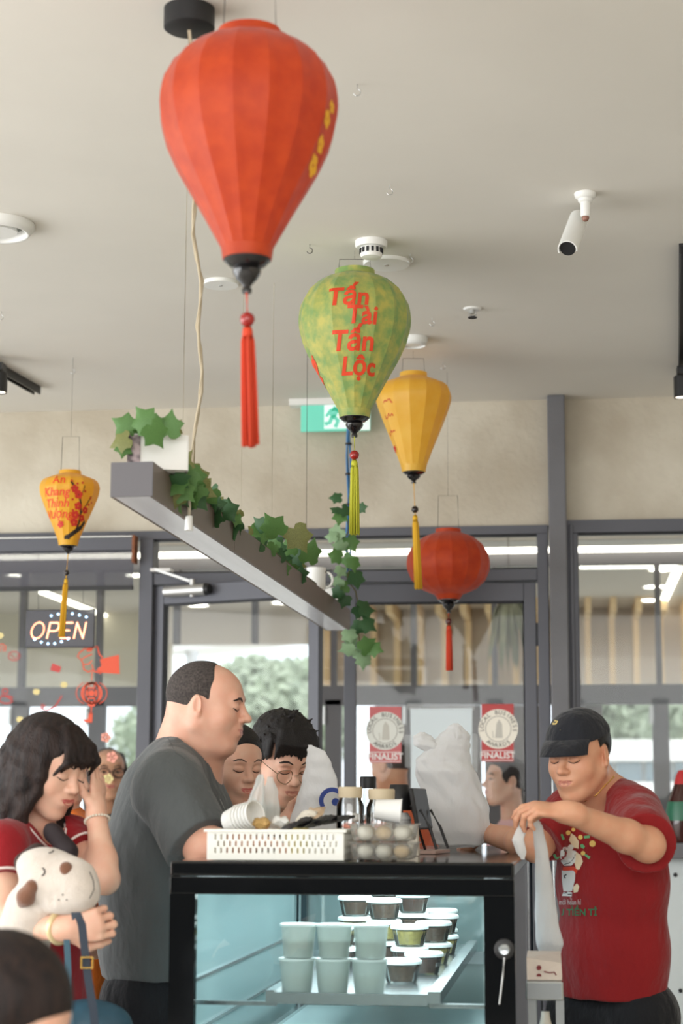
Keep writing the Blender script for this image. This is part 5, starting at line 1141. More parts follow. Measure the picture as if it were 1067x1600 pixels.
# ------------------------------------------------------------------ people: library
m_brow0 = M('brow_hair', C(44, 34, 31), .8); m_lash = M('lash_line', C(30, 22, 22), .7); m_lip = M('lip_tint', C(184, 98, 88), .4); m_sclera = M('eye_white', C(226, 218, 210), .3)
RGT = V(math.cos(YAW), math.sin(YAW), 0); TOC = V(math.sin(YAW), -math.cos(YAW), 0); UP = V(0, 0, 1)
def dirv(r, t, u=0): return (RGT*r+TOC*t+UP*u).normalized()
class Soft:
    def __init__(s): s.ops = []; s.lo = np.full(3, 1e9); s.hi = np.full(3, -1e9)
    def _b(s, pts, m):
        for p in pts: s.lo = np.minimum(s.lo, np.array(p)-m); s.hi = np.maximum(s.hi, np.array(p)+m)
    def cone(s, a, b, ra, rb=None, k=.02, sub=False):
        s.ops.append(('cone', a, b, ra, rb, k, sub)); 
        if not sub: s._b((a, b), max(ra, rb or ra))
        return s
    def chain(s, pts, rs, k=.01):
        for i in range(len(pts)-1): s.cone(pts[i], pts[i+1], rs[i], rs[i+1], k)
        return s
    def ell(s, c, r, R=None, k=.02, sub=False):
        s.ops.append(('ell', c, r, R, k, sub))
        if not sub: s._b((c,), max(r))
        return s
    def loft(s, a, b, ra, rb, R, k=.03): s.ops.append(('loft', a, b, ra, rb, R, k)); s._b((a, b), max(*ra, *rb)); return s
    def plane(s, p, n): s.ops.append(('plane', p, n)); return s
    def fcone(s, a, b, ra, rb, k=.02): s.ops.append(('fcone', a, b, ra, rb, k)); s._b((a, b), max(ra, rb)); return s
    def run(s, h, warp=None, pad=.025):
        F_ = SDF(s.lo-pad, s.hi+pad, h)
        for o in s.ops:
            if o[0] == 'fcone':
                _, a, b, ra, rb, k = o; a_ = _n(a); b_ = _n(b); d = b_-a_; L_ = float(np.linalg.norm(d)); d = d/L_; m = max(ra, rb)+k+2*h
                w = F_._win(np.minimum(a_, b_)-m, np.maximum(a_, b_)+m)
                if w is None: continue
                sl, X, Y, Z = w; t = (X-a_[0])*d[0]+(Y-a_[1])*d[1]+(Z-a_[2])*d[2]; tc = np.maximum(t, 0); rr = ra+(rb-ra)*np.clip(t/L_, 0, 1.3)
                D_ = np.sqrt((X-a_[0]-tc*d[0])**2+(Y-a_[1]-tc*d[1])**2+(Z-a_[2]-tc*d[2])**2)-rr
                F_._mix(sl, np.maximum(D_, t-L_), k, False)
            else: getattr(F_, o[0])(*o[1:])
        if warp is not None: F_.warp(warp)
        return F_.mesh()
def frame(f, u=UP):
    f = Vector(f).normalized(); r = f.cross(Vector(u)).normalized(); u2 = r.cross(f); return np.array([list(r), list(f), list(u2)]).T, r, f, u2
class Head:
    def __init__(s, S, c, f, size=1.0, roll=0, fat=0, k=1.0, jaw=1.0, nose=1.0, ears=True, female=False, lids=True):
        u = (Matrix.Rotation(roll, 3, Vector(f).normalized()) @ UP)
        s.R, s.r, s.f, s.u = frame(f, u); s.c = Vector(c); s.s = size; R = s.R
        L = s.L; z = size
        E = lambda p, q, k_=.02, sub=False, R_=None: S.ell(L(*p), tuple(v*z for v in q), R if R_ is None else R_, k_*z, sub)
        K = lambda a, b, ra, rb=None, k_=.02, sub=False: S.cone(L(*a), L(*b), ra*z, (rb if rb is not None else ra)*z, k_*z, sub)
        E((0, -.015, .032), (.075, .097, .085)); E((0, .03, .035), (.062, .055, .055), .03); E((0, .028, -.035), (.058+fat*.5, .062, .078), .03)
        for q in (-1, 1):
            K((q*.052, -.005, -.045), (q*.018*jaw, .058, -.098), .022+fat, .018+fat*.6, .03); E((q*.036, .055, -.028), (.026+fat*.5, .024, .026), .03)
        E((0, .069, -.100), (.021*jaw, .017, .017), .015)
        if fat > .005: E((0, .015, -.108), (.05, .045, .022), .03)
        K((-.034, .079, .025), (.034, .079, .025), .011 if not female else .007, None, .022)
        for q in (-1, 1):
            E((q*.031, .102, .006), (.022, .021, .0125), .012, True)
            if lids: E((q*.031, .0795, .005), (.0165, .0125, .0115), .004)
        n = nose
        K((0, .086, .018), (0, .086+.020*n, -.02), .0072, .0100, .012); E((0, .087+.023*n, -.024), (.0112, .0105, .0098), .008)
        for q in (-1, 1): E((q*.0125, .084+.015*n, -.027), (.0075, .009, .0072), .006)
        E((0, .082, -.058), (.028, .018, .022), .02)
        K((-.017, .0915, -.0535), (.017, .0915, -.0535), .0052, None, .006); K((-.013, .092, -.0645), (.013, .092, -.0645), .0064, None, .006)
        for q in (-1, 1): K((0, .101, -.0590), (q*.0225, .093, -.0552), .0014, .0010, .004, True)
        if ears:
            for q in (-1, 1):
                Re = (Matrix.Rotation(-q*.45, 3, s.u) @ Matrix(R.tolist()))
                S.ell(L(q*.079, -.014, -.004), (.0075*z, .020*z, .031*z), np.array(Re), .006*z); S.ell(L(q*.0865, -.008, .0), (.005*z, .0105*z, .019*z), np.array(Re), .004*z, True); S.ell(L(q*.080, -.004, -.026), (.007*z, .009*z, .009*z), None, .006*z)
    def L(s, a, b, c): return s.c+(s.r*a+s.f*b+s.u*c)*s.s
def hand(S, w, d, n, size=1.0, curl=(.5, .5, .5, .5), thumb=.3, side=1, spread=.10):
    """w wrist, d finger direction, n palm normal; side=+1 puts the thumb along d x n"""
    d = Vector(d).normalized(); n = Vector(n); n = (n-d*n.dot(d)).normalized(); s_ = d.cross(n)*side; z = size
    R = np.array([list(s_), list(d), list(n)]).T
    S.ell(w+d*.045*z, (.038*z, .052*z, .016*z), R, .012); S.ell(w+d*.075*z, (.041*z, .028*z, .0145*z), R, .010); S.cone(w-d*.02*z, w+d*.02*z, .025*z, .026*z, .02)
    for i in range(4):
        o = (.030, .010, -.011, -.031)[i]; Ls = (.072, .081, .075, .058)[i]; r0 = (.0088, .0092, .0088, .0078)[i]
        p = w+(d*(.094-.004*abs(i-1.2))+s_*o)*z; dd = (d+s_*(1.2-i)*spread).normalized(); a = 0; pts = [p-dd*.012*z, p]
        for j, fr in enumerate((.45, .31, .24)):
            a += curl[i]*(.9, 1.1, .7)[j]; e = dd*math.cos(a)+n*math.sin(a); p = p+e*Ls*fr*z; pts.append(p)
        S.chain(pts, [r0*z*1.05, r0*z, r0*z*.95, r0*z*.88, r0*z*.72], .004)
    p = w+(d*.022+s_*.026+n*.006)*z; e = (s_*.75+d*.6+n*.25).normalized(); e2 = (d*.9+s_*(.45-thumb)+n*(.2+thumb)).normalized(); p1 = p+e*.038*z; p2 = p1+e2*.032*z; p3 = p2+(e2+n*.2).normalized()*.024*z
    S.chain([w+d*.012*z, p, p1, p2, p3], [.015*z, .0145*z, .0112*z, .0098*z, .0075*z], .007)
def arm(S, sh, el, wr, r=(.048, .039, .036, .026), k=.02):
    sh, el, wr = Vector(sh), Vector(el), Vector(wr); m = el.lerp(wr, .28)
    S.cone(sh, el, r[0], r[1], k).cone(el, m, r[1]*.98, r[2]*1.06, k).cone(m, wr, r[2]*1.06, r[3], k)
def skin(name, c, lip=None):
    if name in MATS: return MATS[name]
    m = M(name, c, .5, var=.10, vscale=28, vcol=(min(1, c[0]*.97), c[1]*.86, c[2]*.84, 1), bump=.04, bscale=180)
    b = m.node_tree.nodes['Principled BSDF']; b.inputs['Subsurface Weight'].default_value = .12; b.inputs['Subsurface Radius'].default_value = (.012, .005, .003); b.inputs['Subsurface Scale'].default_value = 1.0
    return m
def bvh_of(co, Q): return BVHTree.FromPolygons(co.tolist(), Q.tolist())
def decal_px(parts, tree, name, mat, parent, off=.0012, dref=5.0):
    """thin marks laid on a surface, given by where they appear in the photograph"""
    mb = MB()
    for vs, fs in parts:
        bm = bmesh.new(); bv = [bm.verts.new((a, b, 0)) for a, b in vs]
        for f in fs:
            try: bm.faces.new([bv[i] for i in f])
            except Exception: pass
        xs = [v[0] for v in vs]; ys = [v[1] for v in vs]
        for lo, hi, ax in ((min(xs), max(xs), 0), (min(ys), max(ys), 1)):
            q = lo+6
            while q < hi:
                no = (1, 0, 0) if ax == 0 else (0, 1, 0); bmesh.ops.bisect_plane(bm, geom=bm.verts[:]+bm.edges[:]+bm.faces[:], plane_co=(q, q, 0), plane_no=no); q += 6
        bmesh.ops.triangulate(bm, faces=bm.faces[:]); out = []; ok = []
        for v in bm.verts:
            r = ray(v.co.x, v.co.y).normalized(); h = tree.ray_cast(CAM, r)
            if h[0] is None:
                p = tree.find_nearest(P(v.co.x, v.co.y, dref))[0]; out.append(p-r*off)
            else: out.append(h[0]-r*off)
        bm.verts.index_update(); fs2 = [tuple(v.index for v in f.verts) for f in bm.faces]
        fs2 = [f for f in fs2 if max((out[f[i]]-out[f[i-1]]).length for i in range(3)) < .08]
        mb.add(out, fs2); bm.free()
    return mb.build(name, mat, parent, fixn=False)
def face(H, tree, par, brow=m_brow0, browt=.0055, lipc=None, gaze='down', brz=0.0, lash=.0030, cull=None):
    def put(parts, name, mat, off):
        mb = MB()
        for vs, fs in parts:
            out = []
            for a, c_ in vs:
                h = tree.ray_cast(H.L(a, .20, c_), -H.f); out.append((h[0] if h[0] is not None and (h[0]-H.L(a, .08, c_)).length < .06*H.s else H.L(a, .085, c_))+H.f*off)
            mb.add(out, fs)
        return mb.build(name, mat, par, fixn=False)
    sub = lambda pts: [p for i in range(len(pts)-1) for p in [(pts[i][0]+(pts[i+1][0]-pts[i][0])*k/4, pts[i][1]+(pts[i+1][1]-pts[i][1])*k/4) for k in range(4)]]+[pts[-1]]
    def taper(pts, w): 
        vs, fs = line2(pts, 1.0); n = len(pts); out = []
        for i, (x, y) in enumerate(pts):
            g = w*(.45+.55*math.sin(PI*min(1, (i+.6)/n))); (a0, b0), (a1, b1) = vs[2*i], vs[2*i+1]; out += [(x+(a0-x)*g, y+(b0-y)*g), (x+(a1-x)*g, y+(b1-y)*g)]
        return out, fs
    for q in (-1, 1):
        put([taper(sub([(q*.013, .028+brz), (q*.028, .035+brz), (q*.040, .034+brz), (q*.050, .027+brz)]), browt)], 'eyebrow', brow, .0008)
        if gaze == 'down': put([taper(sub([(q*.0145, .0005), (q*.022, -.0035), (q*.031, -.0055), (q*.040, -.0035), (q*.048, .001)]), lash)], 'eyelashes', m_lash, .0009)
        else:
            ey = [(q*.031+.0145*math.cos(a), .004+.0055*math.sin(a)) for a in [2*PI*k/16 for k in range(16)]]
            put([(ey, [tuple(range(16))])], 'eye', m_sclera, .0008); put([disc2(q*.031+gaze[0], .004+gaze[1], .0052, 14)], 'iris', m_lash, .0012)
            put([taper(sub([(q*.0155, .003), (q*.023, .0085), (q*.031, .0105), (q*.040, .0085), (q*.047, .003)]), lash)], 'eyelashes', m_lash, .0012)
    lc = M('lip_'+'_'.join(str(int(v*1000)) for v in lipc[:3]), lipc, .42) if lipc else m_lip
    up = []; lo = []; n = 12
    for k in range(n+1):
        x = -.0225+.045*k/n; e = max(0, 1-(abs(x)/.0225)**2); bow = .0012*math.exp(-(x/.004)**2); g = .0036*(abs(x)/.0225)**1.5; up.append(((x, -.0578+.0070*e**.7-bow*1.3+g), (x, -.0583+g))); lo.append(((x, -.0595+g), (x, -.0595-.0092*e**.8+g)))
    for nm, st in (('lips', up), ('lips', lo)): put([([p for ab in st for p in ab], [(2*k, 2*k+1, 2*k+3, 2*k+2) for k in range(n)])], nm, lc, .0007)
def cloth(n, c, bump=.25, rough=.85, var=.12): return M(n, c, rough, var=var, vscale=5, bump=min(1, bump*4), bscale=9, bdist=.03, stretch=(1.3, 1.3, .7), sheen=.15, spec=.25)
def wrinkle(seed, amp=.004, f=22, dirn=(1, 1, 3)):
    a = fbm(seed, f); b = fbm(seed+50, f*.45)
    return lambda x, y, z: amp*(np.abs(a(x*dirn[0], y*dirn[1], z*dirn[2]*.35))-.5)+amp*1.2*b(x, y, z)
def legs(par, hipc, r, f, mat, shoe, w=.10, rad=.085, h=.012):
    S = Soft(); hipc = Vector(hipc); r = Vector(r); f = Vector(f)
    for q in (-1, 1):
        hp = hipc+r*w*q; S.cone(hp, V(hp.x, hp.y, hipc.z*.52)+f*.01, rad, rad*.8, .03).cone(V(hp.x, hp.y, hipc.z*.52)+f*.01, V(hp.x, hp.y, .10), rad*.8, rad*.62, .02)
    S.cone(hipc-r*w, hipc+r*w, rad*1.15, None, .04)
    np_mesh('trousers', *S.run(h), mat, par)
    for q in (-1, 1):
        S = Soft(); b = V(hipc.x, hipc.y, 0)+r*w*q; S.cone(b+f*.13+V(0, 0, .035), b-f*.06+V(0, 0, .045), .04, .042, .02).ell(b+V(0, 0, .07), (.045, .045, .05), None, .02).plane(b+V(0, 0, .003), (0, 0, -1))
        np_mesh('shoe', *S.run(h*.8), shoe, par)
m_trou = cloth('black_trousers', C(26, 27, 31)); m_shoe = M('dark_shoe', C(34, 32, 34), .5); m_hair = M('black_hair', C(30, 26, 26), .5, spec=.35, var=.4, vscale=60, bump=.5, bscale=160, stretch=(3, 3, .5)); m_hairb = M('brown_hair', C(48, 33, 28), .55, spec=.3, var=.6, vscale=30, vcol=C(24, 17, 17), bump=.6, bscale=150, stretch=(3, 3, .4))
m_brow = M('brow_hair', C(38, 28, 26), .8); m_lash = M('lash_line', C(30, 22, 22), .7); m_lip = M('lip_tint', C(184, 98, 88), .4); m_sclera = M('eye_white', C(226, 218, 210), .3)
# ------------------------------------------------------------------ big man in grey T-shirt, in profile
def L2(*pts): return list(pts)
sk_m1 = skin('skin_pale', C(224, 176, 152))
f1 = dirv(.97, .16, -.10); c1 = P(325, 1104, 4.97)
b1 = V(P(258, 1400, 5.0).x, P(258, 1400, 5.0).y, 0)
per1 = thing('person', b1, 'heavy balding man in a charcoal T-shirt standing in profile left of the case', 'person', 'customers at the counter')
S = Soft(); H1 = Head(S, c1, f1, 1.0, fat=.010, jaw=1.1, nose=1.12)
nb1 = P(288, 1212, 5.0)
S.cone(H1.L(0, -.035, -.03), nb1, .062, .076, .03).cone(H1.L(0, .012, -.085), nb1+f1*.045, .04, .062, .03).cone(H1.L(0, -.055, .0), nb1-f1*.045, .045, .066, .03)
R1, r1, ff1, _ = frame(dirv(.97, .1))
shR = P(262, 1232, 4.79); elR = P(318, 1352, 4.70); wrR = P(395, 1346, 4.66)
ELR = V(elR.x, elR.y, 1.32); elR = P(322, 1328, 4.66); wrR = P(372, 1322, 4.60)
arm(S, shR, elR, wrR, (.062, .052, .046, .032)); hand(S, wrR, dirv(.95, .1, .1), dirv(0, .1, -1), 1.0, (.7, .7, .7, .8), .3, 1)
shL = P(270, 1225, 5.2); elL = P(345, 1318, 5.24); wrL = P(392, 1300, 5.1)
arm(S, shL, elL, wrL, (.06, .05, .044, .03)); hand(S, wrL, dirv(.95, .2, .05), dirv(0, 0, -1), 1.0, (.6, .6, .6, .6), .3, -1)
S.loft(P(275, 1330, 5.0), P(285, 1220, 5.0), (.15, .12), (.12, .08), R1)
co, Q = S.run(.0036); np_mesh('body', co, Q, sk_m1, per1); t1 = bvh_of(co, Q)
S = Soft()
lev = [(P(244, 1560, 5.0), .19, .145), (P(248, 1480, 5.0), .20, .150), (P(258, 1400, 5.0), .205, .158), (P(268, 1320, 5.0), .205, .160), (P(272, 1262, 5.0), .19, .140), (P(276, 1212, 5.0), .135, .095), (P(283, 1190, 5.0), .085, .082)]
for (a, ax, ay), (b, bx, by_) in zip(lev, lev[1:]): S.loft(a, b, (ax, ay), (bx, by_), R1, .04)
S.cone(P(266, 1210, 5.0), P(240, 1236, 5.0), .085, .08, .06)
e1 = shR.lerp(elR, .86); S.cone(P(278, 1200, 4.95), shR, .075, .088, .04).fcone(shR, e1+V(0, 0, -.005), .090, .088, .03)
e1 = shL.lerp(elL, .8); S.cone(P(290, 1205, 5.05), shL, .075, .085, .04).fcone(shL, e1, .085, .084, .03)
hem1 = P(235, 1524, 5.0); S.plane(hem1, (0, 0, -1)); S.cone(H1.L(0, -.02, -.07), H1.L(.0, -.035, -.13), .062, .064, .006, True)
m_gt = cloth('charcoal_jersey', C(88, 92, 93), .2)
wr_ = wrinkle(3, .009, 12, (1, 1, 2.6)); co, Q = S.run(.0052, wr_); np_mesh('shirt', co, Q, m_gt, per1); ts1 = bvh_of(co, Q)
decal_px([line2([(262, 1152), (268, 1163), (274, 1176), (290, 1186)], .8)], ts1, 'shoulder_seam', M('seam', C(66, 70, 72), .9), per1, .0012, 4.9)
decal_px([line2([(372, 1238), (377, 1252), (380, 1240), (384, 1254)], 2.0)], ts1, 'chest_print', m_white, per1, .002, 4.9)
# cropped hair
S = Soft(); z = 1.0
for p, q in (((0, -.018, .033), (.0795, .1005, .0885)),): S.ell(H1.L(*p), q, H1.R, .01)
S.ell(H1.L(0, .085, .085), (.085, .075, .085), H1.R, .012, True); S.ell(H1.L(0, .075, -.03), (.10, .068, .075), H1.R, .012, True); S.plane(H1.L(0, -.05, -.062), tuple(-(H1.u+H1.f*-.25)))
for q in (-1, 1): S.ell(H1.L(q*.08, -.006, -.02), (.02, .028, .045), H1.R, .008, True)
m_crop = M('cropped_hair', C(84, 76, 72), .85, var=.45, vscale=160, vcol=C(52, 46, 44), bump=.5, bscale=500)
co, Q = S.run(.003); np_mesh('hair', co, Q, m_crop, per1)
face(H1, t1, per1, browt=.007, lipc=C(200, 128, 116), brz=-.007)
legs(per1, P(240, 1560, 5.0), r1, ff1, m_trou, m_shoe, .10, .105)
# ------------------------------------------------------------------ man with cap and red T-shirt
sk_c = skin('skin_warm', C(216, 164, 132))
c2 = P(904, 1180, 5.0); f2 = dirv(-.58, .78, -.22)
b2 = V(P(955, 1400, 5.05).x, P(955, 1400, 5.05).y, 0)
per2 = thing('person', b2, 'man in a black cap and dark red printed T-shirt holding a plastic bag', 'person', 'staff behind the counter')
S = Soft(); H2 = Head(S, c2, f2, .96, fat=.002)
nb2 = P(950, 1252, 5.1); S.cone(H2.L(0, -.03, -.04), nb2, .056, .066, .03).cone(H2.L(0, .005, -.07), nb2+dirv(-.7, .6)*.03, .045, .06, .03)
R2, r2, ff2, _ = frame(dirv(-.62, .78))
shL2 = P(992, 1268, 4.98); elL2 = P(1012, 1320, 4.74); wrL2 = P(890, 1270, 4.60)
arm(S, shL2, elL2, wrL2, (.050, .043, .038, .027))
hand(S, wrL2, dirv(-.97, .05, .12), dirv(-.1, -.35, -.9), .95, (.45, .6, .75, .9), .55, -1, .04)
shR2 = P(893, 1268, 5.12); elR2 = P(838, 1322, 5.02); wrR2 = P(758, 1301, 5.52)
arm(S, shR2, elR2, wrR2, (.048, .042, .038, .028)); hand(S, wrR2, dirv(-.9, -.3, .1), dirv(-.2, -.9, 0), .95, (.7, .7, .7, .7), .3, 1)
S.loft(P(952, 1330, 5.08), P(950, 1255, 5.1), (.14, .10), (.11, .07), R2)
co, Q = S.run(.0033); np_mesh('body', co, Q, sk_c, per2); t2 = bvh_of(co, Q)
S = Soft()
lev = [(P(957, 1580, 5.08), .150, .118), (P(957, 1480, 5.08), .148, .116), (P(955, 1380, 5.08), .152, .115), (P(951, 1300, 5.08), .160, .110), (P(948, 1270, 5.08), .142, .082), (P(948, 1254, 5.08), .085, .062)]
for (a, ax, ay), (b, bx, by_) in zip(lev, lev[1:]): S.loft(a, b, (ax, ay), (bx, by_), R2, .04)
e_ = shL2.lerp(elL2, .92); S.cone(P(965, 1258, 5.06), shL2, .052, .062, .05).fcone(shL2, e_, .068, .074, .03)
e_ = shR2.lerp(elR2, .85); S.cone(P(925, 1260, 5.08), shR2, .054, .064, .05).fcone(shR2, e_, .072, .074, .03)
S.plane(P(957, 1561, 5.0), (0, 0, -1)); S.cone(H2.L(0, .0, -.10), H2.L(0, -.015, -.15), .058, .060, .005, True)
m_rt2 = cloth('dark_red_jersey', C(142, 28, 31), .2)
co, Q = S.run(.005, wrinkle(12, .0075, 12, (1.5, 1.5, 1.2))); np_mesh('shirt', co, Q, m_rt2, per2); ts2 = bvh_of(co, Q)
legs(per2, P(957, 1585, 5.08), r2, ff2, m_trou, m_shoe, .085, .092)
# face
face(H2, t2, per2, browt=.006, lipc=C(186, 116, 102))
# hair below the cap, cap
S = Soft(); S.ell(H2.L(0, -.018, .03), (.079, .10, .085), H2.R, .01); S.ell(H2.L(0, .085, -.01), (.11, .10, .13), H2.R, .012, True); S.plane(H2.L(0, -.06, -.045), tuple(-(H2.u+H2.f*-.3)))
for q in (-1, 1): S.ell(H2.L(q*.08, -.012, -.012), (.022, .024, .04), H2.R, .006, True)
np_mesh('hair', *S.run(.004), m_hair, per2)
S = Soft(); S.ell(H2.L(0, -.012, .040), (.0845, .104, .088), H2.R, .01); S.plane(H2.L(0, 0, .050), tuple(-(H2.u*1.0+H2.f*.10)))
m_cap = cloth('black_cap', C(34, 36, 42), .3); co, Q = S.run(.004); cp = np_mesh('cap', co, Q, m_cap, per2); tcp = bvh_of(co, Q)
mb = MB(); vs = []; n = 18
for k, (rad_, dz_) in enumerate(((0, 0), (.35, .004), (.7, .003), (1.0, -.006))):
    for i in range(n+1):
        a = math.radians(-62+124*i/n); x = .078*math.sin(a); y = .085*math.cos(a)-.005; ext = .078*rad_*math.cos(a*.92)
        vs.append(H2.L(x*(1+.06*rad_), y+ext, .060-.020*rad_*rad_-1.6*x*x*(.4+rad_)+dz_-.004*rad_))
top_ = len(vs); vs2 = [v-H2.u*.004 for v in vs]; N_ = n+1
fs = [(k*N_+i, k*N_+i+1, (k+1)*N_+i+1, (k+1)*N_+i) for k in range(3) for i in range(n)]
mb.add(vs, fs); mb.add(vs2, fs); mb.add(vs[3*N_:]+vs2[3*N_:], [(i, i+1, N_+i+1, N_+i) for i in range(n)]); mb.build('brim', m_cap, cp, smooth=True)
MB().ball(H2.L(0, -.01, .125), .006).build('cap_button', m_cap, cp, smooth=True)
decal_px([line2([(862, 1129), (866, 1126), (871, 1127), (868, 1131), (863, 1131)], 2.4)], tcp, 'gold_emblem', M('gold_thread', C(222, 196, 120), .4), cp, .0015, 4.9)
m_gold = M('gold_chain', C(230, 186, 96), .25, metal=.9)
pts = [P(x, y, d) for x, y, d in ((912, 1240, 4.99), (925, 1236, 4.985), (938, 1226, 4.99), (950, 1216, 5.03), (957, 1211, 5.08))]
MB().tube([t2.find_nearest(p)[0]+(CAM-p).normalized()*.002 for p in pts], .0022, 6).build('necklace', m_gold, per2, smooth=True)
# shirt print: confetti, coins, a white horse figure, lettering
m_pw = M('print_white', C(214, 210, 206), .8); m_pg = M('print_green', C(104, 168, 116), .8); m_py = M('print_gold', C(222, 186, 104), .8); m_pr = M('print_red', C(206, 62, 36), .8); m_pgt = M('print_letter_green', C(52, 112, 76), .8); m_pk = M('print_black', C(44, 36, 36), .8); m_pc = M('print_cream', C(222, 200, 168), .8)
k8 = 1/8.0
def q8(L): return [(840+x*k8, 1260+y*k8) for x, y in L]
for l in ([(285, 350), (310, 345), (340, 410), (312, 425)], [(575, 370), (650, 360), (650, 395), (580, 400)], [(530, 480), (560, 470), (592, 500), (575, 530), (540, 515)], [(190, 605), (220, 595), (250, 660), (222, 675)], [(580, 610), (600, 595), (660, 630), (640, 660)]): decal_px([poly2(q8(l))], ts2, 'printed_note', m_pg, per2, .0018)
for x, y, r in ((382, 330, 30), (445, 290, 24), (533, 385, 30), (685, 465, 40), (567, 585, 28)): decal_px([disc2(840+x*k8, 1260+y*k8, r*k8, 14)], ts2, 'printed_coin', m_py, per2, .0018)
decal_px([poly2(q8([(390, 420), (420, 335), (470, 370), (515, 440), (510, 530), (440, 510)])), poly2(q8([(470, 560), (540, 610), (565, 690), (520, 790), (480, 790), (460, 700)]))], ts2, 'printed_mane', m_pc, per2, .0018)
decal_px([poly2(q8([(440, 1010), (490, 960), (520, 1000), (500, 1070), (450, 1080)]))], ts2, 'printed_tail', m_pc, per2, .0018)
decal_px([poly2(q8([(285, 560), (320, 510), (370, 510), (400, 540), (480, 560), (470, 690), (420, 740), (330, 740), (290, 690), (282, 620)])), disc2(840+412*k8, 1260+512*k8, 36*k8, 14), poly2(q8([(300, 800), (470, 790), (465, 920), (430, 1060), (320, 1060), (302, 920)])), poly2(q8([(302, 1120), (320, 1070), (360, 1075), (375, 1065), (430, 1075), (425, 1125)]))], ts2, 'printed_horse', m_pw, per2, .0022)
decal_px([poly2(q8([(315, 760), (455, 750), (500, 800), (480, 845), (445, 800), (315, 805)]))], ts2, 'printed_sash', m_pr, per2, .0028)
decal_px([line2(q8([(330, 725), (390, 710), (440, 665), (470, 600)]), 1.2), line2(q8([(360, 850), (330, 870), (345, 900)]), 2.2), line2(q8([(318, 1085), (370, 1080)]), 1.4), line2(q8([(375, 1100), (425, 1098)]), 1.4), disc2(840+333*k8, 1260+556*k8, 1.1, 8), disc2(840+362*k8, 1260+556*k8, 1.1, 8)], ts2, 'printed_lines', m_pk, per2, .003)
def txt_px(body, x, y, size, sh_=0, off=.2, al='LEFT', sx=1.0): vs, fs = text2d(body, size, sh_, off, al); return ([(x+a*sx, y-b) for a, b in vs], fs)
decal_px([txt_px('năm mới hoan hỉ', 858, 1410, 11.5, 0, .12, 'LEFT', .62)], ts2, 'lettering', M('print_letter_white', C(196, 176, 172), .8), per2, .002)
decal_px([txt_px('THU TIỀN TỈ', 854, 1426, 14.5, 0, .35, 'LEFT', .93)], ts2, 'lettering', m_pgt, per2, .002)
# the bag he is tying
d4 = 4.66
bg3 = thing('carrier_bag', P(855, 1492, d4+.15), 'long white plastic bag pulled up by its handles by the man in the cap', 'plastic bag', 'white plastic carrier bags')
bag(MB(), [pr(826, 836, 1272, 4.66, .8), pr(832, 848, 1292, 4.67, .7), pr(836, 856, 1330, 4.70, .7), pr(836, 864, 1385, 4.74, .7), pr(836, 872, 1440, 4.78, .75), pr(838, 880, 1474, 4.80, .8), pr(842, 876, 1490, 4.82, .8)], 41, .08, 56).build('bag_body', m_bag, bg3, smooth=True)
bag(MB(), [pr(818, 830, 1268, 4.62, .8), pr(810, 824, 1288, 4.62, .6), pr(800, 818, 1312, 4.60, .5), pr(806, 822, 1330, 4.60, .5), pr(814, 820, 1343, 4.60, .5)], 43, .14, 40).build('bag_handle', m_bag, bg3, smooth=True)
bag(MB(), [pr(816, 826, 1262, 4.62, .8), pr(812, 824, 1275, 4.61, .8), pr(815, 823, 1288, 4.61, .6)], 45, .14, 30).build('bag_knot', m_bag, bg3, smooth=True)
# ------------------------------------------------------------------ woman on the left with plush dog
sk_w = skin('skin_fair', C(226, 184, 160))
c3 = P(78, 1197, 4.62); f3 = dirv(.76, .55, -.38)
b3 = V(P(60, 1450, 4.65).x, P(60, 1450, 4.65).y, 0)
per3 = thing('person', b3, 'dark haired woman in a red piped top resting her head on her hand', 'person', 'customers at the counter')
S = Soft(); H3 = Head(S, c3, f3, .97, female=True, nose=.85, jaw=.85)
nb3 = P(52, 1285, 4.66); S.cone(H3.L(0, -.03, -.04), nb3, .048, .055, .03)
R3, r3, ff3, _ = frame(dirv(.72, .68))
shL3 = P(112, 1312, 4.66); elL3 = P(164, 1374, 4.50); wrL3 = P(150, 1268, 4.60)
arm(S, shL3, elL3, wrL3, (.040, .034, .032, .022)); hand(S, wrL3, dirv(.02, -.3, .95), dirv(-.85, -.4, .0), .80, (.16, .2, .25, .3), .1, 1, .02)
shR3 = P(2, 1325, 4.48); elR3 = P(8, 1438, 4.36); wrR3 = P(100, 1450, 4.22)
arm(S, shR3, elR3, wrR3, (.046, .042, .040, .026)); hand(S, wrR3, dirv(.93, .25, .12), dirv(0, -.9, .1), .95, (1.0, 1.0, 1.05, 1.1), .5, -1, .02)
S.loft(P(55, 1380, 4.66), P(54, 1300, 4.66), (.12, .085), (.10, .06), R3)
co, Q = S.run(.0034); np_mesh('body', co, Q, sk_w, per3); t3 = bvh_of(co, Q)
S = Soft()
lev = [(P(62, 1600, 4.66), .15, .12), (P(60, 1500, 4.66), .135, .11), (P(56, 1420, 4.66), .135, .105), (P(54, 1350, 4.66), .15, .105), (P(54, 1312, 4.66), .135, .08), (P(53, 1290, 4.66), .075, .062)]
for (a, ax, ay), (b, bx, by_) in zip(lev, lev[1:]): S.loft(a, b, (ax, ay), (bx, by_), R3, .035)
eR = shR3.lerp(elR3, .48); S.cone(P(36, 1300, 4.60), shR3, .05, .062, .04).fcone(shR3, eR, .066, .066, .02)
eL = shL3.lerp(elL3, .38); S.cone(P(72, 1300, 4.64), shL3, .05, .058, .04).fcone(shL3, eL, .060, .060, .02)
S.plane(V(0, 0, .62), (0, 0, -1)); S.cone(P(60, 1262, 4.60), nb3+dirv(.7, .6)*.05+V(0, 0, -.02), .05, .05, .006, True)
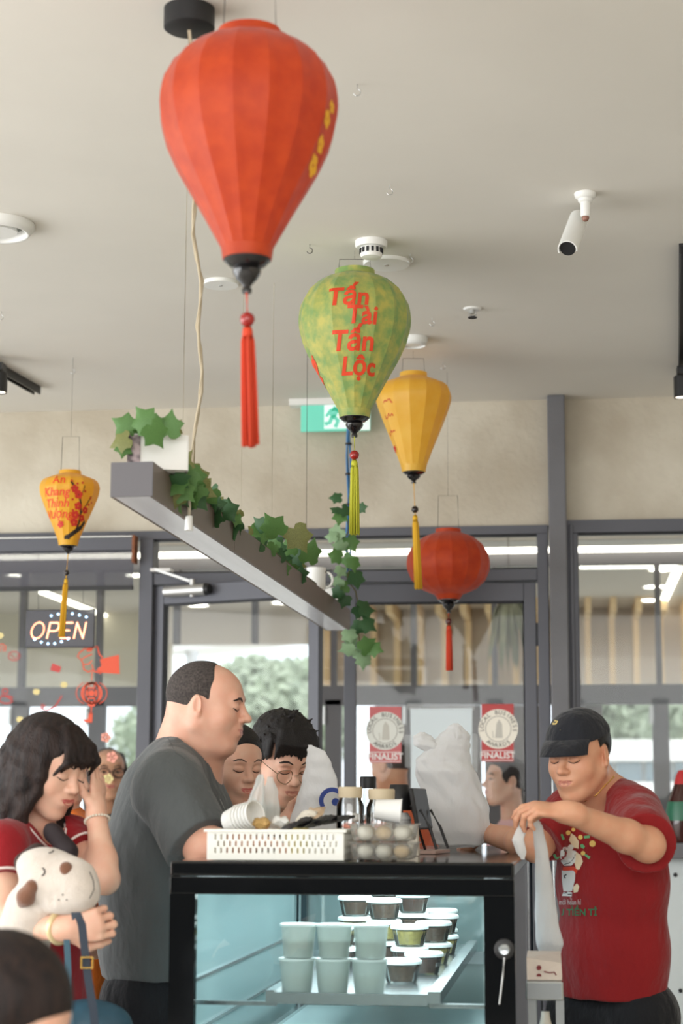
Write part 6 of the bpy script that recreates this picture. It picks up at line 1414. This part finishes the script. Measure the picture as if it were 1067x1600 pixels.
m_rd = cloth('red_top', C(148, 26, 34), .15); co, Q = S.run(.005, wrinkle(22, .005, 14)); np_mesh('top', co, Q, m_rd, per3); ts3 = bvh_of(co, Q)
m_pipe = M('white_piping', C(226, 210, 206), .6)
def lay(tree, pts, d, r, name, mat, par, lift=.001):
    out = []
    for x, y in pts:
        rr = ray(x, y).normalized(); h = tree.ray_cast(CAM, rr); p = h[0] if h[0] is not None else tree.find_nearest(P(x, y, d))[0]; out.append(p-rr*lift)
    return MB().tube(out, r, 6).build(name, mat, par, smooth=True)
lay(ts3, [(0, 1264), (20, 1268), (34, 1278), (50, 1298), (64, 1314), (76, 1325)], 4.55, .0028, 'piping', m_pipe, per3)
lay(ts3, [(92, 1274), (100, 1283), (103, 1296), (101, 1310)], 4.55, .0028, 'piping', m_pipe, per3)
for a_, e_, r_ in ((shR3, eR, .0655), (shL3, eL, .0595)):
    d_, u_, w_ = frame_of(e_-a_); MB().tube([e_-d_*.002+(u_*math.cos(2*PI*k/28)+w_*math.sin(2*PI*k/28))*r_ for k in range(29)], .0034, 6).build('cuff_piping', m_pipe, per3, smooth=True)
legs(per3, P(62, 1640, 4.66), r3, ff3, m_trou, m_shoe, .08, .09)
# hair: wavy bob made of locks
def locks(S, H, roots, seed, k=.008):
    rg_ = np.random.RandomState(seed)
    for pts, r0 in roots:
        pts = [np.array(p)+rg_.normal(size=3)*.003 for p in pts]; n = len(pts); rs = [r0*(1 if i < n-1 else .45) for i in range(n)]
        S.chain([H.L(*p) for p in pts], [r*H.s for r in rs], k)
S = Soft(); S.ell(H3.L(.004, -.022, .036), (.084, .106, .094), H3.R, .02); S.ell(H3.L(0, .095, -.035), (.075, .062, .105), H3.R, .015, True)
rt = []; rg_ = random.Random(5)
for i in range(46):
    a = math.radians(-128+256*i/45); x, y = .080*math.sin(a), -.02-.09*math.cos(a)
    if abs(a) > 1.75 : y = min(y, .035)
    if x < -.01: x *= .74
    ln = rg_.uniform(.17, .215); wv = rg_.uniform(0, 6.28); pts = [(x*.75, y*.75, .085), (x*1.06, y*1.06, .03)]
    for j in range(1, 6):
        q = j/5; sw_ = .014*math.sin(wv+q*6); pts.append((x*(1.1+.16*q)+sw_*math.cos(a), y*(1.1+.16*q)+sw_*math.sin(a), .03-ln*q))
    rt.append((pts, rg_.uniform(.013, .018)))
for i in range(11):                    # fringe
    x = -.055+.011*i; rt.append(([(x*.5, .03, .118), (x*.8, .082, .085), (x*1.05, .098, .052), (x*1.25, .096-.3*abs(x), .026-.25*abs(x))], .0075))
locks(S, H3, rt, 3); co, Q = S.run(.0042, lambda x, y, z: .0012*fbm(4, 210)(x, y, z*.15)); np_mesh('hair', co, Q, m_hairb, per3)
face(H3, t3, per3, browt=.0045, lipc=C(192, 84, 84))
# bracelets, black hair clip on the chest
def ring_at(par, c, ax, r, t, name, mat, beads=0):
    d_, u_, w_ = frame_of(ax); c = Vector(c)
    if not beads: return MB().tube([c+(u_*math.cos(2*PI*k/30)+w_*math.sin(2*PI*k/30))*r for k in range(31)], t, 8).build(name, mat, par, smooth=True)
    mb = MB()
    for k in range(beads): mb.ball(c+(u_*math.cos(2*PI*k/beads)+w_*math.sin(2*PI*k/beads))*r, t, 8, 6)
    return tag(mb.build(name, mat, par, smooth=True), kind='stuff')
m_pearl = M('pearl', C(226, 216, 200), .25, coat=.4)
ring_at(per3, wrL3.lerp(elL3, .13), elL3-wrL3, .030, .0035, 'bead_bracelet', m_pearl, 26)
ring_at(per3, wrR3.lerp(elR3, .06), elR3-wrR3, .033, .0075, 'bracelet', M('cream_gold', C(226, 206, 160), .3, metal=.3), 0)
S = Soft(); S.cone(P(80, 1298, 4.50), P(108, 1332, 4.44), .016, .022, .02).ell(P(84, 1302, 4.50), (.022, .018, .018), None, .02); np_mesh('black_bow', *S.run(.004, wrinkle(31, .003, 60)), M('black_velvet', C(34, 24, 28), .8), per3)
# plush dog
m_plush = M('cream_plush', C(226, 214, 202), .95, var=.1, vscale=30, bump=.6, bscale=320, sheen=.5); m_pbr = M('brown_plush', C(126, 84, 62), .95, bump=.5, bscale=300, sheen=.4)
kd = 4.22; dg = thing('plush_dog', P(60, 1500, kd), 'cream plush dog with brown ear and nose held under her arm', 'soft toy')
S = Soft(); S.ell(P(82, 1374, kd+.03), (.072, .062, .066), None, .03).ell(P(118, 1380, kd-.0), (.052, .05, .054), None, .03).ell(P(128, 1398, kd-.01), (.040, .042, .036), None, .02).ell(P(60, 1350, kd+.05), (.05, .05, .035), None, .03)
S.ell(P(100, 1412, kd), (.045, .04, .024), None, .02).cone(P(50, 1420, kd+.07), P(28, 1485, kd+.11), .062, .062, .04).cone(P(28, 1485, kd+.11), P(-10, 1500, kd+.11), .062, .06, .04)
S.cone(P(84, 1340, kd-.05), P(68, 1372, kd-.06), .004, .004, .012, True).cone(P(68, 1372, kd-.06), P(80, 1412, kd-.04), .004, .004, .012, True)
co, Q = S.run(.004, lambda x, y, z: .0008*fbm(7, 400)(x, y, z)); np_mesh('dog_body', co, Q, m_plush, dg); td = bvh_of(co, Q)
S = Soft(); S.cone(P(50, 1385, kd-.02), P(40, 1402, kd-.01), .016, .020, .01).cone(P(40, 1402, kd-.01), P(34, 1412, kd), .020, .010, .01); np_mesh('ear', *S.run(.004), m_pbr, dg)
S = Soft(); S.cone(P(58, 1332, kd+.06), P(38, 1348, kd+.05), .022, .024, .01); np_mesh('ear', *S.run(.004), M('dark_plush', C(58, 44, 40), .95), dg)
n_ = td.ray_cast(CAM, ray(103, 1357).normalized())[0]
S = Soft(); S.ell(n_, (.015, .009, .016), frame(dirv(.2, .9, .2))[0], .01); np_mesh('nose', *S.run(.003), m_pbr, dg)
m_thr = M('black_thread', C(40, 34, 34), .8)
decal_px([line2(arc2(65, 1362, 5, -80, 90, 8, 6), 2.4), line2([(76, 1333), (82, 1331), (84, 1328)], 2)], td, 'stitched_eye', m_thr, dg, .001, 4.2)
decal_px([disc2(92, 1406, 1.3, 8), disc2(98, 1398, 1.3, 8), disc2(104, 1406, 1.3, 8), line2([(140, 1362), (146, 1376), (147, 1390), (140, 1404)], 1.2)], td, 'stitched_marks', m_thr, dg, .001, 4.2)
# shoulder bag with navy strap
hb_ = thing('handbag', P(150, 1640, 4.25), 'teal handbag with navy strap and gold buckle hanging from her hand', 'handbag', None)
m_navy = M('navy_strap', C(44, 54, 68), .55); 
def ribbon(pts, w, th, name, mat, par):
    mb = MB(); vs = []
    for i, p in enumerate(pts):
        d_ = (pts[min(i+1, len(pts)-1)]-pts[max(i-1, 0)]).normalized(); s_ = d_.cross(TOC).normalized()*w/2; t_ = TOC*th/2; vs += [p-s_-t_, p+s_-t_, p+s_+t_, p-s_+t_]
    n = len(pts); mb.add(vs, [(i*4+j, i*4+(j+1) % 4, (i+1)*4+(j+1) % 4, (i+1)*4+j) for i in range(n-1) for j in range(4)]+[(0, 1, 2, 3), tuple(range(4*n-4, 4*n))]); return mb.build(name, mat, par)
ribbon([P(x, y, 4.14) for x, y in ((112, 1432), (122, 1430), (128, 1445), (132, 1480), (138, 1530), (146, 1580), (150, 1625))], .018, .003, 'strap', m_navy, hb_)
ribbon([P(x, y, 4.2) for x, y in ((104, 1465), (106, 1500), (108, 1550), (112, 1620))], .014, .003, 'strap', M('teal_strap', C(60, 92, 108), .6), hb_)
fo = P(136, 1504, 4.13); mb = MB(); 
for a, b, c_, d_ in ((-.014, .014, .010, .013), (-.014, .014, -.013, -.010), (-.014, -.011, -.01, .01), (.011, .014, -.01, .01)): mb.obox(fo+RGT*(a+b)/2+UP*(c_+d_)/2, RGT*(b-a)/2, UP*(d_-c_)/2, TOC*.003)
mb.build('buckle', m_gold, hb_)
S = Soft(); bb = P(140, 1650, 4.26); S.cone(bb-RGT*.04+V(0, 0, .06), bb+RGT*.05+V(0, 0, .06), .055, .05, .03).cone(bb-RGT*.05-V(0, 0, .14), bb+RGT*.06-V(0, 0, .14), .065, .06, .05).cone(bb+V(0, 0, .06), bb-V(0, 0, .14), .06, .07, .04); np_mesh('bag_body', *S.run(.007, wrinkle(44, .004, 30)), M('teal_leather', C(44, 84, 104), .5, var=.3, vscale=20), hb_)
# ------------------------------------------------------------------ young man with glasses
c4 = P(442, 1188, 5.72); f4 = dirv(.40, .80, -.42)
b4 = V(P(345, 1400, 5.8).x, P(345, 1400, 5.8).y, 0)
per4 = thing('person', b4, 'young man with round glasses and spiky black hair bending over the counter', 'person', 'customers at the counter')
sk_y = skin('skin_light', C(230, 188, 164)); S = Soft(); H4 = Head(S, c4, f4, 1.06, nose=.9)
nb4 = P(418, 1262, 5.86); S.cone(H4.L(0, -.03, -.05), nb4, .055, .062, .03)
R4, r4, ff4, _ = frame(dirv(.75, .6))
shA = P(455, 1300, 5.82); elA = P(478, 1330, 5.6); wrA = P(455, 1300, 5.35); shB = P(380, 1300, 5.7); elB = P(400, 1326, 5.4); wrB = P(438, 1290, 5.3)
wrA = P(478, 1284, 5.4)
arm(S, shA, elA, wrA, (.042, .038, .035, .026)); hand(S, wrA, dirv(.3, .3, .2), dirv(-.5, .5, 0), .95, (.8, .8, .8, .8), .3, 1)
arm(S, shB, elB, wrB, (.042, .038, .035, .026)); hand(S, wrB, dirv(.6, .3, .1), dirv(.2, .5, .2), .95, (.7, .7, .8, .8), .3, -1)
co, Q = S.run(.0036); np_mesh('body', co, Q, sk_y, per4); t4 = bvh_of(co, Q)
m_mint = cloth('pale_mint_shirt', C(206, 216, 206), .12); S = Soft()
for (a, ax, ay), (b, bx, by_) in ((lambda l: zip(l, l[1:]))([(P(340, 1520, 5.8), .13, .10), (P(348, 1420, 5.8), .13, .10), (P(380, 1325, 5.8), .15, .10), (P(408, 1290, 5.84), .15, .09), (P(416, 1268, 5.86), .08, .07)])): S.loft(a, b, (ax, ay), (bx, by_), R4, .04)
S.fcone(shA, shA.lerp(elA, .7), .06, .062, .03).fcone(shB, shB.lerp(elB, .7), .06, .062, .03).plane(V(0, 0, .78), (0, 0, -1)); S.cone(H4.L(0, .0, -.11), nb4+dirv(.5, .8)*.05+V(0, 0, -.03), .05, .04, .006, True)
co, Q = S.run(.006, wrinkle(61, .003, 16)); np_mesh('shirt', co, Q, m_mint, per4); ts4 = bvh_of(co, Q)
for pts in ([(428, 1232), (440, 1250), (452, 1266)], [(470, 1240), (462, 1254), (453, 1268)]): lay(ts4, pts, 5.7, .006, 'collar', m_mint, per4, .004)
decal_px([line2([(430, 1240), (440, 1254), (450, 1268)], 1.6)], ts4, 'collar_stripe', M('green_stripe', C(70, 110, 96), .8), per4, .003, 5.6)
legs(per4, P(338, 1540, 5.8), r4, ff4, m_trou, m_shoe, .08, .085)
S = Soft(); S.ell(H4.L(0, -.018, .040), (.082, .102, .088), H4.R, .01); S.ell(H4.L(0, .09, -.03), (.066, .070, .082), H4.R, .012, True); S.plane(H4.L(0, -.05, -.045), tuple(-(H4.u+H4.f*-.35)))
for q in (-1, 1): S.ell(H4.L(q*.085, -.008, -.018), (.022, .026, .045), H4.R, .008, True)
rg_ = random.Random(8)
def on_scalp(az, el, lift): return (.082*math.cos(el)*math.sin(az)*(1+lift*8), -.018+.102*math.cos(el)*math.cos(az)*(1+lift*7), .042+.090*math.sin(el)*(1+lift*6))
for i in range(76):
    az = 2*PI*i/76+rg_.gauss(0, .08); fr_ = math.cos(az); e1_ = (.42 if fr_ > .2 else .02)+rg_.uniform(-.08, .08); e0_ = rg_.uniform(.9, 1.45)
    a0_ = PI*.9*(.2 if az > PI else -.2)+az*.6 if False else az*1.0
    S.chain([H4.L(*on_scalp(a0_, e0_+(e1_-e0_)*k/4, .003+.005*k/4+.012*(k == 4))) for k in range(5)], [.010, .0115, .011, .009, .003], .005)
for i in range(90):
    az = rg_.uniform(0, 2*PI); el = rg_.uniform(.35, 1.5); p = on_scalp(az, el, .006); S.cone(H4.L(*p), H4.L(p[0]*1.10+rg_.gauss(0, .006), p[1]+.010+rg_.gauss(0, .006), p[2]+rg_.uniform(.008, .02)), .0075, .002, .004)
for i in range(13):
    x = -.06+.010*i; S.chain([H4.L(x*.8, .055, .112), H4.L(x*.95, .088-.25*abs(x), .082), H4.L(x*1.08, .097-.35*abs(x), .046+rg_.uniform(-.010, .008))], [.012, .011, .003], .008)
for q in (-1, 1):
    for y_ in (.02, .036, .052): S.chain([H4.L(q*.070, y_-.01, .085), H4.L(q*(.079-.12*(y_-.02)), y_, .04), H4.L(q*(.080-.16*(y_-.02)), y_-.006, .008+.5*(y_-.02))], [.012, .010, .004], .008)
np_mesh('hair', *S.run(.0038), m_hair, per4)
face(H4, t4, per4, browt=.0055, lipc=C(204, 136, 124))
gl = M('thin_metal_frame', C(150, 130, 104), .3, metal=.7); mb = MB()
for q in (-1, 1): mb.tube([H4.L(q*.033+.024*math.cos(a), .108-.012*abs(math.cos(a)), -.006+.021*math.sin(a)) for a in [2*PI*i/26 for i in range(27)]], .0014, 5)
mb.tube([H4.L(-.009, .110, .0), H4.L(0, .114, .003), H4.L(.009, .110, .0)], .0014, 5)
for q in (-1, 1): mb.tube([H4.L(q*.057, .096, .0), H4.L(q*.076, .04, .006), H4.L(q*.082, -.015, .01)], .0013, 5)
mb.build('glasses', gl, per4, smooth=True)
# ------------------------------------------------------------------ woman whose face shows behind the big man
c5 = P(366, 1196, 5.36); f5 = dirv(.52, .80, -.20)
b5 = V(P(322, 1400, 5.42).x, P(322, 1400, 5.42).y, 0)
per5 = thing('person', b5, 'smiling woman with tied back black hair half hidden behind the big man', 'person', 'customers at the counter')
S = Soft(); H5 = Head(S, c5, f5, .93, female=True, jaw=.85, nose=.85); nb5 = P(345, 1270, 5.46); S.cone(H5.L(0, -.03, -.05), nb5, .047, .055, .03)
co, Q = S.run(.0036); np_mesh('body', co, Q, sk_w, per5); t5 = bvh_of(co, Q); R5, r5, ff5, _ = frame(dirv(.6, .7))
S = Soft()
for (a, ax, ay), (b, bx, by_) in ((lambda l: zip(l, l[1:]))([(P(298, 1560, 5.46), .12, .1), (P(304, 1420, 5.46), .12, .1), (P(332, 1320, 5.46), .135, .09), (P(342, 1285, 5.46), .06, .055)])): S.loft(a, b, (ax, ay), (bx, by_), R5, .04)
for q in (-1, 1): S.cone(P(334, 1310, 5.46)+r5*.12*q, P(310, 1400, 5.46)+r5*.15*q, .05, .045, .03)
np_mesh('top', *S.run(.008), cloth('olive_top', C(150, 150, 130)), per5); legs(per5, P(298, 1570, 5.46), r5, ff5, m_trou, m_shoe, .07, .08)
S = Soft(); S.ell(H5.L(0, -.02, .036), (.082, .104, .090), H5.R, .01); S.ell(H5.L(0, .10, -.02), (.082, .075, .095), H5.R, .02, True); S.ell(H5.L(0, -.125, .02), (.035, .035, .035), H5.R, .02); S.plane(H5.L(0, -.05, -.06), tuple(-(H5.u+H5.f*-.3)))
np_mesh('hair', *S.run(.004, lambda x, y, z: .0008*fbm(4, 250)(x, y, z*.2)), m_hair, per5)
face(H5, t5, per5, browt=.004, lipc=C(204, 110, 104))
# ------------------------------------------------------------------ blurred head in the near left corner
c6 = P(6, 1592, 2.9); f6 = dirv(.78, .18, -.62); b6 = V(P(0, 1800, 2.95).x, P(0, 1800, 2.95).y, 0)
per6 = thing('person', b6, 'dark haired person at the bottom left corner, only the top of the head in view', 'person')
S = Soft(); H6 = Head(S, c6, f6, 1.0, female=True); nb6 = H6.L(0, -.04, -.2); S.cone(H6.L(0, -.03, -.05), nb6, .05, .06, .03); np_mesh('body', *S.run(.005), sk_y, per6)
S = Soft(); S.ell(H6.L(0, -.018, .036), (.086, .107, .094), H6.R, .01); S.ell(H6.L(0, .105, -.02), (.085, .075, .09), H6.R, .02, True)
for i in range(24):
    a = math.radians(-115+230*i/23); x, y = .082*math.sin(a), -.02-.095*math.cos(a); S.chain([H6.L(x*.8, y*.8, .07), H6.L(x*1.06, y*1.06, 0), H6.L(x*1.12, y*1.12, -.14)], [.015, .016, .01], .01)
np_mesh('hair', *S.run(.0055), m_hairb, per6)
S = Soft(); R6, r6, ff6, _ = frame(f6.normalized()*1.0); R6, r6, ff6, _ = frame(dirv(.62, .7)); S.cone(nb6-r6*.14, nb6+r6*.14, .06, None, .03).loft(nb6-V(0, 0, .1), V(nb6.x, nb6.y, .45), (.17, .1), (.16, .13), R6); np_mesh('top', *S.run(.012), m_gt, per6)
legs(per6, V(nb6.x, nb6.y, .46), r6, ff6, m_trou, m_shoe, .08, .09, .014)
# ------------------------------------------------------------------ people beyond the glass and behind the customers
def simple_person(c, f, size, base, shirt, hairm, skn, label, torso_pts, body_f, hair='long', grp='people beyond the glass', h=.006, arms=True):
    per = thing('person', V(base.x, base.y, 0), label, 'person', grp); S = Soft(); Hd = Head(S, c, f, size); nb = torso_pts[-1][0]; S.cone(Hd.L(0, -.03, -.05), nb, .05, .058, .03)
    Rb, rb_, fb_, _ = frame(body_f); sh_z = torso_pts[-2][0]
    if arms:
        for q in (-1, 1):
            s0 = sh_z+rb_*.17*q; e0 = s0+rb_*.05*q+V(0, 0, -.27); w0 = e0+fb_*.18+V(0, 0, .02)-rb_*.06*q; arm(S, s0, e0, w0); hand(S, w0, fb_-rb_*q*.4, V(0, 0, -1), .9, (.5, .5, .5, .5), .3, q)
    co, Q = S.run(h*.75); np_mesh('body', co, Q, skn, per); tr = bvh_of(co, Q); S = Soft()
    for (a, ax, ay), (b, bx, by_) in zip(torso_pts, torso_pts[1:]): S.loft(a, b, (ax, ay), (bx, by_), Rb, .04)
    if arms:
        for q in (-1, 1): s0 = sh_z+rb_*.17*q; e0 = s0+rb_*.05*q+V(0, 0, -.27); S.cone(sh_z+rb_*.08*q, s0, .05, .055, .03).fcone(s0, s0.lerp(e0, .6), .058, .06, .02)
    S.plane(torso_pts[0][0]+V(0, 0, .02), (0, 0, -1)); np_mesh('shirt', *S.run(h*1.3, wrinkle(int(c.x*100) % 97, .003, 18)), shirt, per)
    legs(per, torso_pts[0][0], rb_, fb_, m_trou, m_shoe, .085, .09, .014)
    S = Soft(); S.ell(Hd.L(0, -.018, .034), (.082*1, .104, .091), Hd.R, .01); S.ell(Hd.L(0, .10, -.045), (.072, .072, .10), Hd.R, .015, True)
    if hair == 'long':
        for i in range(22):
            a = math.radians(-112+224*i/21); x, y = .078*math.sin(a), -.02-.092*math.cos(a); S.chain([Hd.L(x*.8, y*.8, .08), Hd.L(x*1.08, y*1.08, .0), Hd.L(x*1.15, y*1.1, -.10), Hd.L(x*1.1, y*1.05, -.22)], [.015, .017, .017, .010], .012)
    else:
        S.plane(Hd.L(0, -.05, -.05), tuple(-(Hd.u+Hd.f*-.3)))
        for q in (-1, 1): S.ell(Hd.L(q*.084, -.008, -.018), (.022, .026, .045), Hd.R, .008, True)
        if hair == 'bun': S.ell(Hd.L(0, -.12, -.01), (.04, .04, .045), Hd.R, .02)
    np_mesh('hair', *S.run(h*.8), hairm, per); return per, Hd, tr
# woman with black glasses beyond the left window
d7 = 8.95; c7 = P(168, 1209, d7)
tp_ = [(P(170, 1560, d7+.05), .15, .11), (P(170, 1420, d7+.05), .14, .10), (P(168, 1300, d7+.05), .17, .10), (P(166, 1272, d7+.05), .06, .055)]
per7, H7, t7 = simple_person(c7, dirv(.28, .95, .0), 1.06, c7, cloth('black_tee', C(34, 34, 38)), M('auburn_hair', C(72, 54, 46), .5, var=.4, vscale=40), sk_c, 'long haired woman with black framed glasses and black top beyond the left window', tp_, dirv(.25, .95), 'long')
mb = MB()
for q in (-1, 1): mb.tube([H7.L(q*.034+.027*math.cos(a)*(1), .112-.010*abs(math.cos(a)), .002+.021*math.sin(a)) for a in [2*PI*i/22 for i in range(23)]], .0032, 5)
mb.tube([H7.L(-.008, .112, .006), H7.L(.008, .112, .006)], .0032, 5)
for q in (-1, 1): mb.tube([H7.L(q*.06, .10, .008), H7.L(q*.08, .02, .01)], .003, 5)
mb.build('glasses', m_black, per7, smooth=True)
face(H7, t7, per7, browt=.006, gaze=(0, 0), lash=.004)
# man in orange beyond the right door, seen from behind
d8 = 9.2; c8 = P(611, 1196, d8); m_or2 = cloth('orange_tee', C(222, 108, 66), .15)
tp_ = [(P(632, 1560, d8+.05), .17, .12), (P(630, 1420, d8+.05), .17, .12), (P(626, 1292, d8+.05), .20, .11), (P(622, 1252, d8+.05), .075, .07)]
simple_person(c8, dirv(-.72, -.66, -.10), 1.05, P(628, 1400, d8), m_or2, M('shaved_hair', C(70, 62, 58), .8), sk_c, 'short haired man in an orange T-shirt beyond the right door, seen from behind', tp_, dirv(-.6, -.75), 'short')
# woman in profile beyond the right door
d9 = 9.0; c9 = P(789, 1221, d9); m_pinkt = cloth('pink_top', C(220, 178, 178), .15)
tp_ = [(P(806, 1560, d9+.05), .15, .11), (P(806, 1420, d9+.05), .14, .10), (P(804, 1312, d9+.05), .16, .10), (P(801, 1280, d9+.05), .06, .055)]
per9, H9, t9 = simple_person(c9, dirv(-.95, .28, .05), .98, P(806, 1400, d9), m_pinkt, m_hairb, sk_w, 'dark haired woman in profile with a pink top beyond the right door', tp_, dirv(-.9, .35), 'bun')
face(H9, t9, per9, browt=.006, gaze=(0, 0), lash=.004)
MB().tube([H9.L(.078, -.005, -.03)+V(0, 0, -.02-.012*k) for k in range(4)], [.003, .005, .005, .002], 6).build('earring', m_pearl, per9, smooth=True)
# someone in orange behind the woman on the left
d10 = 5.35; c10 = P(86, 1206, d10); tp_ = [(P(120, 1600, d10), .16, .12), (P(118, 1450, d10), .15, .11), (P(106, 1320, d10), .17, .10), (P(98, 1282, d10), .06, .055)]
simple_person(c10, dirv(.9, .2, -.2), .95, P(118, 1400, d10), cloth('bright_orange', C(232, 124, 40), .15), m_hair, sk_w, 'person in a bright orange top almost hidden behind the dark haired woman', tp_, dirv(.85, -.3), 'short', 'customers at the counter')
